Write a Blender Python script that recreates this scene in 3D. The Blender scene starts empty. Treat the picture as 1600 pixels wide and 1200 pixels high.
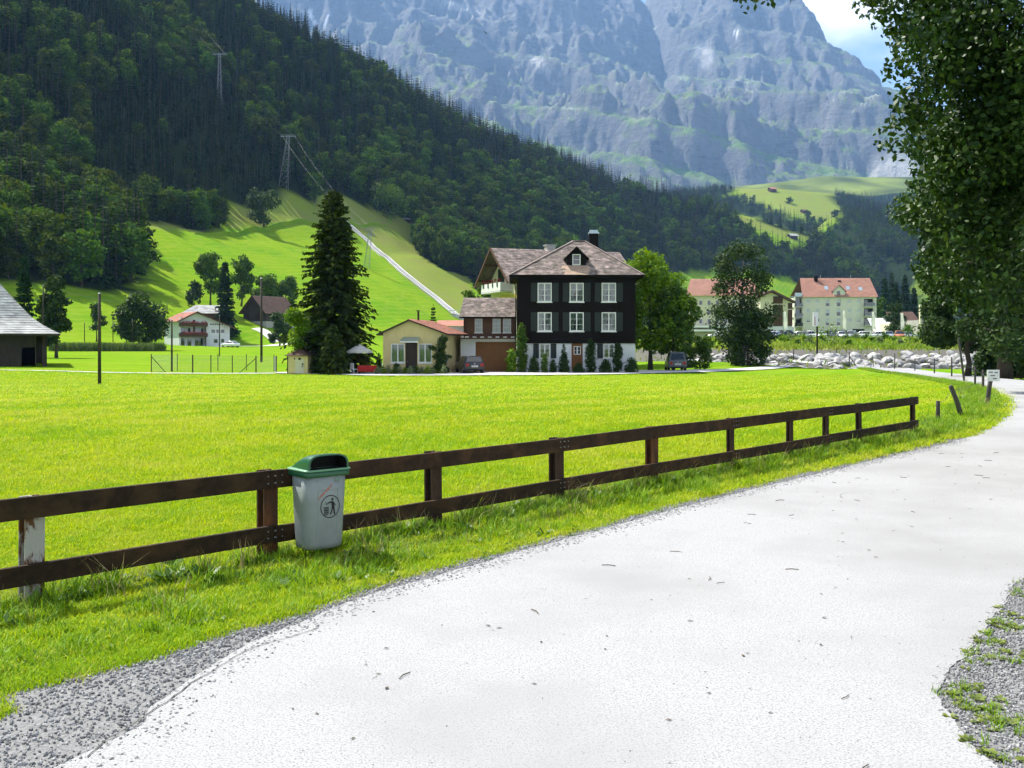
import bpy, math, random
import numpy as np
from mathutils import Vector, Matrix, Euler
R = math.radians
random.seed(7)
RNG = np.random.default_rng(11)
sc = bpy.context.scene
COL = sc.collection

# ------------------------------------------------------------------ camera, sky, sun, exposure
F, HZ, EYE = 1570.0, 535.0, 1.7          # focal length in photo pixels, horizon row, eye height
cam = bpy.data.cameras.new('camera'); cam_o = bpy.data.objects.new('camera', cam); COL.objects.link(cam_o)
cam_o.location = (0, 0, EYE); cam_o.rotation_euler = (R(90), 0, 0)
cam.sensor_width = 36.0; cam.lens = 36.0 * F / 1600.0
cam.shift_y = -(600.0 - HZ) / 1600.0
cam.clip_start = 0.05; cam.clip_end = 20000
sc.camera = cam_o

SUN_EL = R(53); SUN_DIR = Vector((-0.80, 0.60, 0)) * math.cos(SUN_EL) + Vector((0, 0, math.sin(SUN_EL)))
world = bpy.data.worlds.new('World'); sc.world = world; world.use_nodes = True
nt = world.node_tree; nt.nodes.clear()
def N(tree, typ, **kw):
    n = tree.nodes.new(typ)
    for k, v in kw.items():
        if k == 'ins':
            for kk, vv in v.items(): n.inputs[kk].default_value = vv
        else: setattr(n, k, v)
    return n
wo = N(nt, 'ShaderNodeOutputWorld'); bg = N(nt, 'ShaderNodeBackground', ins={'Strength': 0.085})
sky = N(nt, 'ShaderNodeTexSky', sky_type='NISHITA', sun_disc=False, sun_elevation=SUN_EL,
        sun_rotation=math.atan2(-0.80, 0.60), altitude=1000, air_density=1.0, dust_density=0.6, ozone_density=1.2)
tc = N(nt, 'ShaderNodeTexCoord')
mp = N(nt, 'ShaderNodeMapping', ins={'Location': (7.7, 3.1, 0.82), 'Scale': (1.0, 1.0, 2.2)})
ns = N(nt, 'ShaderNodeTexNoise', ins={'Scale': 1.7, 'Detail': 7.0, 'Roughness': 0.55})
rp = N(nt, 'ShaderNodeValToRGB'); rp.color_ramp.elements[0].position = 0.47; rp.color_ramp.elements[1].position = 0.56
mx = N(nt, 'ShaderNodeMix', data_type='RGBA'); mx.inputs['B'].default_value = (8.0, 8.2, 8.6, 1)
L = nt.links.new
L(tc.outputs['Generated'], mp.inputs['Vector']); L(mp.outputs['Vector'], ns.inputs['Vector']); L(ns.outputs['Fac'], rp.inputs['Fac'])
L(rp.outputs['Color'], mx.inputs['Factor']); L(sky.outputs['Color'], mx.inputs['A']); L(mx.outputs['Result'], bg.inputs['Color'])
L(bg.outputs['Background'], wo.inputs['Surface'])

sl = bpy.data.lights.new('sun', 'SUN'); sl.energy = 5.0; sl.angle = R(0.53); sl.color = (1.0, 0.955, 0.87)
so = bpy.data.objects.new('sun', sl); COL.objects.link(so); so.location = (-60, 40, 90)
so.rotation_euler = SUN_DIR.to_track_quat('Z', 'Y').to_euler()
vs = sc.view_settings; vs.view_transform = 'Standard'; vs.look = 'None'; vs.gamma = 1.0; vs.exposure = 1.32; vs.use_curve_mapping = False
cy = sc.cycles
cy.max_bounces = 4; cy.diffuse_bounces = 2; cy.glossy_bounces = 2; cy.transmission_bounces = 4; cy.transparent_max_bounces = 6
cy.volume_bounces = 0; cy.caustics_reflective = False; cy.caustics_refractive = False
cy.use_denoising = True; cy.use_light_tree = False; cy.adaptive_threshold = 0.025; cy.sample_clamp_indirect = 6.0

# ------------------------------------------------------------------ helpers
def tag(o, label=None, cat=None, group=None, kind=None):
    if label: o['label'] = label
    if cat: o['category'] = cat
    if group: o['group'] = group
    if kind: o['kind'] = kind
    return o
def empty(name, loc=(0, 0, 0), rz=0.0, label=None, cat=None, group=None):
    o = bpy.data.objects.new(name, None); COL.objects.link(o); o.empty_display_size = 0.2
    o.location = loc; o.rotation_euler = (0, 0, rz)
    return tag(o, label, cat, group)
def P(px, py, Y): return Vector(((px - 800) / F * Y, Y, EYE + (HZ - py) / F * Y))
def PX(px, Y): return (px - 800) / F * Y
def PZ(py, Y): return EYE + (HZ - py) / F * Y
def link_mesh(name, me, mats, parent=None):
    o = bpy.data.objects.new(name, me); COL.objects.link(o)
    if parent: o.parent = parent
    return o
def np_mesh(name, v, f, smooth=False, mats=(), mi=None):
    """v: (n,3); f: (m,3|4) equal-size faces"""
    me = bpy.data.meshes.new(name); v = np.asarray(v, np.float32); f = np.asarray(f, np.int32)
    k = f.shape[1]
    me.vertices.add(len(v)); me.vertices.foreach_set('co', v.ravel())
    me.loops.add(f.size); me.loops.foreach_set('vertex_index', f.ravel())
    me.polygons.add(len(f)); me.polygons.foreach_set('loop_start', np.arange(0, f.size, k, dtype=np.int32))
    me.polygons.foreach_set('loop_total', np.full(len(f), k, np.int32))
    if mi is not None: me.polygons.foreach_set('material_index', np.asarray(mi, np.int32))
    me.polygons.foreach_set('use_smooth', np.full(len(f), smooth, bool))
    for m in mats: me.materials.append(m)
    me.update(calc_edges=True)
    return me
class MB:
    def __init__(s): s.v = []; s.f = []; s.m = []
    def add(s, vs, fs, mi=0):
        n = len(s.v); s.v += [tuple(p) for p in vs]; s.f += [tuple(i + n for i in f) for f in fs]; s.m += [mi] * len(fs); return s
    def box(s, x0, x1, y0, y1, z0, z1, mi=0):
        return s.add([(x0,y0,z0),(x1,y0,z0),(x1,y1,z0),(x0,y1,z0),(x0,y0,z1),(x1,y0,z1),(x1,y1,z1),(x0,y1,z1)],
                     [(0,3,2,1),(4,5,6,7),(0,1,5,4),(1,2,6,5),(2,3,7,6),(3,0,4,7)], mi)
    def quad(s, a, b, c, d, mi=0): return s.add([a, b, c, d], [(0, 1, 2, 3)], mi)
    def beam(s, a, b, w, h, mi=0, up=(0, 0, 1)):
        a = Vector(a); b = Vector(b); d = (b - a).normalized(); u = Vector(up)
        if abs(d.dot(u)) > 0.99: u = Vector((0, 1, 0))
        sx = d.cross(u).normalized() * (w / 2); sz = sx.cross(d).normalized() * (h / 2)
        vs = [a - sx - sz, a + sx - sz, a + sx + sz, a - sx + sz, b - sx - sz, b + sx - sz, b + sx + sz, b - sx + sz]
        return s.add(vs, [(0,1,2,3),(7,6,5,4),(4,5,1,0),(5,6,2,1),(6,7,3,2),(7,4,0,3)], mi)
    def tube(s, pts, rads, n=8, mi=0, cap=True):
        pts = [Vector(p) for p in pts]
        if not hasattr(rads, '__len__'): rads = [rads] * len(pts)
        vs = []; fs = []
        for i, p in enumerate(pts):
            d = (pts[min(i + 1, len(pts) - 1)] - pts[max(i - 1, 0)]).normalized()
            u = Vector((0, 0, 1)) if abs(d.z) < 0.95 else Vector((1, 0, 0))
            a = d.cross(u).normalized(); b = d.cross(a)
            for k in range(n):
                t = 2 * math.pi * k / n; vs.append(p + (a * math.cos(t) + b * math.sin(t)) * rads[i])
        for i in range(len(pts) - 1):
            for k in range(n):
                fs.append((i*n+k, i*n+(k+1) % n, (i+1)*n+(k+1) % n, (i+1)*n+k))
        if cap: fs += [tuple(range(n))[::-1], tuple(range((len(pts)-1)*n, len(pts)*n))]
        return s.add(vs, fs, mi)
    def lathe(s, prof, n=16, c=(0, 0), mi=0):
        vs = []; fs = []
        for r, z in prof:
            for k in range(n): t = 2*math.pi*k/n; vs.append((c[0]+r*math.cos(t), c[1]+r*math.sin(t), z))
        for i in range(len(prof)-1):
            for k in range(n): fs.append((i*n+k, i*n+(k+1) % n, (i+1)*n+(k+1) % n, (i+1)*n+k))
        return s.add(vs, fs, mi)
    def prism(s, poly, d, mi=0):
        """poly: list of 3d points (one plane), extruded by vector d"""
        n = len(poly); d = Vector(d); a = [Vector(p) for p in poly]; b = [p + d for p in a]
        fs = [tuple(range(n)), tuple(range(n, 2*n))[::-1]] + [(i, i+n, (i+1) % n + n, (i+1) % n) for i in range(n)]
        return s.add(a + b, fs, mi)
    def rings(s, rs, closed=True, cap=True, mi=0):
        n = len(rs[0]); vs = [p for r in rs for p in r]; fs = []
        for i in range(len(rs)-1):
            for k in range(n if closed else n-1): fs.append((i*n+k, i*n+(k+1) % n, (i+1)*n+(k+1) % n, (i+1)*n+k))
        if cap: fs += [tuple(range(n))[::-1], tuple(range((len(rs)-1)*n, len(rs)*n))]
        return s.add(vs, fs, mi)
    def mesh(s, name, mats, smooth=False):
        me = bpy.data.meshes.new(name); me.from_pydata([tuple(p) for p in s.v], [], s.f)
        for m in (mats if isinstance(mats, (list, tuple)) else [mats]): me.materials.append(m)
        me.polygons.foreach_set('material_index', s.m)
        me.polygons.foreach_set('use_smooth', [smooth] * len(s.f))
        me.update(); return me
    def build(s, name, mats, parent=None, smooth=False, bevel=0.0, seg=2):
        o = link_mesh(name, s.mesh(name, mats, smooth), None, parent)
        if bevel:
            b = o.modifiers.new('bevel', 'BEVEL'); b.width = bevel; b.segments = seg; b.limit_method = 'ANGLE'; b.angle_limit = R(40)
        return o
def copy_tree(o, parent=None):
    c = o.copy(); COL.objects.link(c); c.parent = parent
    for ch in list(o.children): copy_tree(ch, c)
    return c

# ------------------------------------------------------------------ materials
MATS = {}
def pm(name, c1, c2=None, scale=3.0, rough=0.8, bump=0.0, bscale=None, metal=0.0, spec=0.3, stretch=(1, 1, 1), detail=5.0,
       island=0.0, objrand=0.0, c3=None, s3=0.3, transl=0.0, dist=0.02, coords='Object', lo=0.35, hi=0.65):
    m = bpy.data.materials.new(name); m.use_nodes = True; t = m.node_tree; t.nodes.clear(); l = t.links.new
    out = N(t, 'ShaderNodeOutputMaterial'); b = N(t, 'ShaderNodeBsdfPrincipled', ins={'Roughness': rough, 'Metallic': metal, 'Specular IOR Level': spec})
    tcn = N(t, 'ShaderNodeTexCoord'); mpn = N(t, 'ShaderNodeMapping', ins={'Scale': stretch}); l(tcn.outputs[coords], mpn.inputs['Vector'])
    col = None
    rgb = N(t, 'ShaderNodeRGB'); rgb.outputs[0].default_value = (*c1, 1); col = rgb.outputs[0]
    def mixc(fac, a, cb):
        x = N(t, 'ShaderNodeMix', data_type='RGBA'); l(fac, x.inputs['Factor']); l(a, x.inputs['A']); x.inputs['B'].default_value = (*cb, 1); return x.outputs['Result']
    def noise(s, d):
        n = N(t, 'ShaderNodeTexNoise', ins={'Scale': s, 'Detail': d, 'Roughness': 0.6}); l(mpn.outputs['Vector'], n.inputs['Vector']); return n.outputs['Fac']
    def ramp(fac, a, bb):
        r = N(t, 'ShaderNodeMapRange', ins={'From Min': a, 'From Max': bb}); l(fac, r.inputs['Value']); return r.outputs['Result']
    if c2: col = mixc(ramp(noise(scale, detail), lo, hi), col, c2)
    if c3: col = mixc(ramp(noise(s3, 4.0), 0.45, 0.65), col, c3)
    if island or objrand:
        g = N(t, 'ShaderNodeNewGeometry').outputs['Random Per Island'] if island else N(t, 'ShaderNodeObjectInfo').outputs['Random']
        k = island or objrand
        hs = N(t, 'ShaderNodeHueSaturation'); r = N(t, 'ShaderNodeMapRange', ins={'To Min': 1 - k, 'To Max': 1 + k}); l(g, r.inputs['Value'])
        l(r.outputs['Result'], hs.inputs['Value']); l(col, hs.inputs['Color'])
        r2 = N(t, 'ShaderNodeMapRange', ins={'To Min': 0.5 + k * 0.05, 'To Max': 0.5 - k * 0.05}); l(g, r2.inputs['Value']); l(r2.outputs['Result'], hs.inputs['Hue'])
        col = hs.outputs['Color']
        if island and objrand:
            hs2 = N(t, 'ShaderNodeHueSaturation'); oi = N(t, 'ShaderNodeObjectInfo')
            r = N(t, 'ShaderNodeMapRange', ins={'To Min': 1 - objrand, 'To Max': 1 + objrand}); l(oi.outputs['Random'], r.inputs['Value'])
            r2 = N(t, 'ShaderNodeMapRange', ins={'To Min': 0.5 - objrand * 0.06, 'To Max': 0.5 + objrand * 0.04}); l(oi.outputs['Random'], r2.inputs['Value'])
            l(r.outputs['Result'], hs2.inputs['Value']); l(r2.outputs['Result'], hs2.inputs['Hue']); l(col, hs2.inputs['Color']); col = hs2.outputs['Color']
    l(col, b.inputs['Base Color'])
    if bump:
        bn = N(t, 'ShaderNodeBump', ins={'Strength': bump, 'Distance': dist}); l(noise(bscale or scale * 4, 6.0), bn.inputs['Height']); l(bn.outputs['Normal'], b.inputs['Normal'])
    if transl:
        tr = N(t, 'ShaderNodeBsdfTranslucent'); ms = N(t, 'ShaderNodeMixShader', ins={'Fac': transl})
        hs3 = N(t, 'ShaderNodeHueSaturation', ins={'Hue': 0.485, 'Saturation': 1.15, 'Value': 1.35}); l(col, hs3.inputs['Color']); l(hs3.outputs['Color'], tr.inputs['Color'])
        l(b.outputs[0], ms.inputs[1]); l(tr.outputs[0], ms.inputs[2]); l(ms.outputs[0], out.inputs['Surface'])
    else: l(b.outputs[0], out.inputs['Surface'])
    MATS[name] = m; return m
def glass(name, tint=(0.6, 0.7, 0.68), trans=0.7):
    m = bpy.data.materials.new(name); m.use_nodes = True; t = m.node_tree; t.nodes.clear(); l = t.links.new
    out = N(t, 'ShaderNodeOutputMaterial'); tr = N(t, 'ShaderNodeBsdfTransparent', ins={'Color': (*tint, 1)})
    gl = N(t, 'ShaderNodeBsdfGlossy', ins={'Roughness': 0.03, 'Color': (0.9, 0.95, 1, 1)}); fr = N(t, 'ShaderNodeFresnel', ins={'IOR': 1.6})
    mr = N(t, 'ShaderNodeMapRange', ins={'To Min': 0.04, 'To Max': 1.0}); ms = N(t, 'ShaderNodeMixShader')
    l(fr.outputs[0], mr.inputs['Value']); l(mr.outputs[0], ms.inputs['Fac']); l(tr.outputs[0], ms.inputs[1]); l(gl.outputs[0], ms.inputs[2]); l(ms.outputs[0], out.inputs['Surface'])
    MATS[name] = m; return m
M = MATS

# ------------------------------------------------------------------ numpy noise
_perm = np.random.default_rng(3).permutation(512).astype(np.int64)
def perlin(x, y, seed=0):
    xi = np.floor(x).astype(np.int64); yi = np.floor(y).astype(np.int64); xf = x - xi; yf = y - yi
    def g(ix, iy, dx, dy):
        h = _perm[(_perm[(ix + seed * 37) % 512] + iy) % 512] * (2 * math.pi / 512)
        return np.cos(h) * dx + np.sin(h) * dy
    u = xf * xf * xf * (xf * (xf * 6 - 15) + 10); w = yf * yf * yf * (yf * (yf * 6 - 15) + 10)
    a = g(xi, yi, xf, yf); b = g(xi + 1, yi, xf - 1, yf); c = g(xi, yi + 1, xf, yf - 1); d = g(xi + 1, yi + 1, xf - 1, yf - 1)
    return (a + u * (b - a)) + w * ((c + u * (d - c)) - (a + u * (b - a)))
def fbm(x, y, o=4, seed=0):
    s = 0; a = 1.0; n = 0
    for i in range(o): s = s + a * perlin(x * 2 ** i, y * 2 ** i, seed + i); n += a; a *= 0.5
    return s / n
def ridged(x, y, o=4, seed=0):
    s = 0; a = 1.0; n = 0; w = 1.0
    for i in range(o):
        r = (1 - np.abs(perlin(x * 2 ** i, y * 2 ** i, seed + i)) * 2) ** 2 * w; s = s + a * r; n += a; a *= 0.5; w = np.clip(r * 1.6, 0, 1)
    return s / n
def sm(a, b, t):
    t = np.clip((t - a) / (b - a), 0, 1); return t * t * (3 - 2 * t)

# ------------------------------------------------------------------ terrain height
_S = ([-200, 60, 153, 267, 333, 371, 405, 459, 535, 700, 1400], [150, 180, 186, 156, 137, 128, 96, 62, 42, 30, 25])
_C = ([-200, 200, 357, 419, 446, 481, 517, 553, 606, 713, 900, 1600], [60, 90, 138, 152, 182, 192, 186, 158, 108, 66, 60, 60])
_A = ([-1500, 0, 242, 351, 424, 496, 593, 653, 750, 968, 1600, 2600], [150, 200, 250, 276, 288, 294, 283, 271, 244, 177, 150, 150])
_FOOT = ([-2600, 0, 640, 900, 1200, 2000, 4000], [215, 260, 330, 330, 310, 280, 240])
def river_y(x): return 112 - 0.10 * (x - 20) + 1.1 * np.clip(34 - x, 0, 24)
def G(x, y, noise=True):
    x = np.asarray(x, float); y = np.asarray(y, float)
    u = 0.5 * x + 0.866 * y; v = -0.866 * x + 0.5 * y
    z = -1.0 * sm(22, 88, y) + 0.6 * sm(15, 50, -x) * sm(30, 80, y) + 1.2 * sm(110, 186, v)
    # river bed and the bank beyond it
    w = y - river_y(x); k = sm(10, 20, x)
    ch = np.interp(w, [-7, -3, 4, 18, 22, 60, 70], [0, -1.6, -1.8, 1.6, 1.8, 3.35, 3.4])
    z = z + k * ch + 0.5 * (1 - sm(24, 34, x)) * k * sm(98, 116, y) * (1 - sm(-6, -2, w))
    # valley side on the left
    pr = np.interp(v, [172, 190, 215, 320, 350, 1200], [0, 2.0, 9.5, 49, 66, 831])
    cap = np.interp(u, [0, 610, 692, 786, 935, 1100, 1250, 1500], [292, 277, 264, 236, 215, 205, 170, 90])
    s = np.minimum(pr, cap); s = s - 12 * np.exp(-((pr - cap) / 40.0) ** 2) * sm(0, 60, pr)
    s = np.maximum(s, 0)
    if noise: s = s + sm(200, 330, v) * (7 * fbm(x / 90, y / 90, 4, 5) + 3.0 * fbm(x / 25, y / 25, 2, 9)) + sm(185, 230, v) * 1.2 * fbm(x / 30, y / 30, 3, 2)
    z = z + s
    pad = 1 - sm(11, 26, np.hypot(x + 72, y - 243)); z = z * (1 - pad) + 0.75 * pad      # level ground round the white chalet
    S = np.interp(x, *_S) - np.where(y < 1200, 0.47, 0.5) * np.abs(1200 - y)
    C = np.interp(x, *_C) - np.where(y < 1400, 0.42, 0.4) * np.abs(1400 - y)
    A = np.interp(x, *_A); foot = 1.6 * np.interp(x / 1.6, *_FOOT) + 14; A = np.where(y < 1900, A - 0.42 * np.abs(1900 - y), A + (foot - A) * np.clip((y - 1900) / 1380, 0, 1))
    far = np.maximum(np.maximum(S, C), A)
    if noise: far = far + 10 * fbm(x / 160, y / 160, 4, 21) * sm(10, 60, far) + 40 * fbm(x / 420, y / 420, 4, 22) * sm(2000, 2400, y) * (1 - sm(2900, 3250, y))
    return np.maximum(z, far)
def g1(x, y): return float(G(np.array([x]), np.array([y]))[0])
def hit(px, py, y0=3.0, y1=2600.0):
    """first point where the sight line of a photo pixel meets the ground"""
    Y = np.geomspace(y0, y1, 6000); d = EYE + (HZ - py) / F * Y - G((px - 800) / F * Y, Y)
    i = np.argmax(d < 0)
    if d[i] >= 0: i = len(Y) - 1
    a, b = Y[max(i - 1, 0)], Y[i]; da, db = d[max(i - 1, 0)], d[i]
    t = da / (da - db) if da != db else 0
    Yh = a + (b - a) * t; x = (px - 800) / F * Yh
    return Vector((x, Yh, g1(x, Yh)))
def inpoly(px, py, poly):
    px = np.asarray(px); py = np.asarray(py); c = np.zeros(px.shape, bool); n = len(poly)
    for i in range(n):
        x1, y1 = poly[i]; x2, y2 = poly[(i + 1) % n]
        if y1 == y2: continue
        c ^= ((y1 > py) != (y2 > py)) & (px < (x2 - x1) * (py - y1) / (y2 - y1) + x1)
    return c
CLEAR = [
 [(177,343),(267,347),(300,360),(350,360),(353,305),(385,330),(437,297),(470,302),(490,320),(517,293),(540,307),(573,323),(627,340),(649,352),(652,397),(687,419),(729,432),(770,480),(770,600),(-400,600),(-400,430),(60,440),(130,452),(225,458),(222,400)],
 [(878,358),(912,372),(905,392),(868,392)],
 [(1141,329),(1165,335),(1200,350),(1240,362),(1278,373),(1262,387),(1230,388),(1195,378),(1170,362),(1150,345)],
 [(1060,425),(1110,420),(1200,425),(1225,432),(1255,445),(1262,490),(1060,490)],
 [(1378,402),(1420,422),(1450,445),(1520,470),(1480,500),(1430,475),(1405,440),(1388,440)],
 [(1140,300),(1200,280),(1290,280),(1310,320),(1318,350),(1290,353),(1236,338),(1190,322),(1150,308)],
]
DRY = [[(437,290),(517,285),(627,335),(660,352),(735,430),(735,500),(715,495),(640,440),(560,362),(480,348),(300,362),(160,345),(177,325),(353,355),(353,300)],
       [(1141,325),(1285,373),(1240,375),(1150,345)], [(1378,402),(1455,445),(1455,470),(1400,435)], [(1130,290),(1320,290),(1320,355),(1200,330)]]
def in_any(px, py, polys):
    r = np.zeros(np.shape(px), bool)
    for p in polys: r |= inpoly(px, py, p)
    return r
# ------------------------------------------------------------------ ground sheet
def graded(segs):
    out = []
    for a, b, s in segs: out += list(np.arange(a, b, s))
    out.append(segs[-1][1]); return np.array(out)
def grid_mesh(name, xs, ys, zf, mats, smooth=True):
    X, Y = np.meshgrid(xs, ys); Z = zf(X, Y); nx, ny = len(xs), len(ys)
    v = np.stack([X.ravel(), Y.ravel(), Z.ravel()], 1)
    i = np.arange(nx * ny).reshape(ny, nx)
    f = np.stack([i[:-1, :-1].ravel(), i[:-1, 1:].ravel(), i[1:, 1:].ravel(), i[1:, :-1].ravel()], 1)
    return np_mesh(name, v, f, smooth, mats), X, Y, Z
def attr(me, name, val):
    a = me.attributes.new(name, 'FLOAT', 'POINT'); a.data.foreach_set('value', np.asarray(val, np.float32).ravel())

def ground_material():
    m = bpy.data.materials.new('meadow_ground'); m.use_nodes = True; t = m.node_tree; t.nodes.clear(); l = t.links.new
    out = N(t, 'ShaderNodeOutputMaterial'); b = N(t, 'ShaderNodeBsdfPrincipled', ins={'Roughness': 1.0, 'Specular IOR Level': 0.0})
    tcn = N(t, 'ShaderNodeTexCoord')
    def noise(s, d=4.0, sc_=(1, 1, 1)):
        mpn = N(t, 'ShaderNodeMapping', ins={'Scale': sc_}); l(tcn.outputs['Object'], mpn.inputs['Vector'])
        n = N(t, 'ShaderNodeTexNoise', ins={'Scale': s, 'Detail': d, 'Roughness': 0.65}); l(mpn.outputs['Vector'], n.inputs['Vector']); return n.outputs['Fac']
    def rng(f, a, bb, c=0.0, d=1.0):
        r = N(t, 'ShaderNodeMapRange', ins={'From Min': a, 'From Max': bb, 'To Min': c, 'To Max': d}); l(f, r.inputs['Value']); return r.outputs['Result']
    def mix(f, a, bb):
        x = N(t, 'ShaderNodeMix', data_type='RGBA'); l(f, x.inputs['Factor'])
        for k, c in (('A', a), ('B', bb)):
            if isinstance(c, tuple): x.inputs[k].default_value = (*c, 1)
            else: l(c, x.inputs[k])
        return x.outputs['Result']
    c = mix(rng(noise(0.9, 6), 0.35, 0.7), (0.150, 0.255, 0.008), (0.200, 0.285, 0.010))
    c = mix(rng(noise(9, 4), 0.35, 0.75), c, (0.090, 0.190, 0.012))
    c = mix(rng(noise(0.05, 7), 0.42, 0.62), c, (0.095, 0.215, 0.008)); c = mix(rng(noise(0.35, 6), 0.5, 0.75), c, (0.20, 0.25, 0.03))
    # mown swaths that follow the long side of the field
    wv = N(t, 'ShaderNodeTexWave', ins={'Scale': 0.16, 'Distortion': 2.5, 'Detail': 3.0, 'Detail Scale': 0.6})
    mpn = N(t, 'ShaderNodeMapping', ins={'Rotation': (0, 0, R(62)), 'Scale': (1, 0.25, 1)}); l(tcn.outputs['Object'], mpn.inputs['Vector']); l(mpn.outputs['Vector'], wv.inputs['Vector'])
    c = mix(rng(wv.outputs['Fac'], 0.5, 1.0, 0.0, 0.28), c, (0.215, 0.275, 0.030))
    dry = N(t, 'ShaderNodeAttribute', attribute_name='dry'); 
    d2 = N(t, 'ShaderNodeMath', operation='MULTIPLY'); l(dry.outputs['Fac'], d2.inputs[0]); l(rng(noise(0.05, 6), 0.3, 0.6, 0.45, 1.0), d2.inputs[1])
    c = mix(d2.outputs[0], c, (0.165, 0.190, 0.045))
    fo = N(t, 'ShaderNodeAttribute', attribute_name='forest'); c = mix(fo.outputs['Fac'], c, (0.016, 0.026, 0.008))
    sto = N(t, 'ShaderNodeAttribute', attribute_name='stony'); c = mix(sto.outputs['Fac'], c, (0.115, 0.11, 0.10))  # stony bed painted dark to stand for shade in the boulder gaps
    l(c, b.inputs['Base Color'])
    bn = N(t, 'ShaderNodeBump', ins={'Strength': 0.5, 'Distance': 0.03}); l(noise(14, 6), bn.inputs['Height']); l(bn.outputs['Normal'], b.inputs['Normal'])
    l(b.outputs[0], out.inputs['Surface']); return m
xs = np.unique(np.concatenate([graded([(-3000, -320, 24), (-320, -64, 6), (-64, 64, 1.6), (64, 340, 6), (340, 4200, 24)])]))
ys = graded([(-60, -10, 5), (-10, 100, 1.1), (100, 190, 1.6), (190, 620, 5), (620, 3500, 18)])
me, X, Y, Z = grid_mesh('ground', xs, ys, G, [])
px = 800 + F * X / np.maximum(Y, 1); py = HZ - F * (Z - EYE) / np.maximum(Y, 1)
V_ = -0.866 * X + 0.5 * Y
far_ = np.maximum(np.maximum(np.interp(X, *_S) - .47*abs(1200-Y), np.interp(X, *_C) - .42*abs(1400-Y)), np.interp(X, *_A) - .42*abs(1900-Y))
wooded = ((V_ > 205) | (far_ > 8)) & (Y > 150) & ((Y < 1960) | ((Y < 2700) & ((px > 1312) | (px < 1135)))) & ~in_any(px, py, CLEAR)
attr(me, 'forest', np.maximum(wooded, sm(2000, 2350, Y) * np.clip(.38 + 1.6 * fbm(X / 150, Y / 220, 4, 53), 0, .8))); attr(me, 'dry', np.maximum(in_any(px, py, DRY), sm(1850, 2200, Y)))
wq = Y - river_y(X); attr(me, 'stony', sm(10, 20, X) * sm(-5, -2, wq) * (1 - sm(20, 26, wq)))
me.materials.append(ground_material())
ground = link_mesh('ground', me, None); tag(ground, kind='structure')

# ------------------------------------------------------------------ mountain
_crest = ([-900, 0, 300, 700, 860, 940, 985, 1004, 1022, 1100, 1190, 1222, 1250, 1290, 1340, 1365, 1395, 1430, 1500, 1600, 2200],
          [-120, -140, -150, -110, -75, -45, -12, 14, -22, -55, -30, 30, 62, 105, 120, 137, 163, 230, 275, 300, 330])
YC, YF = 5000.0, 2400.0
cx = (np.array(_crest[0]) - 800) / F * YC; cz = EYE + (HZ - np.array(_crest[1])) / F * YC
def mountain_z(x, y):
    zc = np.interp(x, cx, cz); zf = np.interp(x, *_FOOT)
    tt = np.clip((y - YF) / (YC - YF), 0, 1)
    wx = x + 150 * fbm(x / 800, y / 800, 3, 31); wy = y + 150 * fbm(x / 800, y / 800, 3, 41)
    s = np.interp(tt + 0.05 * fbm(x / 500, y / 500, 2, 61), [0, 0.2, 0.45, 0.58, 0.84, 1.0, 1.3], [0, 0.10, 0.33, 0.53, 0.88, 1.0, 1.05])
    z = zf + (zc - zf) * s
    env = np.clip(tt * 3.0, 0, 1) * (1 - 0.9 * sm(0.78, 1.0, tt)) * (1 - 0.45 * sm(1050, 1400, x))
    sk = wx + 0.62 * (wy - YC)                                    # spurs run down to the right
    z = z + env * (420 * (ridged(sk / 1250, wy / 3200, 2, 51) - 0.5) + 130 * (ridged((wx + 0.35 * wy) / 420, wy / 900, 3, 71) - 0.5) + 62 * (ridged(wx / 140, wy / 260, 4, 81) - 0.5) + 26 * (ridged(wx / 52, wy / 70, 3, 85) - 0.5))
    # tilted strata: grassy ledges between rock bands
    hh = z + 0.33 * x + 70 * fbm(x / 420, y / 420, 3, 23); p = 165.0; f = hh / p; fl = np.floor(f); fr = f - fl
    z = z + (fl + np.interp(fr, [0, 0.5, 0.62, 1.0], [0, 0.16, 0.50, 1.0]) - f) * p * 0.85 * np.clip(tt * 4, 0, 1) * sm(-0.25, 0.15, fbm(x / 700, y / 700, 2, 29) + 0.12) * (1 - sm(0.88, 1, tt))
    p = 38.0; f = (z + 0.3 * x + 12 * fbm(x / 60, y / 60, 2, 27)) / p; fl = np.floor(f); fr = f - fl
    z = z + (fl + sm(0.2, 0.9, fr) - f) * p * 0.8 * np.clip(tt * 4, 0, 1)
    z = z + np.clip(tt * 5, 0, 1) * (12 * fbm(x / 34, y / 34, 3, 91))
    return z - np.clip((y - YC) / 700, 0, 2) * 600
xs = graded([(-2300, -1000, 22), (-1000, 2050, 9.0), (2050, 3600, 30)]); ys = graded([(2050, 5040, 9.0), (5040, 5700, 50)])
me, X, Y, Z = grid_mesh('mountain', xs, ys, mountain_z, [])
gy, gx = np.gradient(Z, ys, xs); slope = np.hypot(gx, gy)
px = 800 + F * X / Y; py = HZ - F * (Z - EYE) / Y
nz = fbm(X / 60, Y / 60, 4, 13)
tq = (Y - YF) / (YC - YF)
gr = (1 - sm(0.75, 1.25, slope + 0.5 * nz)) * (1 - sm(1000, 1600, Z + 250 * nz)); gr = np.maximum(gr, (1 - sm(0.9, 1.6, slope + 0.4 * nz)) * (1 - sm(0.30, 0.62, tq + 0.25 * fbm(X / 300, Y / 300, 3, 19)))); gr = gr * sm(-0.35, 0.05, fbm(X / 180, Y / 180, 4, 33) + 0.1)
scree = 0.7 * sm(0.0, 0.3, fbm(X / 260, Y / 260, 3, 15)) * (1 - sm(0.5, 0.9, slope)) * sm(520, 800, Z)
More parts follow.
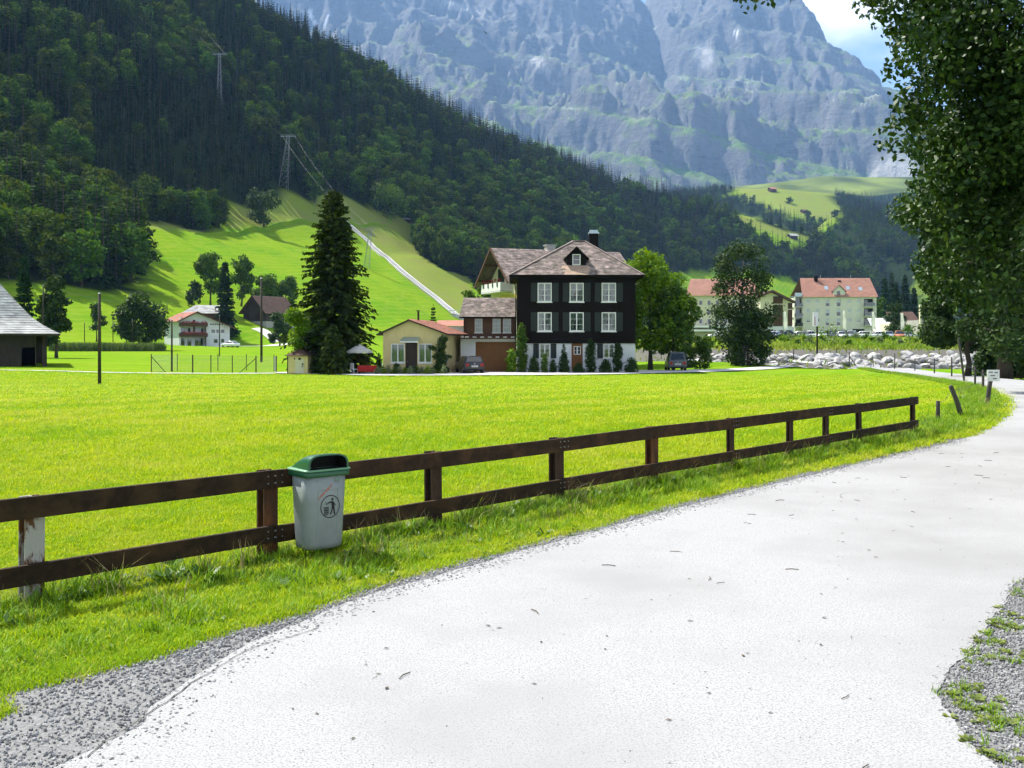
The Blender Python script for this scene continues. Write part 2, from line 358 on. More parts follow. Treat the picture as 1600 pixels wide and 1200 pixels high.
def blob(cx_, cy_, rx, ry, tilt=0.0):
    a = px - cx_; b = py - cy_; c, s = math.cos(tilt), math.sin(tilt); return 1 - sm(0.6, 1.15, np.hypot((a*c+b*s)/rx, (-a*s+b*c)/ry) + 0.35 * nz)
scree = np.maximum(scree, np.maximum.reduce([blob(1400, 275, 45, 42, -0.5), blob(1100, 88, 17, 24), blob(720, 12, 50, 7, 0.35), blob(845, 100, 22, 9, 0.5)]))
snow = np.maximum.reduce([blob(510, 33, 3, 16, 0.35), blob(488, 28, 3, 16, -0.5), blob(1150, 52, 6, 3)])
attr(me, 'grass', gr); attr(me, 'scree', scree); attr(me, 'snow', snow)
def mountain_material():
    m = bpy.data.materials.new('mountain_rock'); m.use_nodes = True; t = m.node_tree; t.nodes.clear(); l = t.links.new
    out = N(t, 'ShaderNodeOutputMaterial'); b = N(t, 'ShaderNodeBsdfPrincipled', ins={'Roughness': 0.95, 'Specular IOR Level': 0.1})
    tcn = N(t, 'ShaderNodeTexCoord')
    def noise(s, d, sc_=(1, 1, 1)):
        mpn = N(t, 'ShaderNodeMapping', ins={'Scale': sc_}); l(tcn.outputs['Object'], mpn.inputs['Vector'])
        n = N(t, 'ShaderNodeTexNoise', ins={'Scale': s, 'Detail': d, 'Roughness': 0.7, 'Distortion': 0.4}); l(mpn.outputs['Vector'], n.inputs['Vector'])
        r = N(t, 'ShaderNodeMapRange', ins={'From Min': 0.36, 'From Max': 0.66}); l(n.outputs['Fac'], r.inputs['Value']); return r.outputs['Result']
    def mix(f, a, bb):
        x = N(t, 'ShaderNodeMix', data_type='RGBA'); l(f, x.inputs['Factor'])
        for k, c in (('A', a), ('B', bb)):
            if isinstance(c, tuple): x.inputs[k].default_value = (*c, 1)
            else: l(c, x.inputs[k])
        return x.outputs['Result']
    c = mix(noise(0.008, 10), (0.050, 0.050, 0.054), (0.25, 0.245, 0.24))
    c = mix(noise(0.03, 8, (1.0, 1.0, 0.16)), c, (0.12, 0.118, 0.12)); c = mix(noise(0.05, 6, (0.2, 0.2, 1.8)), c, (0.17, 0.166, 0.165))
    def at(n, a, bcol):
        q = N(t, 'ShaderNodeAttribute', attribute_name=n); return mix(q.outputs['Fac'], a, bcol)
    g = mix(noise(0.02, 8), (0.085, 0.155, 0.026), (0.15, 0.215, 0.045))
    c = at('grass', c, g); c = at('scree', c, mix(noise(0.05, 6), (0.42, 0.41, 0.39), (0.33, 0.33, 0.31))); c = at('snow', c, (0.85, 0.87, 0.9))
    l(c, b.inputs['Base Color'])
    n2 = N(t, 'ShaderNodeTexNoise', ins={'Scale': 0.05, 'Detail': 10.0, 'Roughness': 0.7}); l(tcn.outputs['Object'], n2.inputs['Vector'])
    bn = N(t, 'ShaderNodeBump', ins={'Strength': 1.0, 'Distance': 30.0}); l(n2.outputs['Fac'], bn.inputs['Height']); l(bn.outputs['Normal'], b.inputs['Normal'])
    l(b.outputs[0], out.inputs['Surface']); return m
me.materials.append(mountain_material())
mountain = link_mesh('mountain', me, None); tag(mountain, kind='structure'); mountain.scale = (1.6, 1.6, 1.6)
MOUNT_TOP = float(Z.max()) * 1.6

# ------------------------------------------------------------------ haze: one closed box of even, pale air
hm = bpy.data.materials.new('air'); hm.use_nodes = True; t = hm.node_tree; t.nodes.clear()
ho = N(t, 'ShaderNodeOutputMaterial'); hv = N(t, 'ShaderNodeVolumePrincipled', ins={'Color': (0.30, 0.56, 1.0, 1), 'Density': 0.000062, 'Anisotropy': 0.0})
for k in ('Density Attribute', 'Color Attribute', 'Temperature Attribute'):
    if k in hv.inputs: hv.inputs[k].default_value = ''
t.links.new(hv.outputs['Volume'], ho.inputs['Volume'])
hz = MB().box(-3900, 5900, -80, 9200, -8, max(MOUNT_TOP, 900) + 20).build('haze', hm); tag(hz, 'pale blue summer haze filling the valley air', None, kind='stuff')
# ------------------------------------------------------------------ vegetation makers
pm('bark', (0.085, 0.065, 0.048), (0.045, 0.036, 0.030), 6, 0.9, 0.6, 20, stretch=(1, 1, 0.25))
pm('bark_pale', (0.16, 0.15, 0.13), (0.085, 0.078, 0.068), 6, 0.9, 0.6, 20, stretch=(1, 1, 0.3))
pm('needles', (0.010, 0.032, 0.009), (0.020, 0.050, 0.011), 0.5, 0.9, island=0.35, objrand=0.3, transl=0.10, spec=0.05)
pm('needles_blue', (0.035, 0.062, 0.050), (0.055, 0.085, 0.060), 0.9, 0.6, island=0.35, transl=0.1)
pm('needles_warm', (0.020, 0.040, 0.008), (0.048, 0.070, 0.011), 0.35, 0.85, island=0.45, transl=0.12, spec=0.05)
pm('leaves_wood', (0.030, 0.070, 0.008), (0.062, 0.104, 0.011), 0.25, 0.85, island=0.40, objrand=0.45, transl=0.22, spec=0.06)
pm('leaves_mid', (0.045, 0.105, 0.012), (0.075, 0.135, 0.016), 0.5, 0.7, island=0.45, transl=0.25, spec=0.12)
pm('leaves_dark', (0.018, 0.046, 0.010), (0.036, 0.070, 0.012), 0.5, 0.65, island=0.5, transl=0.18, spec=0.15)
pm('leaves_bright', (0.085, 0.185, 0.010), (0.135, 0.235, 0.012), 0.5, 0.7, island=0.4, transl=0.32, spec=0.1)
pm('leaves_near', (0.016, 0.046, 0.008), (0.034, 0.076, 0.010), 0.8, 0.5, island=0.6, transl=0.14, spec=0.22)
pm('leaves_pale', (0.12, 0.18, 0.06), (0.17, 0.22, 0.10), 1.2, 0.5, island=0.35, transl=0.25)

def unit(a): return a / np.maximum(np.linalg.norm(a, axis=1, keepdims=True), 1e-9)
def quads(C, D, S, L, W):
    n = len(C); L = np.broadcast_to(np.asarray(L, float), (n,))[:, None] / 2; W = np.broadcast_to(np.asarray(W, float), (n,))[:, None] / 2
    v = np.stack([C - D * L, C + S * W + D * L * 0.1, C + D * L, C - S * W + D * L * 0.1], 1).reshape(-1, 3)
    return v, np.arange(4 * n).reshape(n, 4)
def merge(parts):
    vs = []; fs = []; o = 0
    for v, f in parts: vs.append(v); fs.append(f + o); o += len(v)
    return np.concatenate(vs), np.concatenate(fs)
def leaf_cloud(rng, lobes, n, size, fill=0.55, squash=0.85, droop=0.25, aspect=0.62):
    lo = np.asarray(lobes, float); w = lo[:, 3] ** 2; k = rng.choice(len(lo), n, p=w / w.sum())
    d = unit(rng.normal(size=(n, 3))); r = lo[k, 3] * (fill + (1 - fill) * rng.random(n) ** 0.6)
    C = lo[k, :3] + d * r[:, None] * np.array([1, 1, squash])
    C = C + rng.normal(size=(n, 3)) * size * 0.35
    nrm = unit(d * 0.8 + np.array([0, 0, 0.55]) + rng.normal(size=(n, 3)) * 0.75)
    D = unit(np.cross(nrm, rng.normal(size=(n, 3)))); D[:, 2] -= droop; D = unit(D); S = unit(np.cross(nrm, D))
    L = size * rng.uniform(0.65, 1.35, n)
    return quads(C, D, S, L, L * aspect)
def crown_lobes(rng, H, Rr, base, k, top=0.0):
    """lumpy crown between base and H; a few big lobes inside, many smaller outside"""
    zc = (base + H) / 2; hz = (H - base) / 2; out = [(0, 0, zc, Rr * 0.55), (0, 0, zc + hz * 0.35, Rr * 0.45)]
    for i in range(k):
        t = rng.uniform(-0.85, 0.92); a = rng.uniform(0, 2 * math.pi); prof = math.sqrt(max(0.05, 1 - (t * 0.98) ** 2)) * (1 - top * max(t, 0))
        rr = Rr * prof * rng.uniform(0.55, 0.92); q = Rr * rng.uniform(0.22, 0.40)
        out.append((rr * math.cos(a), rr * math.sin(a), zc + t * hz * 0.95 - 0.2 * q, q))
    return out
def limbs_mb(rng, H, base, lobes, r0, nlimb=7, lean=0.0, n=7):
    mb = MB(); tp = Vector((lean, lean * 0.4, H * 0.82)); j = [Vector((0, 0, -0.15))]
    for i in range(1, 7):
        t = i / 6; j.append(Vector((tp.x * t + rng.normal() * r0 * 0.5, tp.y * t + rng.normal() * r0 * 0.5, tp.z * t)))
    mb.tube(j, [r0 * 1.35] + [r0 * (1 - 0.85 * i / 6) for i in range(1, 7)], n)
    idx = rng.permutation(len(lobes))[:nlimb]
    for q in idx:
        L_ = lobes[q]; e = Vector(L_[:3]); zs = max(base * 0.75, min(e.z - 0.35 * math.hypot(e.x, e.y), H * 0.7)); t = zs / (H * 0.82)
        s = Vector((tp.x * t, tp.y * t, zs)); m_ = s.lerp(e, 0.5) + Vector((0, 0, 0.12 * (e - s).length)); rs = r0 * (1 - 0.8 * t) * 0.55
        mb.tube([s, s.lerp(m_, 0.6), m_, e], [rs, rs * 0.8, rs * 0.55, rs * 0.15], 5)
    return mb
def broadleaf_meshes(name, seed, H, Rr, base, nleaf, size, leafmat='leaves_mid', bark='bark', k=26, r0=None, nlimb=8, lobes=None, **kw):
    rng = np.random.default_rng(seed); lobes = lobes or crown_lobes(rng, H, Rr, base, k)
    v, f = leaf_cloud(rng, lobes, nleaf, size, **kw)
    crown = np_mesh(name + '_crown', v, f, False, [M[leafmat]])
    trunk = limbs_mb(rng, H, base, lobes, r0 or H * 0.018, nlimb).mesh(name + '_trunk', M[bark], True)
    return trunk, crown
def conifer_meshes(name, seed, H, Rr, base=0.06, levels=16, nb=7, twigs=4, mat='needles', twig=None, droop=0.35, bark='bark', taper=0.85, r0=None, wr=0.42):
    rng = np.random.default_rng(seed); parts = []; C = []; D = []; S = []; Ls = []; Ws = []
    for i in range(levels):
        t = (i + rng.uniform(-0.3, 0.3)) / levels; t = min(max(t, 0), 0.985); z = H * (base + (1 - base) * t)
        Lb = Rr * (1 - t) ** taper * rng.uniform(0.8, 1.15) + 0.04 * Rr; a0 = rng.uniform(0, 6.28)
        for b in range(nb if t < 0.8 else max(4, nb - 2)):
            a = a0 + 6.283 * b / nb + rng.normal() * 0.22; Lq = Lb * rng.uniform(0.72, 1.12)
            h = np.array([math.cos(a), math.sin(a), 0.0]); side = np.array([-h[1], h[0], 0.0]); up = 0.28 * t * 1.6 - 0.05
            org = np.array([0, 0, z]); dp = droop * (1 - 0.6 * t)
            def at(s): return org + h * Lq * s + np.array([0, 0, Lq * (up * s - dp * s * s + 0.12 * s ** 3)])
            if True:         # one spray per branch plus hanging tufts
                p0, p1 = at(0.0), at(1.0); d = (p1 - p0); l = np.linalg.norm(d); C.append((p0 + p1) / 2); D.append(d / l); S.append(side); Ls.append(l * 1.05); Ws.append(l * (0.55 if twigs <= 6 else 0.34))
            for q in range(twigs):
                s = (q + rng.random()) / twigs * 0.85 + 0.15; p = at(s); sg = 1 if rng.random() < 0.5 else -1
                d = h * rng.uniform(0.3, 0.9) + side * sg * rng.uniform(0.2, 1.0) + np.array([0, 0, -rng.uniform(0.1, 1.1)]); d /= np.linalg.norm(d)
                tl = (twig or Rr * 0.26) * rng.uniform(0.6, 1.3) * (1 - 0.35 * s) * (1 - 0.4 * t)
                ss = np.cross(d, rng.normal(size=3)); ss /= np.linalg.norm(ss)
                C.append(p + d * tl * 0.4); D.append(d); S.append(ss); Ls.append(tl); Ws.append(tl * wr)
    C.append(np.array([0, 0, H * 0.985])); D.append(np.array([0, 0, 1.0])); S.append(np.array([1.0, 0, 0])); Ls.append(H * 0.06); Ws.append(H * 0.012)
    v, f = quads(np.array(C), np.array(D), np.array(S), np.array(Ls), np.array(Ws))
    crown = np_mesh(name + '_crown', v, f, False, [M[mat]])
    rr = r0 or H * 0.012
    trunk = MB().tube([(0, 0, -0.2), (0, 0, H * 0.5), (0, 0, H * 0.97)], [rr * 1.3, rr * 0.7, rr * 0.1], 6).mesh(name + '_trunk', M[bark], True)
    return trunk, crown
def tree(name, meshes, loc, label, cat='tree', group=None, rz=0.0, s=1.0):
    e = empty(name, loc, rz, label, cat, group); e.scale = (s, s, s) if not hasattr(s, '__len__') else s
    link_mesh('trunk', meshes[0], None, e); link_mesh('crown', meshes[1], None, e); return e

# scatter many copies of prototype meshes as ONE object (forest mass, grass, pebbles)
def scatter(name, pts, rot, scl, pid, protos, label, extra=None):
    pc = bpy.data.collections.new(name + '_kinds')
    for i, m in enumerate(protos):
        o = bpy.data.objects.new('%s_kind_%03d' % (name, i), m); pc.objects.link(o)
    me = bpy.data.meshes.new(name); n = len(pts); me.vertices.add(n); me.vertices.foreach_set('co', np.asarray(pts, np.float32).ravel())
    a = me.attributes.new('rot', 'FLOAT_VECTOR', 'POINT'); a.data.foreach_set('vector', np.asarray(rot, np.float32).ravel())
    a = me.attributes.new('scl', 'FLOAT_VECTOR', 'POINT'); a.data.foreach_set('vector', np.asarray(scl, np.float32).ravel())
    a = me.attributes.new('pid', 'INT', 'POINT'); a.data.foreach_set('value', np.asarray(pid, np.int32).ravel())
    o = link_mesh(name, me, None); g = bpy.data.node_groups.new(name, 'GeometryNodeTree')
    g.interface.new_socket('Geometry', in_out='INPUT', socket_type='NodeSocketGeometry'); g.interface.new_socket('Geometry', in_out='OUTPUT', socket_type='NodeSocketGeometry')
    gi = g.nodes.new('NodeGroupInput'); go = g.nodes.new('NodeGroupOutput'); ip = g.nodes.new('GeometryNodeInstanceOnPoints'); ci = g.nodes.new('GeometryNodeCollectionInfo')
    ci.inputs['Collection'].default_value = pc; ci.inputs['Separate Children'].default_value = True; ci.inputs['Reset Children'].default_value = True
    ip.inputs['Pick Instance'].default_value = True
    def na(nm, dt):
        q = g.nodes.new('GeometryNodeInputNamedAttribute'); q.data_type = dt; q.inputs['Name'].default_value = nm; return q.outputs['Attribute']
    l = g.links.new; l(gi.outputs[0], ip.inputs['Points']); l(ci.outputs[0], ip.inputs['Instance']); l(na('pid', 'INT'), ip.inputs['Instance Index'])
    l(na('rot', 'FLOAT_VECTOR'), ip.inputs['Rotation']); l(na('scl', 'FLOAT_VECTOR'), ip.inputs['Scale']); l(ip.outputs[0], go.inputs[0])
    md = o.modifiers.new('scatter', 'NODES'); md.node_group = g
    return tag(o, label, None, None, 'stuff')

# ------------------------------------------------------------------ forest on the valley sides
CONI = [conifer_meshes('wood_conifer_%d' % i, 100 + i, 21 + i * 0.6, 2.9 + 0.25 * (i % 3), 0.05, 20, 7, 4, droop=0.5 + 0.06 * i, taper=0.9) for i in range(5)]
BROAD = [broadleaf_meshes('wood_broadleaf_%d' % i, 200 + i, 15, 4.6, 1.5, 1700, 1.0, 'leaves_wood', k=22) for i in range(6)]
CONI_F = [conifer_meshes('far_conifer_%d' % i, 130 + i, 20, 3.3, 0.02, 11, 5, 1, droop=0.45) for i in range(3)]
BROAD_F = [broadleaf_meshes('far_broadleaf_%d' % i, 230 + i, 15, 4.6, 0.5, 420, 1.9, 'leaves_wood', k=16) for i in range(3)]
PLANT = [(150,160),(340,120),(440,300),(360,345),(160,335),(130,240)]
def forest_points():
    out = []
    for y0, y1, sp in ((150, 620, 5.6), (620, 1250, 6.8), (1250, 2050, 8.5), (2050, 2650, 11)):
        xs_ = np.arange(-0.62 * y1, 0.62 * y1, sp); ys_ = np.arange(y0, y1, sp); X, Y = np.meshgrid(xs_, ys_)
        X = X + RNG.uniform(-0.5, 0.5, X.shape) * sp; Y = Y + RNG.uniform(-0.5, 0.5, X.shape) * sp; out.append((X.ravel(), Y.ravel()))
    X = np.concatenate([a for a, b in out]); Y = np.concatenate([b for a, b in out])
    k = np.abs(X) < 0.60 * Y; X, Y = X[k], Y[k]; Z = G(X, Y)
    px = 800 + F * X / Y; py = HZ - F * (Z - EYE) / Y; v = -0.866 * X + 0.5 * Y
    far = np.maximum(np.maximum(np.interp(X, *_S) - .47*abs(1200-Y), np.interp(X, *_C) - .42*abs(1400-Y)), np.interp(X, *_A) - .42*abs(1900-Y))
    k = ((v > 207) | (far > 12)) & ~in_any(px, py, CLEAR) & ((px > 760) | (v > 212)) & ~((px > 1440) & (Y < 900))
    k &= ~((px > 620) & (px < 1500) & (py > 470)); k &= ~((Y < 330) & (px > 230))
    k &= (Y < 1960) | (px > 1312 + 25 * fbm(X / 80, Y / 80, 3, 12)) | (px < 1135)
    # thin out the alp rim
    k &= (Y < 1960) | (RNG.random(len(X)) < 0.75)
    return X[k], Y[k], Z[k], px[k], py[k]
fx, fy, fz, fpx, fpy = forest_points()
nn = fbm(fx / 70, fy / 70, 3, 77) + 0.25 * fbm(fx / 18, fy / 18, 2, 78)
crestish = sm(110, 190, fz)
pc = 0.56 + 1.7 * nn + 0.45 * crestish * (fpx > 330) + 0.25 * (fpx > 1000) - 0.45 * inpoly(fpx, fpy, [(560,200),(760,260),(900,330),(900,420),(640,420),(560,330)]) - 0.35 * (fpx < 215) * (fpy > 200)
is_c = RNG.random(len(fx)) < np.clip(pc, 0.04, 0.96); plant = inpoly(fpx, fpy, PLANT); is_c |= plant & (RNG.random(len(fx)) < 0.97)
hs = np.where(is_c, RNG.uniform(0.72, 1.22, len(fx)), RNG.uniform(0.55, 1.25, len(fx))); hs = np.where(plant, RNG.uniform(0.62, 0.82, len(fx)), hs)
hs = hs * np.where(fy > 1250, 0.85, 1.0)
# which trees does the photograph show? nearest first over coarse screen cells
order = np.argsort(fy); cover = np.zeros((300, 420), bool); seen = np.zeros(len(fx))
for i in order:
    h_ = F * 20 * hs[i] * (1 if is_c[i] else 0.75) / fy[i]; w_ = F * (2.0 if is_c[i] else 3.4) * hs[i] / fy[i]
    x0 = int((fpx[i] - w_) / 4); x1 = int((fpx[i] + w_) / 4) + 1; y0 = int((fpy[i] - h_) / 4); y1 = int(fpy[i] / 4) + 1
    x0 = max(x0, 0); y0 = max(y0, 0); x1 = min(x1, 400); y1 = min(y1, 299)
    if x1 <= x0 or y1 <= y0: continue
    c = cover[y0:y1, x0:x1]; seen[i] = np.count_nonzero(~c) * 16; c[:] = True
area = seen
pick_c = [i for i in np.argsort(-area * is_c)[:300] if area[i] > 0]; pick_b = [i for i in np.argsort(-area * ~is_c)[:300] if area[i] > 0]
picked = np.zeros(len(fx), bool); picked[pick_c] = True; picked[pick_b] = True
for i in pick_c:
    tree('spruce_tree', CONI[i % 5], (fx[i], fy[i], fz[i] - 0.3), 'dark spruce standing in the dense forest on the hillside', 'tree', 'spruces of the hillside forest', RNG.uniform(0, 6.28), float(hs[i]) * np.array([1.0, 1.0, 1.0]))
for i in pick_b:
    tree('broadleaf_tree', BROAD[i % 6], (fx[i], fy[i], fz[i] - 0.3), 'round leafy tree standing in the dense forest on the hillside', 'tree', 'leafy trees of the hillside forest', RNG.uniform(0, 6.28), float(hs[i]) * np.array([1.0, 1.0, 1.0]))
def join_meshes(name, a, b):
    v = []; f = []; mi = []
    va = np.empty(len(a.vertices) * 3, np.float32); a.vertices.foreach_get('co', va); vb = np.empty(len(b.vertices) * 3, np.float32); b.vertices.foreach_get('co', vb)
    me = bpy.data.meshes.new(name); fa = [tuple(p.vertices) for p in a.polygons]; fb = [tuple(q + len(a.vertices) for q in p.vertices) for p in b.polygons]
    me.from_pydata(np.concatenate([va, vb]).reshape(-1, 3).tolist(), [], fa + fb); me.materials.append(a.materials[0]); me.materials.append(b.materials[0])
    me.polygons.foreach_set('material_index', [0] * len(fa) + [1] * len(fb)); me.update(); return me
protos = [join_meshes('wood_%d' % i, *m) for i, m in enumerate(CONI + BROAD + CONI_F + BROAD_F)]
r = ~picked; n = int(r.sum()); nearf = fy[r] < 850
pid = np.where(is_c[r], np.where(nearf, RNG.integers(0, 5, n), 11 + RNG.integers(0, 3, n)), np.where(nearf, 5 + RNG.integers(0, 6, n), 14 + RNG.integers(0, 3, n)))
rot = np.stack([RNG.normal(size=n) * 0.03, RNG.normal(size=n) * 0.03, RNG.uniform(0, 6.28, n)], 1)
sclv = np.repeat(hs[r][:, None], 3, 1) * RNG.uniform(0.92, 1.08, (n, 3))
scatter('hillside_forest', np.stack([fx[r], fy[r], fz[r] - 0.3], 1), rot, sclv, pid, protos, 'dark mixed forest covering the valley sides')
print('forest', n, len(pick_c), len(pick_b))
# ------------------------------------------------------------------ river, road, drive
pm('asphalt', (0.160, 0.160, 0.161), (0.345, 0.345, 0.346), 95, 0.9, 0.7, 160, c3=(0.262, 0.261, 0.260), s3=0.4, dist=0.006, detail=3, lo=0.30, hi=0.52, spec=0.1)
pm('drive_gravel', (0.42, 0.41, 0.39), (0.52, 0.51, 0.49), 2.0, 0.95, 0.4, 40)
pm('shoulder_gravel', (0.13, 0.13, 0.129), (0.245, 0.245, 0.243), 60, 0.95, 0.9, 55, detail=3, dist=0.015)
pm('crack', (0.035, 0.034, 0.032), (0.06, 0.058, 0.054), 20, 0.95)
pm('water', (0.10, 0.14, 0.14), (0.16, 0.20, 0.19), 0.6, 0.08, 0.4, 3, spec=0.5)
xs = np.linspace(9, 420, 120)
v = []; 
for x in xs:
    c = float(river_y(np.array(x))); v += [(x, c - 5.5, -2.35), (x, c + 7.5, -2.35)]
o = link_mesh('river', np_mesh('river', np.array(v), np.array([(2*i, 2*i+2, 2*i+3, 2*i+1) for i in range(len(xs)-1)]), True, [M['water']]), None); tag(o, kind='structure')

def resample(pts, step):
    pts = [Vector(p).to_2d() for p in pts]; out = [pts[0]]; 
    # Catmull-Rom through the points
    Q = [pts[0]*2 - pts[1]] + pts + [pts[-1]*2 - pts[-2]]
    for i in range(1, len(Q) - 2):
        a, b, c, d = Q[i-1:i+3]; n = max(2, int((c - b).length / step))
        for k in range(1, n + 1):
            t = k / n; out.append(0.5 * ((2*b) + (c - a)*t + (2*a - 5*b + 4*c - d)*t*t + (3*b - a - 3*c + d)*t**3))
    return out
def arcres(a, step):
    a = np.asarray(a, float); s = np.r_[0, np.cumsum(np.hypot(*np.diff(a, axis=0).T))]; q = np.linspace(0, s[-1], int(s[-1] / step)); return np.stack([np.interp(q, s, a[:, 0]), np.interp(q, s, a[:, 1])], 1)
def jitter(pts, amp, freq, seed):
    a = np.array(pts); n = fbm(a[:, 0] * freq, a[:, 1] * freq, 4, seed) * amp
    d = np.gradient(a, axis=0); d /= np.maximum(np.linalg.norm(d, axis=1, keepdims=True), 1e-6)
    return a + np.stack([-d[:, 1], d[:, 0]], 1) * n[:, None]
def ribbon(name, A, B, lift, mat, cross=8, edge=None):
    """sheet between two plan polylines, laid on the ground"""
    n = 0
    def arc(a, m):
        a = np.asarray(a, float); s = np.r_[0, np.cumsum(np.hypot(*np.diff(a, axis=0).T))]; q = np.linspace(0, s[-1], m)
        return np.stack([np.interp(q, s, a[:, 0]), np.interp(q, s, a[:, 1])], 1)
    m = max(len(A), len(B)); A = arc(A, m) if len(A) != m else np.asarray(A); B = arc(B, m) if len(B) != m else np.asarray(B)
    T = np.linspace(0, 1, cross); XY = A[:, None, :] * (1 - T[None, :, None]) + B[:, None, :] * T[None, :, None]
    X, Y = XY[..., 0], XY[..., 1]; Z = G(X, Y) + lift * (1 + 7 * sm(18, 60, Y))
    v = np.stack([X.ravel(), Y.ravel(), Z.ravel()], 1); i = np.arange(m * cross).reshape(m, cross)
    f = np.stack([i[:-1, :-1].ravel(), i[:-1, 1:].ravel(), i[1:, 1:].ravel(), i[1:, :-1].ravel()], 1)
    me = np_mesh(name, v, f, True, [mat]); 
    return me, A, B
lp = [(-5.2, -4.0), (-3.6, 1.2)] + [tuple(hit(*p).to_2d()) for p in ((100,1200),(230,1110),(350,1030),(480,970),(600,925),(800,868),(1000,812),(1200,760),(1400,712),(1500,688),(1555,662),(1576,640),(1566,618),(1525,602),(1440,588),(1380,580),(1330,575.5),(1290,572))]
left = resample(lp, 0.25); la = np.array(left)
d = np.gradient(la, axis=0); d /= np.linalg.norm(d, axis=1, keepdims=True)
for _ in range(3): d[1:-1] = (d[:-2] + d[1:-1] * 2 + d[2:]) / 4
right = la + np.stack([d[:, 1], -d[:, 0]], 1) * 3.7
rp_near = resample([(2.2, -4), (2.0, 1.0), (1.92, 3.4), (1.95, 4.1), (1.98, 4.49), (2.14, 4.99), (2.67, 5.74), (3.67, 7.2), (4.9, 8.6), (6.3, 10.4)], 0.15)
keep = right[(right[:, 1] > 11) | (right[:, 0] > 6.4)]; keep = keep[np.argmax(keep[:, 0] > 6.5):]
right = np.concatenate([np.array(rp_near), keep])
left_j = jitter(arcres(jitter(left, 0.10, 1.3, 4), .05), 0.05, 8.0, 9); right_j = jitter(arcres(jitter([tuple(p) for p in right], 0.10, 1.6, 6), .05), .06, 8.0, 19)
# pair both edges by nearest arc fraction in two stretches so that cross lines stay square to the road
me, ROAD_L, ROAD_R = ribbon('road', arcres(left_j, 0.07), arcres(right_j, 0.07), 0.012, M['asphalt'], 10)
road = link_mesh('road', me, None); tag(road, kind='structure')
gl_px = [(-80,1150),(0,1092),(110,1062),(250,1024),(380,985),(480,952),(600,914),(700,886),(800,861),(1000,805),(1200,754),(1400,708),(1495,685)]
gl = resample([(-6.2, -1.5), (-4.4, 2.6)] + [tuple(hit(*p).to_2d()) for p in gl_px], 0.1); gl_j = jitter(gl, 0.16, 1.8, 14)
iL = int(np.argmin(np.hypot(ROAD_L[:, 0] - gl_j[-1][0], ROAD_L[:, 1] - gl_j[-1][1])))
inner = ROAD_L[:iL] + np.array([0.10, -0.06]); i0 = int(np.argmin(np.hypot(inner[:, 0] + 4.6, inner[:, 1] + 1.9)))
me, _, _ = ribbon('gravel_shoulder', gl_j, arcres(inner[i0:], 0.12), 0.005, M['shoulder_gravel'], 5)
o = link_mesh('gravel_shoulder', me, None); tag(o, kind='structure')
# gravel patch on the right
pr_in = ROAD_R[(ROAD_R[:, 1] < 9.5)] - np.array([0.12, 0.0]); pr_out = pr_in + np.array([3.0, -1.2])
me, _, _ = ribbon('gravel_patch', pr_in, pr_out, 0.005, M['shoulder_gravel'], 6)
o = link_mesh('gravel_patch', me, None); tag(o, kind='structure')
# drives to the houses
def strip(name, lo, hi, lift, mat, cross=4):
    A = jitter(resample([tuple(hit(*p).to_2d()) for p in lo], 0.6), 0.35, 0.5, 3); B = jitter(resample([tuple(hit(*p).to_2d()) for p in hi], 0.6), 0.35, 0.5, 5)
    me, _, _ = ribbon(name, A, B, lift, mat, cross); o = link_mesh(name, me, None); return tag(o, kind='structure')
strip('drive', [(430,584.2),(520,586),(590,588),(750,587.6),(900,586.6),(1010,584.5),(1180,579),(1310,574.6)], [(430,582.6),(520,582),(590,580),(750,578.5),(900,577.5),(1010,579.5),(1180,574.8),(1310,570.8)], 0.010, M['drive_gravel'])
strip('side_path', [(1040,566),(1108,563.5),(1200,567),(1300,572.5)], [(1040,563),(1108,560.5),(1200,563.5),(1300,569)], 0.008, M['drive_gravel'])
strip('field_track', [(-60,579),(60,580),(150,582.5),(235,584),(430,584.3)], [(-60,578.2),(60,579.2),(150,581.6),(235,583),(430,583.2)], 0.006, M['drive_gravel'], 3)
strip('barn_lane', [(330,542.5),(420,541),(452,538.5)], [(372,541),(428,538.5),(452,536.5)], 0.010, M['drive_gravel'], 3)
strip('barn_track', [(424,536),(420,530),(405,519),(392,514)], [(437,534),(432,528),(418,516),(404,512)], 0.010, M['drive_gravel'], 3)
# cracks: the broken seam along the near edge and a worn oval
def crackline(name, pts, w, seed, parent=road):
    a = jitter(resample(pts, 0.03), 0.07, 3.0, seed); dd = np.gradient(a, axis=0); dd /= np.linalg.norm(dd, axis=1, keepdims=True); nrm = np.stack([-dd[:, 1], dd[:, 0]], 1)
    ww = w * (0.5 + np.abs(fbm(a[:, 0] * 9, a[:, 1] * 9, 2, seed + 1)) * 2.2); A = a - nrm * ww[:, None]; B = a + nrm * ww[:, None]
    v = np.concatenate([np.c_[A, np.full(len(A), 0.0165)], np.c_[B, np.full(len(B), 0.0165)]]); n = len(A)
    f = np.array([(i, i + 1, n + i + 1, n + i) for i in range(n - 1)]); link_mesh(name, np_mesh(name, v, f, False, [M['crack']]), None, parent)
def H2(px, py): return tuple(hit(px, py).to_2d())
crackline('crack', [H2(130,1188), H2(230,1122), H2(300,1072), H2(365,1035), H2(430,1005), H2(500,985)], 0.0035, 31)
crackline('crack', [(hit(1345,778).x + 0.22*math.cos(t), hit(1345,778).y + 0.30*math.sin(t)) for t in np.linspace(0.3, 3.4, 8)], 0.0022, 45)

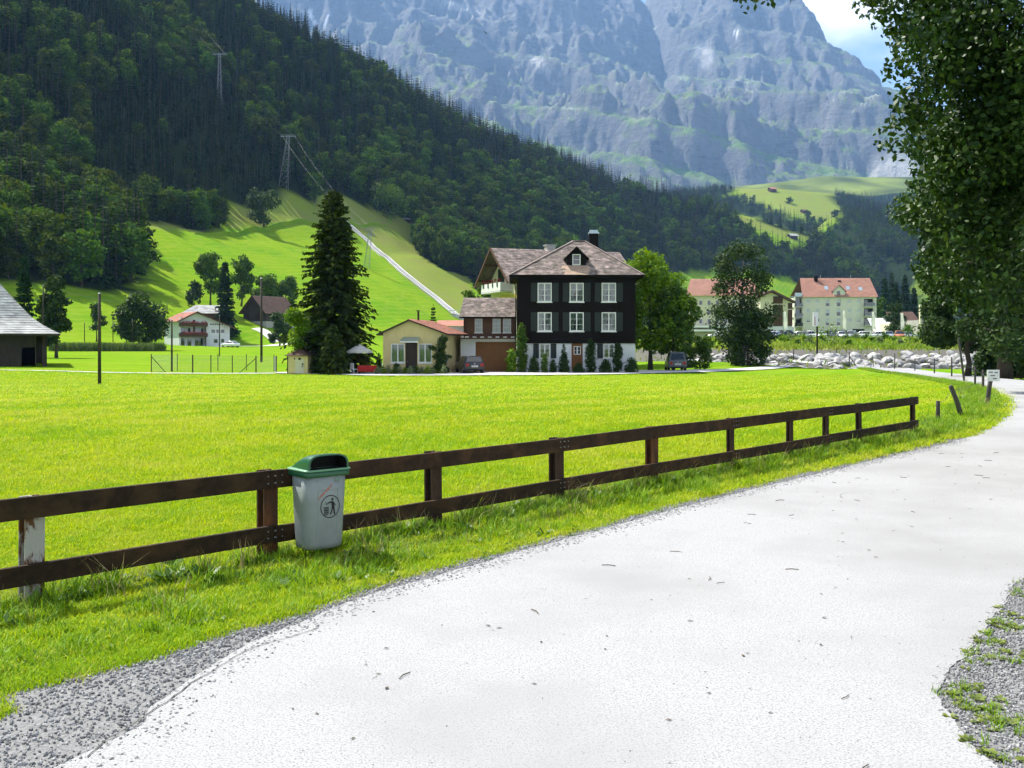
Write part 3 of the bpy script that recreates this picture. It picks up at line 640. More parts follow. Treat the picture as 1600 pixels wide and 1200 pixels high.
# grassy bank below a cart track on the hillside
lo = [hit(a, b) for a, b in ((300, 366), (352, 367), (420, 360), (455, 352), (492, 354), (540, 352), (580, 352.5), (612, 351))]; v = []; n = len(lo)
q = resample([tuple(p.to_2d()) for p in lo], 2.0)
for i, p in enumerate(q):
    e_ = math.sin(math.pi * i / (len(q) - 1)) ** 0.4; g0 = g1(p.x, p.y); g2 = g1(p.x - 1.5, p.y + 8)
    v += [(p.x, p.y, g0 - .3), (p.x - .3 * e_, p.y + .9, g0 + 2.3 * e_), (p.x - .8, p.y + 4, max(g0 + 2.4 * e_, g1(p.x - .8, p.y + 4) - .1)), (p.x - 1.5, p.y + 8, g2 - .1)]
f = [(4*i+k, 4*i+4+k, 4*i+5+k, 4*i+1+k) for i in range(len(q) - 1) for k in range(3)]
tag(link_mesh('terrace_bank', np_mesh('terrace_bank', np.array(v), np.array(f), False, [ground.data.materials[0]]), None), kind='structure')

# ------------------------------------------------------------------ building parts
pm('timber_black', (0.0075, 0.0058, 0.0054), (0.013, 0.010, 0.009), 6, 0.9, 0.5, 30, stretch=(1, 1, 6), spec=0.08)
pm('shutter_dark', (0.012, 0.018, 0.018), (0.017, 0.024, 0.023), 8, 0.6)
pm('white_paint', (0.72, 0.73, 0.72), (0.64, 0.65, 0.64), 5, 0.5)
pm('plaster_white', (0.62, 0.64, 0.66), (0.54, 0.56, 0.58), 1.2, 0.9, 0.2, 40)
pm('plaster_cream', (0.60, 0.57, 0.42), (0.52, 0.49, 0.36), 1.0, 0.9, 0.2, 40)
pm('plaster_yellow', (0.60, 0.50, 0.24), (0.52, 0.43, 0.21), 1.0, 0.9, 0.25, 40)
pm('plaster_green', (0.62, 0.615, 0.52), (0.57, 0.565, 0.48), 0.4, 0.9)
pm('yellow_band', (0.52, 0.44, 0.08), (0.45, 0.38, 0.08), 2, 0.8)
pm('shingle', (0.190, 0.152, 0.130), (0.125, 0.101, 0.090), 2.2, 0.9, island=0.42, c3=(0.26, 0.21, 0.185), s3=1.2)
pm('shingle_new', (0.42, 0.30, 0.22), (0.36, 0.26, 0.19), 2, 0.85, island=0.2)
pm('shingle_grey', (0.30, 0.305, 0.30), (0.22, 0.22, 0.22), 0.8, 0.75, island=0.22, c3=(0.36, 0.37, 0.36), s3=0.6)
pm('tile_red', (0.36, 0.155, 0.105), (0.27, 0.115, 0.08), 1.3, 0.85, island=0.3)
pm('tile_orange', (0.42, 0.185, 0.115), (0.34, 0.15, 0.10), 0.3, 0.85, 0.4, 6, c3=(0.38, 0.19, 0.13), s3=0.15)
pm('roof_brown', (0.105, 0.060, 0.042), (0.075, 0.045, 0.034), 1.5, 0.9, island=0.25)
pm('timber_brown', (0.085, 0.040, 0.020), (0.055, 0.027, 0.014), 5, 0.75, 0.4, 30, stretch=(3, 3, 0.4))
pm('garage_wood', (0.20, 0.085, 0.022), (0.145, 0.060, 0.016), 5, 0.65, 0.3, 30, stretch=(6, 1, 0.5))
pm('timber_grey', (0.060, 0.048, 0.036), (0.032, 0.026, 0.021), 3, 0.9, 0.5, 20, stretch=(4, 4, 0.3))
pm('door_dark', (0.030, 0.015, 0.010), (0.020, 0.010, 0.007), 6, 0.5)
pm('sheet_metal', (0.42, 0.50, 0.55), (0.36, 0.43, 0.48), 3, 0.35, metal=0.7, spec=0.5)
pm('steel_grey', (0.32, 0.34, 0.35), (0.25, 0.26, 0.27), 4, 0.5, metal=0.5)
pm('curtain', (0.50, 0.54, 0.50), (0.40, 0.44, 0.41), 3, 0.9, transl=0.3)
pm('interior', (0.030, 0.030, 0.030))
pm('concrete', (0.36, 0.355, 0.34), (0.29, 0.285, 0.275), 2, 0.9, 0.3, 30)
pm('concrete_pale', (0.55, 0.55, 0.54), (0.46, 0.46, 0.45), 2, 0.85)
pm('flower_red', (0.42, 0.05, 0.04), (0.30, 0.03, 0.05), 8, 0.7, island=0.3)
glass('pane'); glass('pane_teal', (0.22, 0.34, 0.34))
pm('blind', (0.50, 0.52, 0.56), (0.44, 0.46, 0.50), 8, 0.6)

def wall(mb, x0, x1, z0, z1, holes, y=0.0, depth=0.18, mi=0):
    """front wall in the xz plane with real openings and their reveals"""
    X = sorted({x0, x1, *[c for h in holes for c in h[:2]]}); Z = sorted({z0, z1, *[c for h in holes for c in h[2:4]]})
    X = [x for x in X if x0 <= x <= x1]; Z = [z for z in Z if z0 <= z <= z1]
    for i in range(len(X)-1):
        for k in range(len(Z)-1):
            cx_, cz_ = (X[i]+X[i+1])/2, (Z[k]+Z[k+1])/2
            if any(h[0] < cx_ < h[1] and h[2] < cz_ < h[3] for h in holes): continue
            mb.quad((X[i], y, Z[k]), (X[i+1], y, Z[k]), (X[i+1], y, Z[k+1]), (X[i], y, Z[k+1]), mi)
    for a, b, c, d in [h[:4] for h in holes]:
        y2 = y + depth
        mb.quad((a, y, c), (a, y2, c), (a, y2, d), (a, y, d), mi); mb.quad((b, y, c), (b, y, d), (b, y2, d), (b, y2, c), mi)
        mb.quad((a, y, d), (a, y2, d), (b, y2, d), (b, y, d), mi); mb.quad((a, y, c), (b, y, c), (b, y2, c), (a, y2, c), mi)
def window(parent, x0, x1, z0, z1, y, fmat='white_paint', cols=2, rows=3, fw=0.085, curtain=True, sill=True, pane='pane', bar=0.03, blind=0.0, name='window', proud=0.03):
    mb = MB(); a, b = y - proud, y + 0.07
    mb.box(x0, x0 + fw, a, b, z0, z1); mb.box(x1 - fw, x1, a, b, z0, z1); mb.box(x0 + fw, x1 - fw, a, b, z0, z0 + fw); mb.box(x0 + fw, x1 - fw, a, b, z1 - fw, z1)
    w = (x1 - x0 - 2 * fw) / cols
    for i in range(1, cols): c = x0 + fw + w * i; mb.box(c - 0.05, c + 0.05, a + 0.008, b - 0.004, z0 + fw, z1 - fw)
    for j in range(1, rows):
        c = z0 + fw + (z1 - z0 - 2 * fw) * j / rows
        for i in range(cols): mb.box(x0 + fw + w * i + (0.05 if i else 0), x0 + fw + w * (i + 1) - (0.05 if i < cols - 1 else 0), a + 0.02, b - 0.012, c - bar / 2, c + bar / 2)
    if sill: mb.box(x0 - 0.06, x1 + 0.06, a - 0.06, b, z0 - 0.09, z0 - 0.004)
    o = mb.build(name, M[fmat], parent)
    for i in range(cols):
        MB().quad((x0 + fw + w * i, y + 0.035, z0 + fw), (x0 + fw + w * (i + 1), y + 0.035, z0 + fw), (x0 + fw + w * (i + 1), y + 0.035, z1 - fw), (x0 + fw + w * i, y + 0.035, z1 - fw)).build('pane', M[pane], o)
    if curtain:
        for s in (0, 1):
            c = MB(); n = 9; cols_ = []
            for k in range(n + 1):
                t = k / n; zs = []
                for q in range(6):
                    h = q / 5; pin = 1.0 - 0.45 * math.exp(-((h - 0.30) / 0.25) ** 2) if curtain == 'tied' else 1.0
                    hw = (x1 - x0) / 2 - fw * 0.6; xx = (x0 + fw * 0.6 + t * hw * pin * 0.98) if s == 0 else (x1 - fw * 0.6 - t * hw * pin * 0.98)
                    zs.append((xx, y + 0.16 + 0.025 * (k % 2), z0 + fw * 0.5 + h * (z1 - z0 - fw)))
                cols_.append(zs)
            c.rings(cols_, closed=False, cap=False); c.build('curtain', M['curtain'], o)
    if blind: MB().box(x0 + fw, x1 - fw, y + 0.012, y + 0.03, z1 - fw - (z1 - z0) * blind, z1 - fw).build('blind', M['blind'], o)
    return o
def shingles(mb, A, B, C, D, rows, w, thick=0.035, seed=1, mi=0, patch=None):
    """lapped courses on the plane A-B (eave) to D-C (ridge), each shingle a face of its own"""
    A, B, C, D = [Vector(p) for p in (A, B, C, D)]; nrm = (B - A).cross(D - A).normalized(); rng = random.Random(seed)
    for r in range(rows):
        t0, t1 = r / rows, min(1.0, (r + 1.25) / rows); a0, b0 = A.lerp(D, t0), B.lerp(C, t0); a1, b1 = A.lerp(D, t1), B.lerp(C, t1)
        n = max(1, int((b0 - a0).length / w)); cuts = sorted([0.0, 1.0] + [(i + rng.uniform(-0.35, 0.35) + (0.5 if r % 2 else 0)) / n for i in range(1, n)])
        cuts = [min(max(c, 0), 1) for c in cuts]
        for i in range(len(cuts) - 1):
            u0, u1 = cuts[i], cuts[i+1]
            if u1 - u0 < 1e-4: continue
            up = nrm * (thick * rng.uniform(0.7, 1.3)); e = nrm * 0.002
            p = [a0.lerp(b0, u0) + up, a0.lerp(b0, u1) + up, a1.lerp(b1, u1) + e, a1.lerp(b1, u0) + e, a0.lerp(b0, u0), a0.lerp(b0, u1)]
            m_ = mi
            if patch and patch[0] < (p[0].x + p[1].x) / 2 < patch[1] and t0 < patch[2]: m_ = patch[3]
            mb.add(p, [(0, 1, 2, 3), (4, 5, 1, 0)], m_)
    mb.quad(A - nrm * 0.01, B - nrm * 0.01, C - nrm * 0.01, D - nrm * 0.01, mi)

# ---- the dark timber house
HB = empty('timber_house', (PX(900.5, 90), 90.0, g1(PX(900.5, 90), 90) ), 0, 'three storey black timber house with white window frames and hipped shingle roof', 'house')
def hx(px): return (px - 900.5) * 90 / F
Z0 = HB.location.z
def hzl(py, Y=90.0): return PZ(py, Y) - Z0
W2 = 5.3; ZB = hzl(534.5); ZE = hzl(431) 
up_w = [(hx(a), hx(b), hzl(d), hzl(c)) for c, d in ((442, 471.5), (488, 517.5)) for a, b in ((840, 862), (890, 912), (940, 962.5))]
lo_w = [(hx(843), hx(859.5), hzl(559.5), hzl(537)), (hx(943), hx(960), hzl(559.5), hzl(537))]; dr = (hx(893), hx(910.5), 0.12, hzl(536))
mb = MB(); wall(mb, -W2, W2, ZB, ZE + 0.3, up_w, 0, 0.2)
for a, b, c, d in ((-W2, 0, -W2, 9), (-W2, 9, W2, 9), (W2, 9, W2, 0)): mb.quad((a, b, ZB), (c, d, ZB), (c, d, ZE + 0.3), (a, b, ZE + 0.3))
for k in range(22):   # boards of the cladding
    z = ZB + (ZE - ZB) * k / 22
    xs_ = [-W2] + sorted([c for h in up_w if h[2] - 0.12 < z < h[3] + 0.05 for c in (h[0] - 0.02, h[1] + 0.02)]) + [W2]
    for i in range(0, len(xs_), 2): mb.box(xs_[i], xs_[i+1], -0.022, 0.004, z + 0.01, z + 0.035)
mb.build('timber_wall', M['timber_black'], HB)
mb = MB(); yb = 0.06; wall(mb, -W2 + 0.02, W2 - 0.02, -0.3, ZB, lo_w + [dr], yb, 0.25)
for a, b, c, d in ((-W2, yb, -W2, 9), (-W2, 9, W2, 9), (W2, 9, W2, yb)): mb.quad((a * .997, b, -0.3), (c * .997, d * .997, -0.3), (c * .997, d * .997, ZB), (a * .997, b, ZB))
mb.build('plaster_base', M['plaster_white'], HB)
MB().box(-W2 - 0.05, W2 + 0.05, -0.05, 0.05, ZB - 0.12, ZB - 0.003).build('sill_beam', M['timber_black'], HB)
mb = MB().box(-W2 + 0.1, W2 - 0.1, 2.2, 2.3, -0.2, ZE)
for z in (ZB, hzl(480)): mb.box(-W2 + 0.1, W2 - 0.1, 0.3, 8.8, z - 0.2, z)
mb.build('inner_wall', M['interior'], HB)
for h in up_w:
    window(HB, h[0], h[1], h[2], h[3], 0.0, curtain='tied')
    sw = 0.56
    for x0, x1 in ((h[0] - 0.05 - sw, h[0] - 0.05), (h[1] + 0.05, h[1] + 0.05 + sw)):
        s = MB().box(x0, x1, -0.06, -0.024, h[2], h[3])
        for k in range(11): z = h[2] + 0.10 + (h[3] - h[2] - 0.2) * k / 10.5; s.box(x0 + 0.07, x1 - 0.07, -0.075, -0.058, z, z + 0.07)
        s.build('shutter', M['shutter_dark'], HB)
for h in lo_w:
    window(HB, h[0], h[1], h[2], h[3], yb, curtain=True)
    for x0, x1 in ((h[0] - 0.56, h[0] - 0.06), (h[1] + 0.06, h[1] + 0.56)): MB().box(x0, x1, -0.02, 0.045, h[2] - 0.03, h[3]).build('shutter', M['shutter_dark'], HB)
dm = MB().box(dr[0], dr[1], yb + 0.08, yb + 0.14, dr[2], dr[3])
for k in range(5): dm.box(dr[0] + 0.03 + k * 0.2, dr[0] + 0.20 + k * 0.2, yb + 0.06, yb + 0.085, dr[2] + 0.05, hzl(556))
dd_ = dm.build('door', M['garage_wood'], HB); 
window(HB, hx(896.5), hx(907.5), hzl(554), hzl(541), yb + 0.045, rows=2, fw=0.06, curtain=False, sill=False, name='door_window')
MB().tube([(dr[1] - 0.1, yb + 0.03, 1.05), (dr[1] - 0.22, yb + 0.03, 1.05)], 0.015, 6).build('door_handle', M['steel_grey'], dd_)
MB().box(dr[0] - 0.3, dr[1] + 0.3, -0.7, yb + 0.3, -0.1, 0.115).build('doorstep', M['concrete'], HB)
EX, EY0, EY1 = 6.0, -0.7, 9.7; RX0, RX1, RZ = 0.0, 1.05, hzl(377, 94.5)
e = [(-EX, EY0, ZE), (EX, EY0, ZE), (EX, EY1, ZE), (-EX, EY1, ZE)]; r0, r1 = (RX0, 4.5, RZ), (RX1, 4.5, RZ)
mb = MB(); shingles(mb, e[0], e[1], r1, r0, 26, 0.28, seed=1, patch=(hx(880), hx(921), 0.24, 1)); shingles(mb, e[1], e[2], r1, r1, 24, 0.32, seed=2); shingles(mb, e[3], e[0], r0, r0, 24, 0.32, seed=3); mb.quad(e[2], e[3], r0, r1)
roof = mb.build('roof', [M['shingle'], M['shingle_new']], HB)
mb = MB()
for a, b in ((e[0], r0), (e[1], r1), (r0, r1)): mb.beam(Vector(a) + Vector((0, 0, .05)), Vector(b) + Vector((0, 0, .05)), 0.24, 0.06)
mb.build('ridge_cap', M['shingle'], roof)
MB().box(-EX, EX, EY0, EY1, ZE - 0.16, ZE - 0.012).build('soffit', M['timber_black'], HB)
mb = MB().tube([(-EX, EY0 - 0.08, ZE - 0.02), (EX, EY0 - 0.08, ZE - 0.02)], 0.085, 8); mb.build('gutter', M['timber_black'], HB)
MB().tube([(-EX + 0.05, EY0 - 0.08, ZE - 0.1), (-EX + 0.1, EY0, ZE - 0.5), (-W2 - 0.12, -0.1, ZE - 0.85), (-W2 - 0.12, -0.06, 0.2)], 0.05, 8).build('downpipe', M['timber_black'], HB, True)
# dormer
dx = hx(901.5); ds = (RZ - ZE) / 5.2; dy = 0.75; dz0 = ZE + (dy + 0.7) * ds; ap = hzl(385.5, 90.9); dw = 0.86; ez = hzl(400, 90.9)
mb = MB(); wh = (dx - 0.37, dx + 0.37, hzl(414.5, 90.9), hzl(397.5, 90.9)); wall(mb, dx - dw, dx + dw, dz0 - 0.1, ez, [wh], dy, 0.15)
mb.add([(dx - dw, dy, ez), (dx + dw, dy, ez), (dx, dy, ap - 0.12)], [(0, 1, 2)])
for s in (-1, 1): mb.add([(dx + s * dw, dy, dz0 - 0.1), (dx + s * dw, dy, ez), (dx + s * dw, dy + (ez - dz0) / ds + 0.2, ez)], [(0, 1, 2)])
dorm = mb.build('dormer', M['timber_black'], roof)
window(HB, wh[0], wh[1], wh[2], wh[3], dy - 0.01, rows=2, cols=1, curtain=False, sill=False, name='dormer_window'); MB().quad((dx-.6, dy+.5, dz0), (dx+.6, dy+.5, dz0), (dx+.6, dy+.5, ez), (dx-.6, dy+.5, ez)).build('dormer_back', M['interior'], HB)
mb = MB()
for s in (-1, 1):
    sl_ = (ap - ez) / dw; o1 = dw + 0.28; A = Vector((dx, dy - 0.35, ap)); Bq = Vector((dx + s * o1, dy - 0.35, ap - sl_ * o1)); bk = (ap - dz0) / ds + 0.6; ek = (ap - sl_ * o1 - dz0) / ds + 0.5
    Cq = Vector((dx + s * o1, dy + ek, ap - sl_ * o1)); Dq = Vector((dx, dy + bk, ap))
    mb.add([A, Bq, Cq, Dq] + [p - Vector((0, 0, 0.09)) for p in (A, Bq, Cq, Dq)], [(0, 1, 2, 3), (4, 7, 6, 5), (0, 4, 5, 1), (1, 5, 6, 2)])
mb.build('dormer_roof', M['timber_black'], roof)
cxm = PX(927, 96) - HB.location.x; ct = hzl(366, 96); mb = MB().box(cxm - 0.42, cxm + 0.42, 5.3, 6.1, RZ - 2.0, ct); chim = mb.build('chimney', M['timber_black'], roof)
MB().box(cxm - 0.5, cxm + 0.5, 5.22, 6.18, ct + 0.003, ct + 0.12).box(cxm - 0.38, cxm + 0.38, 5.35, 6.05, ct + 0.12, ct + 0.34).build('chimney_cap', M['sheet_metal'], roof)

# ---- garage wing left of it
GA = empty('garage_wing', (PX(761.5, 90), 90.0, Z0), 0, 'low brown timber wing with garage door between the black house and yellow bungalow', 'garage')
def ax(px): return (px - 761.5) * 90 / F
AX0, AX1 = ax(720), ax(807) ; AZ1 = hzl(495); AZm = hzl(528)
mb = MB(); aw = [(ax(a), ax(b), hzl(519.5, 90.6), hzl(498, 90.6)) for a, b in ((741.5, 753.5), (769.5, 782), (786, 798.5))]
wall(mb, AX0 + 0.55, AX1, AZm, AZ1 + 0.1, aw, 0.6, 0.12); mb.quad((AX0 + 0.55, 5, AZm), (AX0 + 0.55, 0.6, AZm), (AX0 + 0.55, 0.6, AZ1 + 0.1), (AX0 + 0.55, 5, AZ1 + 0.1)); mb.quad((AX0, 5.2, 0), (AX1, 5.2, 0), (AX1, 5.2, AZ1), (AX0, 5.2, AZ1))
for k in range(30): x = AX0 + 0.6 + (AX1 - AX0 - 0.65) * k / 30; mb.box(x, x + 0.02, 0.585, 0.604, AZm, hzl(521)); mb.box(x, x + 0.02, 0.585, 0.604, hzl(497), AZ1)
mb.build('upper_wall', M['timber_brown'], GA)
for h in aw: window(GA, *h, 0.6, fmat='concrete_pale', cols=1, rows=3, fw=0.06, curtain=True)
gd = (ax(743), ax(805), 0.02, hzl(534)); mb = MB(); wall(mb, AX0, AX1, -0.3, AZm, [gd], 0.0, 0.2); mb.quad((AX0, 5.2, -.3), (AX0, 0, -.3), (AX0, 0, AZm), (AX0, 5.2, AZm)); mb.build('lower_wall', M['plaster_white'], GA)
n = 14
for k in range(n):
    x0 = gd[0] + (gd[1] - gd[0]) * k / n; x1 = gd[0] + (gd[1] - gd[0]) * (k + 1) / n; MB().box(x0 + 0.006, x1 - 0.006, 0.12, 0.16, 0.04, gd[3]).build('garage_door_board', M['garage_wood'], GA)
MB().box(AX0 - 0.25, AX1 - 0.02, -0.9, 0.58, AZm - 0.10, AZm + 0.02).build('canopy', M['timber_brown'], GA)
for k in range(7):
    x = AX0 + 0.4 + k * 0.68; MB().box(x, x + 0.34, -0.85, -0.55, AZm + 0.022, AZm + 0.022 + 0.09).build('canopy_stone', M['concrete_pale'], GA, bevel=0.03)
rA, rB = (AX0 - 0.15, -0.05, AZ1), (AX1 + 0.0, -0.05, AZ1); rz_ = hzl(465.5, 93); mb = MB(); shingles(mb, rA, rB, (AX1, 2.9, rz_), (AX0 + 0.12, 2.9, rz_), 15, 0.26, seed=9); mb.quad((AX1, 5.9, AZ1), (AX0 - .15, 5.9, AZ1), (AX0 + .12, 2.9, rz_), (AX1, 2.9, rz_))
mb.add([(AX0 + 0.55, 0.6, AZ1), (AX0 + 0.55, 5.2, AZ1), (AX0 + 0.55, 2.9, rz_ - 0.1)], [(0, 1, 2)]); mb.build('roof', M['shingle'], GA)
MB().box(AX0 - 0.15, AX1, -0.09, -0.01, AZ1 - 0.14, AZ1 - 0.01).build('fascia', M['timber_black'], GA)

# ---- cream chalet behind
rz = R(20); CH = empty('cream_chalet', (0.75, 103.2, g1(0, 103)), rz, 'cream chalet with brown roof and white balcony behind the garage wing', 'house')
cz0 = CH.location.z; E = 8.55 - cz0; T = 11.75 - cz0; Lg = 13.0; mb = MB()
mb.quad((0, 9, 0), (0, 0, 0), (0, 0, E), (0, 9, E)); mb.add([(0, 0, E), (0, 9, E), (0, 4.5, T - 0.3)], [(1, 0, 2)]); mb.quad((0, 0, 0), (Lg, 0, 0), (Lg, 0, E), (0, 0, E)); mb.quad((Lg, 9, 0), (0, 9, 0), (0, 9, E), (Lg, 9, E)); mb.quad((Lg, 0, 0), (Lg, 9, 0), (Lg, 9, E), (Lg, 0, E))
mb.build('wall', M['plaster_cream'], CH)
mb = MB(); sl_ = (T - E) / 4.5; ov = 1.0; xg = -1.6
shingles(mb, (xg, -ov, E - sl_ * ov), (Lg + .6, -ov, E - sl_ * ov), (Lg + .6, 4.5, T), (xg, 4.5, T), 20, 0.3, seed=12); shingles(mb, (Lg + .6, 9 + ov, E - sl_ * ov), (xg, 9 + ov, E - sl_ * ov), (xg, 4.5, T), (Lg + .6, 4.5, T), 6, 1.0, seed=13)
rf = mb.build('roof', M['shingle'], CH)
mb = MB()
for yy in (-ov, 9 + ov): mb.beam((xg - .02, yy, E - sl_ * ov - 0.06), (xg - .02, 4.5, T - 0.06), 0.08, 0.26)
mb.build('barge_board', M['timber_brown'], CH)
mb = MB()
for yy in (0.2, 2.4, 4.5, 6.6, 8.8): mb.beam((xg + .1, yy, T - abs(yy - 4.5) * sl_ - 0.22), (0.1, yy, T - abs(yy - 4.5) * sl_ - 0.22), 0.16, 0.18)
mb.build('purlin', M['timber_brown'], CH)
for yy, z0, z1 in ((2.0, E - 0.4, E + 1.1), (5.0, E - 0.4, E + 1.1)):
    MB().box(-0.05, 0.03, yy, yy + 1.0, z0, z1).build('window', M['pane_teal'], CH); 
    for q in (-0.5, 1.02): MB().box(-0.07, -0.02, yy + q, yy + q + 0.46, z0, z1).build('shutter', M['shutter_dark'], CH)
for yy in (0.8, 2.6, 4.6): MB().box(-0.04, 0.03, yy, yy + 1.1, E - 3.6, E - 2.4).build('window', M['pane_teal'], CH)
MB().box(-0.05, 0.0, 0.1, 6.0, E - 2.35, E - 1.8).build('painted_band', M['yellow_band'], CH)
MB().box(-1.3, 0, 2.2, 8.6, E - 1.55, E - 1.4).build('balcony_floor', M['concrete_pale'], CH)
mb = MB().box(-1.3, -1.24, 2.2, 8.6, E - 1.38, E - 0.55); mb.box(-1.24, 0, 2.2, 2.26, E - 1.38, E - 0.55); mb.build('balcony_parapet', M['white_paint'], CH)
for k in range(4): MB().box(-1.36, -1.31, 3.0 + k * 1.5, 3.25 + k * 1.5, E - 1.0, E - 0.5).build('slot', M['shutter_dark'], CH)
for k in range(5): 
    mb = MB(); 
    for q in range(14): a = Vector((-1.27 + random.uniform(-.12, .12), 2.6 + k * 1.3 + random.uniform(-.3, .3), E - 0.5 + random.uniform(0, .28))); mb.quad(a, a + Vector((.1, .08, .02)), a + Vector((.06, .12, .12)), a + Vector((-.05, .06, .1)))
    mb.build('flowers', M['flower_red'], CH)
mb = MB().box(2.6, 6.5, 0.2, 2.0, E + 1.5, E + 1.64); mb.build('roof_hatch_lid', M['sheet_metal'], rf); MB().box(3.0, 6.2, 0.35, 2.0, E + 0.5, E + 1.49).build('roof_hatch', M['timber_brown'], rf)
MB().box(5.0, 6.0, 4.8, 5.6, T - 0.5, T + 0.5).box(4.9, 6.1, 4.7, 5.7, T + 0.503, T + 0.62).build('chimney', M['concrete'], rf)

# ---- yellow bungalow
rz = R(-9); YB = empty('yellow_bungalow', (PX(598, 86), 86.2, g1(-11, 86)), rz, 'small yellow bungalow with red tiled roof and climbing plant', 'house')
yz = YB.location.z; wdt = 5.25; dep = 7.5; E = PZ(518, 86) - yz; T = PZ(499, 86) - yz; ax_ = 2.35
def yx(px): return (px - 598) * 86 / F / math.cos(rz) * 1.0
holes = [(yx(611), yx(632.5), PZ(566.5, 86) - yz, PZ(537, 86) - yz), (yx(654.5), yx(675.5), PZ(566.5, 86) - yz, PZ(537, 86) - yz)]; dh = (yx(633.5), yx(652.5), 0.12, PZ(535.5, 86) - yz)
mb = MB(); wall(mb, 0, wdt, -0.3, E, holes + [dh], 0, 0.16); mb.add([(0, 0, E), (wdt, 0, E), (ax_, 0, T - 0.08)], [(0, 1, 2)])
mb.quad((wdt, 0, -.3), (wdt, dep, -.3), (wdt, dep, E), (wdt, 0, E)); mb.quad((0, dep, -.3), (0, 0, -.3), (0, 0, E), (0, dep, E)); mb.quad((wdt, dep, -.3), (0, dep, -.3), (0, dep, E), (wdt, dep, E)); mb.add([(wdt, dep, E), (0, dep, E), (ax_, dep, T - .08)], [(0, 1, 2)])
mb.build('wall', M['plaster_yellow'], YB)
for h in holes: window(YB, *h, 0.0, cols=2, rows=1, fw=0.07, curtain=True)
d_ = MB().box(dh[0], dh[1], 0.09, 0.14, dh[2], dh[3]).box(dh[0] + 0.1, dh[1] - 0.1, 0.07, 0.092, dh[2] + 0.15, dh[2] + 0.9).box(dh[0] + 0.1, dh[1] - 0.1, 0.07, 0.092, dh[2] + 1.05, dh[3] - 0.12).build('door', M['door_dark'], YB)
MB().tube([(dh[0] + 0.12, 0.05, 1.05), (dh[0] + 0.24, 0.05, 1.05)], 0.015, 6).build('door_handle', M['steel_grey'], d_)
MB().box(dh[0] - 0.2, dh[1] + 0.2, -0.6, 0.1, -0.1, 0.115).build('doorstep', M['concrete'], YB)
mb = MB().quad((dh[0] - 0.28, -0.75, dh[3] + 0.12), (dh[1] + 0.28, -0.75, dh[3] + 0.12), (dh[1] + 0.18, 0.0, dh[3] + 0.5), (dh[0] - 0.18, 0.0, dh[3] + 0.5)); cn = mb.build('door_canopy', M['sheet_metal'], YB)
MB().box(dh[0] - 0.28, dh[1] + 0.28, -0.78, -0.74, dh[3] + 0.02, dh[3] + 0.12).build('canopy_edge', M['white_paint'], cn)
mb = MB(); lsl = (T - E) / ax_; rsl = (T - E) / (wdt - ax_); oy = -0.35
for r_ in range(10):    # barrel tile courses on the right-hand slope
    t0, t1 = r_ / 10, (r_ + 1.12) / 10
    A = Vector((ax_ + (wdt + 0.55 - ax_) * (1 - t0), oy, T - rsl * (wdt + 0.55 - ax_) * (1 - t0))); Bq = Vector((ax_ + (wdt + 0.55 - ax_) * max(0, 1 - t1), oy, T - rsl * (wdt + 0.55 - ax_) * max(0, 1 - t1)))
    for k in range(26):
        y0 = (dep + 0.7) * k / 26; y1 = (dep + 0.7) * (k + 0.92) / 26; lift = Vector((0, 0, 0.05 + random.uniform(0, .02))); ym = (y0 + y1) / 2
        mb.add([A + Vector((0, y0, 0)), A + Vector((0, ym, 0)) + lift * 1.6, A + Vector((0, y1, 0)), Bq + Vector((0, y0, 0)), Bq + Vector((0, ym, 0)) + lift * .7, Bq + Vector((0, y1, 0))], [(0, 1, 4, 3), (1, 2, 5, 4), (0, 2, 1)])
rf = mb.build('roof_tiles', M['tile_red'], YB)
mb = MB(); mb.beam((ax_ - 0.02, oy, T - .05), (ax_ - 0.02, dep + .35, T - .05), 0.12, 0.10)
A, Bq = Vector((-0.5, oy, T - lsl * (ax_ + 0.5))), Vector((ax_, oy, T)); mb.prism([A, Bq, Bq + Vector((0, 0, -.12)), A + Vector((0, 0, -.12))], (0, dep + .7, 0)); A = Vector((wdt + .55, oy, T - rsl * (wdt + .55 - ax_))); mb.prism([Bq + Vector((0,0,-.02)), A + Vector((0,0,-.02)), A + Vector((0, 0, -.14)), Bq + Vector((0, 0, -.14))], (0, dep + .7, 0))
mb.build('roof_deck', M['timber_grey'], YB)
MB().tube([(ax_ + 0.25, 2.0, T - .3), (ax_ + 0.25, 2.0, T + 0.75)], 0.09, 8).box(ax_ + 0.1, ax_ + 0.4, 1.85, 2.15, T + 0.76, T + 0.82).build('flue', M['door_dark'], YB)
MB().box(wdt + 0.003, wdt + 0.06, 1.2, 1.7, 0.9, 1.6).build('meter_box', M['concrete_pale'], YB)
# red metal roof of the lean-to between bungalow and wing
LT = empty('lean_to', (PX(700, 96), 96.0, g1(-6, 96)), 0, 'small lean-to with dull red roof behind the yellow bungalow', 'shed'); z_ = LT.location.z
zz = PZ(501, 96) - z_; MB().quad((-1.2, 0, zz - 0.5), (1.6, 0, zz - 0.5), (1.6, 3, zz + 0.1), (-1.2, 3, zz + 0.1)).build('roof', M['tile_red'], LT)
MB().box(-1.1, 1.5, 0.2, 2.9, 0, zz - 0.52).build('wall', M['plaster_white'], LT)

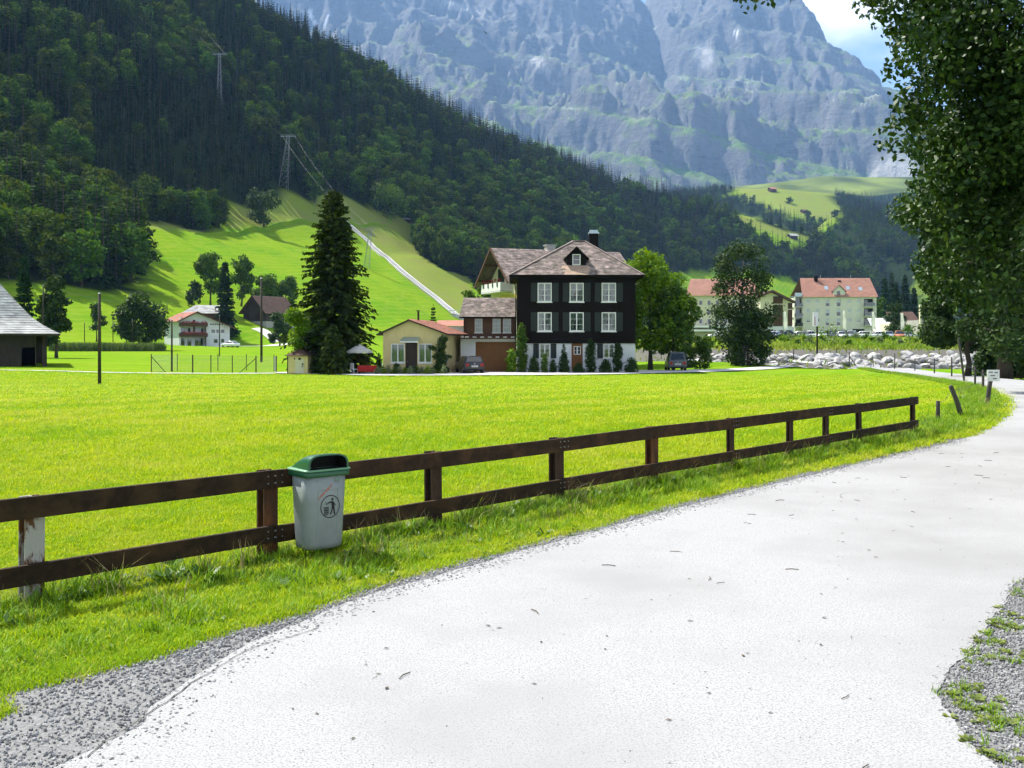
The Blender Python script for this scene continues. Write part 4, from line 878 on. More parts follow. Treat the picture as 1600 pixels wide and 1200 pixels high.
# ---- yellow garden shed
SH = empty('garden_shed', (PX(465, 84.5), 84.5, g1(-18, 84.5)), R(-6), 'small pale yellow garden shed with pyramid roof under the leafy tree', 'shed')
hh = 1.55; mb = MB().box(-0.88, 0.88, 0, 1.8, -0.1, hh); mb.build('wall', M['plaster_yellow'], SH)
mb = MB(); a = [(-1.05, -0.2, hh), (1.05, -0.2, hh), (1.05, 2.0, hh), (-1.05, 2.0, hh)]; tp = (0, 0.9, hh + 0.62)
for i in range(4): shingles(mb, a[i], a[(i+1) % 4], tp, tp, 8, 0.2, seed=20 + i)
mb.build('roof', M['roof_brown'], SH); MB().box(-0.2, 0.55, -0.03, 0.01, 0.0, 1.3).build('door', M['plaster_cream'], SH)
for k, (x, z, s) in enumerate(((-0.25, 1.3, .06), (0.18, 1.3, .1), (0.45, 0.85, .07), (0.42, 0.65, .05))): MB().box(x - s, x + s, -0.05, -0.02, z - s, z + s).build('hatch', M['door_dark'], SH)
MB().box(-0.9, -0.82, -0.02, -0.001, 0, hh).build('corner_board', M['door_dark'], SH)

# ---- big barn on the left
BL = empty('old_barn', (PX(68, 90), 90.0, g1(-42, 90)), R(25), 'old dark timber barn with sweeping grey shingle roof at the left edge', 'barn'); bz = BL.location.z
E = PZ(521.5, 89) - bz; xr = 0.0; wx0, wx1 = -24.0, -0.7
hole = (PX(37, 90) - BL.location.x, PX(56, 90) - BL.location.x, 0.0, PZ(543, 90) - bz)
mb = MB(); wall(mb, wx0, hole[1] + 0.02, -0.2, E, [hole], 0.6, 0.25)
xx = wx0
while xx < hole[1] - 0.3:     # upright weathered boards
    w_ = random.uniform(0.22, 0.34)
    if not (hole[0] - w_ < xx < hole[1]): mb.box(xx + 0.01, xx + w_ - 0.01, 0.555 + random.uniform(0, .03), 0.6, random.uniform(0, .1), E)
    else: mb.box(xx + 0.01, xx + w_ - 0.01, 0.56, 0.6, hole[3] + 0.01, E)
    xx += w_
mb.quad((wx0, 13, 0), (wx0, .6, 0), (wx0, .6, E), (wx0, 13, E)); mb.quad((hole[1] + .02, .6, -.2), (hole[1] + .02, 13, -.2), (hole[1] + .02, 13, E), (hole[1] + .02, .6, E)); mb.quad((0, 13, 0), (wx0, 13, 0), (wx0, 13, E), (0, 13, E))
mb.build('wall', M['timber_grey'], BL); MB().box(wx0 + 1, -2, 5, 5.1, 0, E).build('inner_wall', M['interior'], BL)
for px_, yq in ((68.5, 0.4), (70.5, 1.6)): MB().box(PX(px_, 90) - BL.location.x - 0.14, PX(px_, 90) - BL.location.x + 0.14, yq - .14, yq + .14, 0, E).build('post', M['timber_grey'], BL)
prof = [(0, 0), (0.7, 0.36), (1.4, 0.78), (2.3, 1.45), (3.1, 2.35), (4.0, 3.4), (5.5, 5.2), (7.2, 7.1)]
ring = lambda d_, h_: [Vector((wx0 - 1.2 + d_, -1.0 + d_, E + h_)), Vector((PX(84, 89) - BL.location.x - d_, -1.0 + d_, E + h_)), Vector((PX(84, 89) - BL.location.x - d_, 14.4 - d_, E + h_)), Vector((wx0 - 1.2 + d_, 14.4 - d_, E + h_))]
mb = MB()
for i in range(len(prof) - 1):
    a, b = ring(*prof[i]), ring(*prof[i+1]); n = max(2, int(math.hypot(prof[i+1][0] - prof[i][0], prof[i+1][1] - prof[i][1]) / 0.3))
    for k in (0, 1): shingles(mb, a[k], a[k+1], b[k+1], b[k], n, 0.35, 0.03, seed=30 + i * 4 + k)
    for k in (2, 3): mb.quad(a[k], a[(k+1) % 4], b[(k+1) % 4], b[k])
mb.build('roof', M['shingle_grey'], BL)
a = ring(0, 0); MB().box(a[0].x, a[1].x, a[0].y, a[2].y, E - 0.14, E - 0.02).build('soffit', M['timber_grey'], BL)

# ---- white chalet with balconies
WC = empty('white_chalet', (PX(280, 238), 238.0, PZ(541.5, 238)), R(35), 'white three storey chalet with dark balconies at the foot of the hill', 'house'); wz = WC.location.z
wd = 12.2; E1 = PZ(499.5, 238) - wz; T = PZ(486.5, 238) - wz; E2 = PZ(509.5, 238) - wz; axp = 3.9; st = 2.35; dep = 12.0
zf = [0.0, st + .1, 2 * st + .2]
rec = (0.4, 6.4); hol = [(rec[0], rec[1], 0.15, st - 0.1), (rec[0], rec[1], zf[1] + 0.05, zf[2] - 0.25), (rec[0], rec[1], zf[2] + 0.05, zf[2] + 2.0)]
wn = [(7.6, 8.7, zf[1] + 0.75, zf[1] + 1.75), (8.8, 9.6, zf[1] + 0.75, zf[1] + 1.75), (9.9, 11.0, zf[1] + 0.75, zf[1] + 1.75), (8.2, 9.3, 0.8, 1.9), (10.0, 10.9, 0.9, 1.9)]
mb = MB(); wall(mb, 0, wd, -3, E2, hol + wn, 0, 1.5); mb.add([(0, 0, E2), (wd, 0, E2), (axp, 0, T - 0.2), (0, 0, E1)], [(0, 1, 2, 3)])
ch2 = MB()
mb.quad((0, dep, -3), (0, 0, -3), (0, 0, E1), (0, dep, E1)); mb.quad((wd, 0, -3), (wd, dep, -3), (wd, dep, E2), (wd, 0, E2)); mb.quad((wd, dep, -.3), (0, dep, -.3), (0, dep, E2), (wd, dep, E2)); mb.quad((rec[0], 1.5, 0), (wd, 1.5, 0), (wd, 1.5, E2), (rec[0], 1.5, E2))
mb.build('wall', M['plaster_white'], WC)
for h in wn: window(WC, *h, 0.02, cols=1, rows=1, fw=0.08, curtain=False, sill=False, pane='pane_teal')
for f_ in range(3):
    for x in (0.8, 2.4, 4.2, 5.2): MB().box(x, x + 0.9, 1.44, 1.49, zf[f_] + 0.15, zf[f_] + 1.95).build('balcony_door', M['pane_teal'], WC)
for f_ in (1, 2):
    bal = MB().box(rec[0] - 0.5, rec[1] + 0.15, -0.9, -0.82, zf[f_] - 0.02, zf[f_] + 0.78); bal.box(rec[0] - .5, rec[0] - .42, -.82, 0, zf[f_] - .02, zf[f_] + .78); b_ = bal.build('balcony_rail', M['timber_brown'], WC); MB().box(rec[0] - .5, rec[1] + .15, -.9, 0, zf[f_] - .14, zf[f_] - .03).build('balcony_floor', M['timber_brown'], WC)
    mb = MB()
    for q in range(60): a = Vector((random.uniform(rec[0], rec[1]), -0.9 + random.uniform(-.15, .1), zf[f_] + random.uniform(.6, .95))); mb.quad(a, a + Vector((.22, .1, .02)), a + Vector((.12, .16, .2)), a + Vector((-.1, .06, .16)))
    mb.build('flowers', M['flower_red'], WC)
MB().box(3.3, 3.5, -0.9, -0.02, zf[1] + .9, E1).box(6.2, 6.4, -.2, -.01, 0, E1 - .3).build('balcony_post', M['timber_brown'], WC)
s1 = (T - E1) / axp; s2 = (T - E2) / (wd - axp); oy = -1.3; mb = MB()
shingles(mb, (-0.9, dep + .5, E1 - s1 * .9), (-0.9, oy, E1 - s1 * .9), (axp, oy, T), (axp, dep + .5, T), 10, 0.6, 0.05, seed=51); mb.build('roof', M['tile_red'], WC)  # sunlit left slope: its brighter, redder colour carries the light
mb = MB(); shingles(mb, (wd + .9, oy, E2 - s2 * .9), (wd + .9, dep + .5, E2 - s2 * .9), (axp, dep + .5, T), (axp, oy, T), 12, 0.6, 0.05, seed=52); mb.build('roof', M['roof_brown'], WC)  # same roof, shade of the right slope put into a darker colour
mb = MB().beam((-0.9, oy - .03, E1 - s1 * .9 - .1), (axp, oy - .03, T - .1), 0.06, 0.3).beam((axp, oy - .03, T - .1), (wd + .9, oy - .03, E2 - s2 * .9 - .1), 0.06, 0.3); mb.build('barge_board', M['timber_brown'], WC)
mb = MB()   # sun-bleached sign band under the roof
for k in range(6): mb.box(7.4 + k * 0.55, 7.8 + k * 0.55, -0.03, -0.003, zf[2] + 0.35, zf[2] + 0.62)
mb.build('wall_ornament', M['timber_grey'], WC)
# pale roof behind it
BR = empty('pale_roofed_barn', (PX(318, 262), 262, g1(PX(318, 262), 262)), R(10), 'barn with pale metal roof showing above the white chalet', 'barn'); z_ = BR.location.z
zt = PZ(476, 262) - z_; zb = PZ(489, 258) - z_; MB().box(-4.5, 5, 0, 7, -1, zb - 0.1).build('wall', M['timber_brown'], BR); mb = MB(); shingles(mb, (-5.5, -.8, zb), (6, -.8, zb), (5, 3.5, zt), (-2.5, 3.5, zt), 8, 0.7, 0.04, seed=60); mb.quad((6, 7.8, zb), (-5.5, 7.8, zb), (-2.5, 3.5, zt), (5, 3.5, zt)); mb.build('roof', M['shingle_grey'], BR)

# ---- dark barn on the slope
rz = R(-32); DB = empty('dark_barn', (PX(379, 285), 286, PZ(511, 286)), rz, 'dark brown barn with steep gable on the slope above the lane', 'barn'); z_ = DB.location.z
gw, gl_ = 9.0, 11.0; E = PZ(486, 286) - z_; T = PZ(462.5, 286) - z_; zf_ = PZ(502.5, 286) - z_
mb = MB().quad((0, 0, zf_), (gw, 0, zf_), (gw, 0, E), (0, 0, E)).quad((gw, 0, zf_), (gw, gl_, zf_), (gw, gl_, E), (gw, 0, E)).quad((0, gl_, zf_), (0, 0, zf_), (0, 0, E), (0, gl_, E)).quad((gw, gl_, zf_), (0, gl_, zf_), (0, gl_, E), (gw, gl_, E))
mb.add([(0, 0, E), (gw, 0, E), (gw/2, 0, T - .2)], [(0, 1, 2)])
for k in range(24): x = gw * k / 24; mb.box(x, x + .08, -.05, 0, zf_, E + (T - E) * (1 - abs(x - gw/2) / (gw/2)) - .3)
mb.build('wall', M['timber_grey'], DB); MB().box(-.05, gw + .05, -.08, gl_, -6, zf_ - .005).build('stone_base', M['concrete'], DB)
mb = MB(); s_ = (T - E) / (gw / 2); shingles(mb, (gw + .9, -1.2, E - s_*.9), (gw + .9, gl_ + .8, E - s_*.9), (gw/2, gl_ + .8, T), (gw/2, -1.2, T), 14, .5, .05, seed=65); shingles(mb, (-.9, gl_ + .8, E - s_*.9), (-.9, -1.2, E - s_*.9), (gw/2, -1.2, T), (gw/2, gl_ + .8, T), 14, .5, .05, seed=66); mb.build('roof', M['roof_brown'], DB)
for x in (1.0, 4.8): MB().box(x, x + 1.6, -.1, -.06, zf_ + .2, zf_ + 2.3).build('door', M['door_dark'], DB)
# ------------------------------------------------------------------ town beyond the river
AP = empty('apartment_block', (PX(1312, 300), 300.0, g1(PX(1312, 300), 300)), 0, 'pale green apartment block with orange tiled roof beyond the river', 'building'); az = AP.location.z
K = 300 / F
def bx_(px): return (px - 1312) * K
def bz_(py, Y=300.0): return PZ(py, Y) - az
XL, XR = bx_(1254), bx_(1369.5); ZE = bz_(463.5)
sm_w = [(bx_(c - 3.2), bx_(c + 3.2), bz_(r + 3.2), bz_(r - 3.2)) for r in (470.5, 485.3, 500) for c in (1263, 1277.3, 1327, 1342)]
tl_w = [(bx_(c - 3.4), bx_(c + 3.4), bz_(r + 6), bz_(r - 6)) for r in (473, 488, 503) for c in (1293, 1310.3)]
bal_r = [(bx_(1350), bx_(1364.5), bz_(r + 8), bz_(r - 3.5)) for r in (470.5, 485.3, 500)]
gar = [(bx_(1252.8 + 1.5), bx_(1272), 0.05, bz_(516.5)), (bx_(1280), bx_(1324.5), 0.05, bz_(516.5)), (bx_(1332), bx_(1351), 0.05, bz_(514))]
mb = MB(); wall(mb, XL, XR, -1, ZE, sm_w + tl_w + bal_r + gar, 0, 0.9); mb.quad((XR, 0, -1), (XR, 13, -1), (XR, 13, ZE), (XR, 0, ZE)); mb.quad((XL, 13, -1), (XL, 0, -1), (XL, 0, ZE), (XL, 13, ZE)); mb.quad((XR, 13, -1), (XL, 13, -1), (XL, 13, ZE), (XR, 13, ZE)); mb.build('wall', M['plaster_green'], AP)
MB().box(XL + .2, XR - .2, 1.0, 1.1, 0, ZE - .2).build('inner_wall', M['interior'], AP)
for i, h in enumerate(sm_w): window(AP, *h, 0.12, cols=2, rows=1, fw=0.10, curtain=False, sill=False, pane='pane_teal', blind=random.choice([0.9, 0.6, 0.85, 0.0]))
for i, h in enumerate(tl_w): window(AP, *h, 0.12, cols=1, rows=2, fw=0.12, curtain=False, sill=False, pane='pane_teal', blind=random.choice([0.5, 0.4, 0.55]))
for h in bal_r:
    MB().box(h[0] - .2, h[1] + .2, -1.2, 0.0, h[2] - 0.2, h[2]).build('balcony_floor', M['concrete_pale'], AP); MB().box(h[0] - .2, h[1] + .2, -1.2, -1.14, h[2] + .02, h[2] + 1.0).build('balustrade', M['pane_teal'], AP)
    MB().box(h[0] - .2, h[1] + .2, -1.22, -1.12, h[2] + 1.0, h[2] + 1.07).build('handrail', M['steel_grey'], AP); MB().box(h[0] + .4, h[0] + 1.4, .85, .9, h[2], h[3] - .2).build('balcony_door', M['pane_teal'], AP)
for r in (473, 489, 504):
    z_ = bz_(r + 6); MB().box(bx_(1241), XL - .003, -0.5, 5, z_ - .2, z_).build('balcony_floor', M['concrete_pale'], AP); MB().box(bx_(1241), XL - .003, -.5, -.44, z_ + .02, z_ + 1.0).build('balustrade', M['pane_teal'], AP); MB().box(bx_(1243), XL - .003, 1.5, 1.6, z_, z_ + 2.4).build('balcony_door', M['pane_teal'], AP)
MB().box(bx_(1243), XL - .003, 1.7, 6, -1, bz_(464)).build('side_tower', M['plaster_green'], AP); MB().box(bx_(1242), XL - .003, 0, 6, bz_(463.5), bz_(462)).box(bx_(1242), XL - .003, 0, .06, bz_(462), bz_(457.5)).build('roof_terrace', M['sheet_metal'], AP)
MB().box(bx_(1241), bx_(1242.5), -.5, 0, 0, bz_(464)).box(bx_(1262), bx_(1263), -.3, -.05, 0, 1).build('pillar', M['plaster_green'], AP)
T = bz_(434.5, 306); mb = MB(); shingles(mb, (XL - .3, -.7, ZE - .1), (XR + .3, -.7, ZE - .1), (XR + .2, 6.3, T), (XL + 1.0, 6.3, T), 22, .8, .06, seed=70); mb.quad((XR + .3, 13.6, ZE), (XL - .3, 13.6, ZE), (XL + 1, 6.3, T), (XR + .2, 6.3, T)); mb.add([(XR + .02, 0, ZE), (XR + .02, 12.8, ZE), (XR + .02, 6.3, T - .2)], [(0, 1, 2)])
pm('tile_salmon', (0.36, 0.185, 0.135), (0.30, 0.155, 0.115), 0.3, 0.85, island=0.12)
ar = mb.build('roof', M['tile_salmon'], AP)
dx0, dx1, dt, dzb = bx_(1302), bx_(1320.5), bz_(446), bz_(455)
mb = MB(); hole = (bx_(1307), bx_(1313.5), bz_(464), bz_(452)); wall(mb, dx0, dx1, ZE - .2, dzb, [hole], -.05, .5); mb.add([(dx0, -.05, dzb), (dx1, -.05, dzb), ((dx0 + dx1) / 2, -.05, dt)], [(0, 1, 2)])
for x in (dx0, dx1): mb.add([(x, -.05, ZE), (x, -.05, dzb), (x, 2.2, dzb)], [(0, 1, 2)])
mb.build('dormer', M['plaster_green'], ar); window(AP, *hole, .02, cols=1, rows=2, curtain=False, sill=False, pane='pane_teal', name='dormer_window')
mb = MB(); xm = (dx0 + dx1) / 2
for s, x in ((-1, dx0 - .3), (1, dx1 + .3)): mb.add([(xm, -.4, dt + .12), (x, -.4, dzb - .1), (x, 2.2, dzb - .1), (xm, 4.2, dt + .12)] + [(xm, -.4, dt), (x, -.4, dzb - .25), (x, 2.2, dzb - .25), (xm, 4.2, dt)], [(0, 1, 2, 3), (4, 5, 6, 7), (0, 4, 5, 1)])
mb.build('dormer_roof', M['roof_brown'], ar)
def slope_y(py): t = (bz_(py) - ZE) / (T - ZE); return -.7 + 7 * t
for px_, py_ in ((1295, 452), (1329, 452), (1348, 453.5)):
    z = bz_(py_, 303); t = (z - ZE) / (T - ZE); y = -.7 + 7 * t; MB().add([(bx_(px_ - 3), y - .15, z - .1), (bx_(px_ + 3), y - .15, z - .1), (bx_(px_ + 3), y + .75, z + .95), (bx_(px_ - 3), y + .75, z + .95)], [(0, 1, 2, 3)]).build('skylight', M['sheet_metal'], ar)
for px_, py_ in ((1283, 430), (1320, 437)): MB().box(bx_(px_ - 2.5), bx_(px_ + 2.5), 4.8, 5.8, bz_(445, 305), bz_(py_ + 1, 305)).build('chimney', M['timber_black'], ar)
MB().tube([(bx_(1339), 5.6, T - .3), (bx_(1339), 5.6, T + 1.0)], .1, 6).tube([(bx_(1291), 5.6, T - .3), (bx_(1291), 5.6, T + .9)], .12, 6).build('vent_pipe', M['steel_grey'], ar)
WX = XR + .4; mb = MB(); zt, zb = bz_(444, 312), bz_(471, 308); mb.quad((WX, 6, zb), (bx_(1377), 6, zb), (bx_(1377), 11, zt), (WX, 11, zt)); mb.build('wing_roof', M['tile_salmon'], AP); MB().box(WX, bx_(1374), 7.2, 13, -1, zb - .1).build('wing_wall', M['plaster_green'], AP)

HT = empty('cream_hotel', (PX(1132, 290), 290, g1(PX(1132, 290), 290)), 0, 'cream building with orange roof half hidden behind the open tree', 'building'); z0 = HT.location.z; K2 = 290 / F
q = lambda px: (px - 1132) * K2
zq = lambda py, Y=290: PZ(py, Y) - z0
x0, x1 = q(1074), q(1188); hs_ = [(q(c - 3), q(c + 3), zq(r + 4), zq(r - 4)) for r in (473, 488, 502) for c in range(1082, 1186, 13)]
mb = MB(); wall(mb, x0, x1, -1, zq(462), hs_, 0, .4); mb.quad((x1, 0, -1), (x1, 12, -1), (x1, 12, zq(462)), (x1, 0, zq(462))); mb.build('wall', M['plaster_cream'], HT); MB().box(x0, x1, .5, .6, 0, zq(463)).build('inner_wall', M['interior'], HT)
for h in hs_: window(HT, *h, .1, cols=1, rows=1, curtain=False, sill=False, pane='pane_teal', fw=.12)
mb = MB(); shingles(mb, (x0 - .6, -.9, zq(462)), (x1 + .3, -.9, zq(462)), (x1 - 1, 6, zq(436, 296)), (x0 + 2, 6, zq(436, 296)), 18, .8, .06, seed=75); mb.add([(x1, 0, zq(462)), (x1, 12, zq(462)), (x1 - .5, 6, zq(437, 296))], [(0, 1, 2)]); mb.build('roof', M['tile_salmon'], HT)
MB().box(x0 - 1, x1, -2.5, -.01, zq(512), zq(509)).box(x0 - 1, x1, -2.5, -.01, zq(518), zq(515)).build('awning', M['white_paint'], HT)

TB = empty('timber_clad_building', (PX(1212, 284), 284, g1(PX(1212, 284), 284)), 0, 'gabled building with brown timber panels beside the apartment block', 'building'); z0 = TB.location.z; K3 = 284 / F
q = lambda px: (px - 1212) * K3
zq = lambda py, Y=284: PZ(py, Y) - z0
MB().prism([(q(1188), 0, zq(510)), (q(1238), 0, zq(510)), (q(1238), 0, zq(473)), (q(1205), 0, zq(457)), (q(1188), 0, zq(465))], (0, 11, 0)).build('wall', M['plaster_cream'], TB)
MB().box(q(1189), q(1240), -.4, 11, -1, zq(510.2)).build('ground_floor', M['plaster_white'], TB)
for a, b, c, d in ((1208, 1223, 510, 476), (1208, 1223, 475, 463), (1231, 1238, 510, 484), (1231, 1238, 483, 473.5)): MB().box(q(a), q(b), -.12, -.003, zq(c) + .1, zq(d)).build('timber_panel', M['timber_brown'], TB)
mb = MB().beam((q(1184), 5, zq(465)), (q(1205), 5, zq(454.5)), 13, .5).beam((q(1205), 5, zq(454.5)), (q(1241), 5, zq(472.5)), 13, .5); mb.build('roof', M['roof_brown'], TB)
for k in range(4): MB().box(q(1192 + k * 12), q(1200 + k * 12), -.45, -.41, .1, zq(516)).build('shop_window', M['pane_teal'], TB)

LB = empty('white_tent_roof', (PX(1380, 262), 262, g1(PX(1380, 262), 262)), 0, 'low hall with bright white roof right of the apartment block', 'building'); z0 = LB.location.z; K4 = 262 / F
MB().box(-2.3, 3.0, 0.5, 8, -.5, PZ(517, 262) - z0).build('wall', M['concrete'], LB); MB().quad((-2.4, 0, PZ(518, 262) - z0), (3.2, 0, PZ(518, 262) - z0), (3.2, 5, PZ(497, 267) - z0), (-2.4, 5, PZ(497, 267) - z0)).build('roof', M['white_paint'], LB)
GH = empty('grey_roofed_house', (PX(1416, 255), 255, g1(PX(1416, 255), 255)), 0, 'low house with grey roof behind the cedar in the village', 'house'); z0 = GH.location.z; K4 = 255 / F
MB().box(-24 * K4, 21 * K4, 0, 8, -.5, PZ(505, 255) - z0).build('wall', M['plaster_cream'], GH); mb = MB(); shingles(mb, (-26 * K4, -.8, PZ(506, 255) - z0), (22.5 * K4, -.8, PZ(506, 255) - z0), (21 * K4, 4.5, PZ(487, 259) - z0), (-22 * K4, 4.5, PZ(487, 259) - z0), 10, .6, .05, seed=80); mb.build('roof', M['roof_brown'], GH); MB().box(-20 * K4, 20 * K4, -.1, -.02, .2, PZ(515, 255) - z0).build('stone_front', M['concrete'], GH)
for k in range(3): MB().box((-14 + k * 12) * K4, (-8 + k * 12) * K4, -.14, -.105, .8, 1.9).build('window', M['pane_teal'], GH)
GS = empty('glass_front_hall', (PX(1470, 240), 240, g1(PX(1470, 240), 240)), 0, 'flat hall with banded glass front behind parked cars', 'building'); z0 = GS.location.z; K5 = 240 / F
MB().box(-34 * K5, 120 * K5, .3, 9, -.5, PZ(500, 240) - z0).build('wall', M['concrete'], GS); MB().box(-33.5 * K5, -31 * K5, -.4, .3, -.5, PZ(476, 240) - z0).build('pillar', M['plaster_cream'], GS)
for k in range(3):
    z1 = PZ(506 + k * 7, 240) - z0; MB().box(-30 * K5, 118 * K5, .1, .29, z1 - .85, z1).build('glass_band', M['pane_teal'], GS); MB().box(-31 * K5, 118 * K5, .05, .28, z1 + .004, z1 + .2).build('mullion', M['concrete_pale'], GS)

# ------------------------------------------------------------------ cars
pm('paint_white', (0.72, 0.73, 0.74), None, rough=0.25, spec=0.5); pm('paint_silver', (0.42, 0.44, 0.46), None, rough=0.3, metal=0.5); pm('paint_dark', (0.018, 0.020, 0.026), None, rough=0.2, spec=0.6)
pm('paint_grey', (0.085, 0.10, 0.105), None, rough=0.28, metal=0.3); pm('paint_blue', (0.05, 0.09, 0.17), None, rough=0.25); pm('paint_orange', (0.38, 0.14, 0.07), None, rough=0.3)
pm('car_glass', (0.015, 0.020, 0.022), None, rough=0.05, spec=0.8); pm('tyre', (0.016, 0.016, 0.016), None, rough=0.85); pm('rim', (0.40, 0.41, 0.42), None, rough=0.35, metal=0.8); pm('tail_red', (0.30, 0.015, 0.012), None, rough=0.25); pm('plate_white', (0.70, 0.70, 0.68), None, rough=0.5); pm('plate_ink', (0.03, 0.03, 0.03))
def car(loc, rz, label, paint, L=4.5, W=1.78, H=1.5, wagon=True, detail=2, group=None):
    """rear end at y=0 facing -y, nose towards +y"""
    e = empty('parked_car', loc, rz, label, 'car', group); w = W / 2
    st = [(0.0, .42, .80, .86), (0.06, .32, .93, .97), (0.5, .28, .97, 1.0), (L * .5, .28, .97, 1.0), (L * .70, .28, .97, 1.0), (L * .80, .28, .92, .99), (L * .95, .30, .76, .94), (L, .40, .62, .84)] if wagon else [(0.0, .42, .88, .86), (0.06, .32, .97, .97), (0.7, .28, 1.0, 1.0), (L * .5, .28, .97, 1.0), (L * .70, .28, .96, 1.0), (L * .82, .28, .90, .98), (L * .95, .30, .74, .93), (L, .40, .60, .82)]
    rs = []
    for y, zb, zt, k in st:
        x = w * k; rs.append([(-x * .94, y, zb), (x * .94, y, zb), (x, y, zb + (zt - zb) * .3), (x, y, zb + (zt - zb) * .7), (x * .93, y, zt), (-x * .93, y, zt), (-x, y, zb + (zt - zb) * .7), (-x, y, zb + (zt - zb) * .3)])
    MB().rings(rs).build('body', M[paint], e, True, 0.02 if detail > 1 else 0)
    y0, y1, r0_, r1_ = (.10, L * .74, .45, L * .52) if wagon else (.55, L * .76, 1.15, L * .54)
    zb = .93; bw, rw = w * .92, w * .70
    b = [(-bw, y0, zb), (bw, y0, zb), (bw, y1, zb), (-bw, y1, zb)]; t = [(-rw, r0_, H), (rw, r0_, H), (rw, r1_, H), (-rw, r1_, H)]
    bm = [tuple((Vector(p).lerp(Vector(q_), .93))) for p, q_ in zip(b, t)]
    MB().rings([b, bm, [tuple(Vector(p) + Vector((0, 0, .0))) for p in t]]).build('cabin', M[paint], e, True, 0.03 if detail > 1 else 0)
    def pane(i, j, s0, s1, a, c, nm):
        p0, p1, q0, q1 = Vector(b[i]), Vector(b[j]), Vector(t[i]), Vector(t[j]); n_ = (p1 - p0).cross(q0 - p0).normalized() * .012
        f = lambda u, h: p0.lerp(p1, u).lerp(q0.lerp(q1, u), h) + n_
        MB().quad(f(s0, a), f(s1, a), f(s1, c), f(s0, c)).build(nm, M['car_glass'], e)
    pane(0, 1, .08, .92, .16, .84, 'rear_window'); pane(2, 3, .06, .94, .06, .9, 'windscreen')
    for s0, s1 in ((.06, .34), (.37, .64), (.67, .93)): pane(1, 2, s0, s1, .10, .86, 'side_window'); pane(3, 0, 1 - s1, 1 - s0, .10, .86, 'side_window')
    for x in (-w + .02, w - .02):
        for y in (.78, L - .85):
            s = 1 if x > 0 else -1; wh = MB(); wh.tube([(x - s * .2, y, .31), (x + s * .005, y, .31)], .31, 16); o = wh.build('wheel', M['tyre'], e); MB().tube([(x - s * .02, y, .31), (x + s * .015, y, .31)], .2, 10).build('rim', M['rim'], o)
    if detail > 1:
        for s in (-1, 1):
            MB().box(s * w * .70 - .12, s * w * .70 + .14, -.012, .06, .62, .88).build('tail_light', M['tail_red'], e, bevel=.02)
            MB().box(s * (w + .02) - .05, s * (w + .02) + .10 * s, L * .66, L * .66 + .14, .95, 1.08).build('mirror', M[paint], e, bevel=.02)
        MB().box(-w * .9, w * .9, -.06, .05, .40, .56).build('bumper', M[paint], e, bevel=.03)
        pl = MB().box(-.27, .27, -.075, -.062, .60 - .02, .71).build('number_plate', M['plate_white'], e)
        m_ = MB()
        for k in range(7): m_.box(-.21 + k * .06, -.175 + k * .06, -.079, -.0755, .61, .68)
        m_.build('plate_characters', M['plate_ink'], pl); MB().tube([(0, -.02, .86), (0, -.004, .86)], .05, 12).build('badge', M['rim'], e)
        MB().box(-w * .7, w * .7, .02, .10, .30, .40).build('diffuser', M['tyre'], e); MB().box(-.3, .3, .42, .5, H - .02, H + .02).build('spoiler', M[paint], e)
    return e
x, y = PX(742, 86), 86.0; car((x, y - .6, g1(x, y) + .02), R(14), 'black estate car parked by the garage door seen from behind', 'paint_dark', 4.6, 1.84, 1.5)
x, y = PX(1059, 93.5), 93.5; car((x, y, g1(x, y) + .02), R(-3), 'grey compact van parked under the tree right of the black house', 'paint_grey', 4.2, 1.76, 1.78)
x, y = PX(371, 222), 222; car((x, y, g1(x, y)), R(60), 'white car parked beside the white chalet', 'paint_white', 4.4, 1.8, 1.45, False, 1)
lot = [(1122, 'paint_silver', 1.2, 'silver car in the village car park left of the open tree'), (1137, 'paint_blue', .3, 'blue car in the village car park seen left of the open tree'), (1209, 'paint_white', 2.6, 'white car parked before the timber clad building'), (1228, 'paint_dark', 1.5, 'dark green car parked left end of the visible row'),
       (1246, 'paint_silver', 1.2, 'silver car below the stacked balconies of the apartment block'), (1262, 'paint_white', 1.35, 'long white car parked left of the black sign post'), (1285, 'paint_white', 2.8, 'white car facing the river right of the sign post'), (1301, 'paint_dark', 2.7, 'dark car parked behind the young bank trees'), (1315, 'paint_white', 2.9, 'white car parked below the apartment dormer'),
       (1330, 'paint_silver', 2.6, 'silver car parked below the apartment garage openings'), (1344, 'paint_white', 1.25, 'low white car parked below the right balconies'), (1370, 'paint_white', 1.4, 'white estate car parked below the white roofed hall'), (1389, 'paint_silver', 2.8, 'rounded silver car parked left of the orange car'), (1405, 'paint_orange', 2.9, 'orange car parked in the riverside row'), (1419, 'paint_silver', 2.7, 'silver car parked right of the orange car'),
       (1448, 'paint_blue', 1.5, 'dark blue car parked before the banded glass hall'), (1470, 'paint_dark', 1.45, 'dark car parked before the glass hall beside the blue one'), (1492, 'paint_grey', 1.5, 'grey car parked at the right end of the row by the trees')]
for k, (px_, pn, a, lb) in enumerate(lot):
    Y = 196 + (k % 3) * 1.6; x = PX(px_, Y); car((x - 2.2 * -math.sin(a), Y - 2.2 * math.cos(a), g1(x, Y) - .0), a, lb, pn, 4.2, 1.76, 1.5 + .12 * (k % 4 == 1), k % 2 == 0, 1, 'cars parked beyond the river')

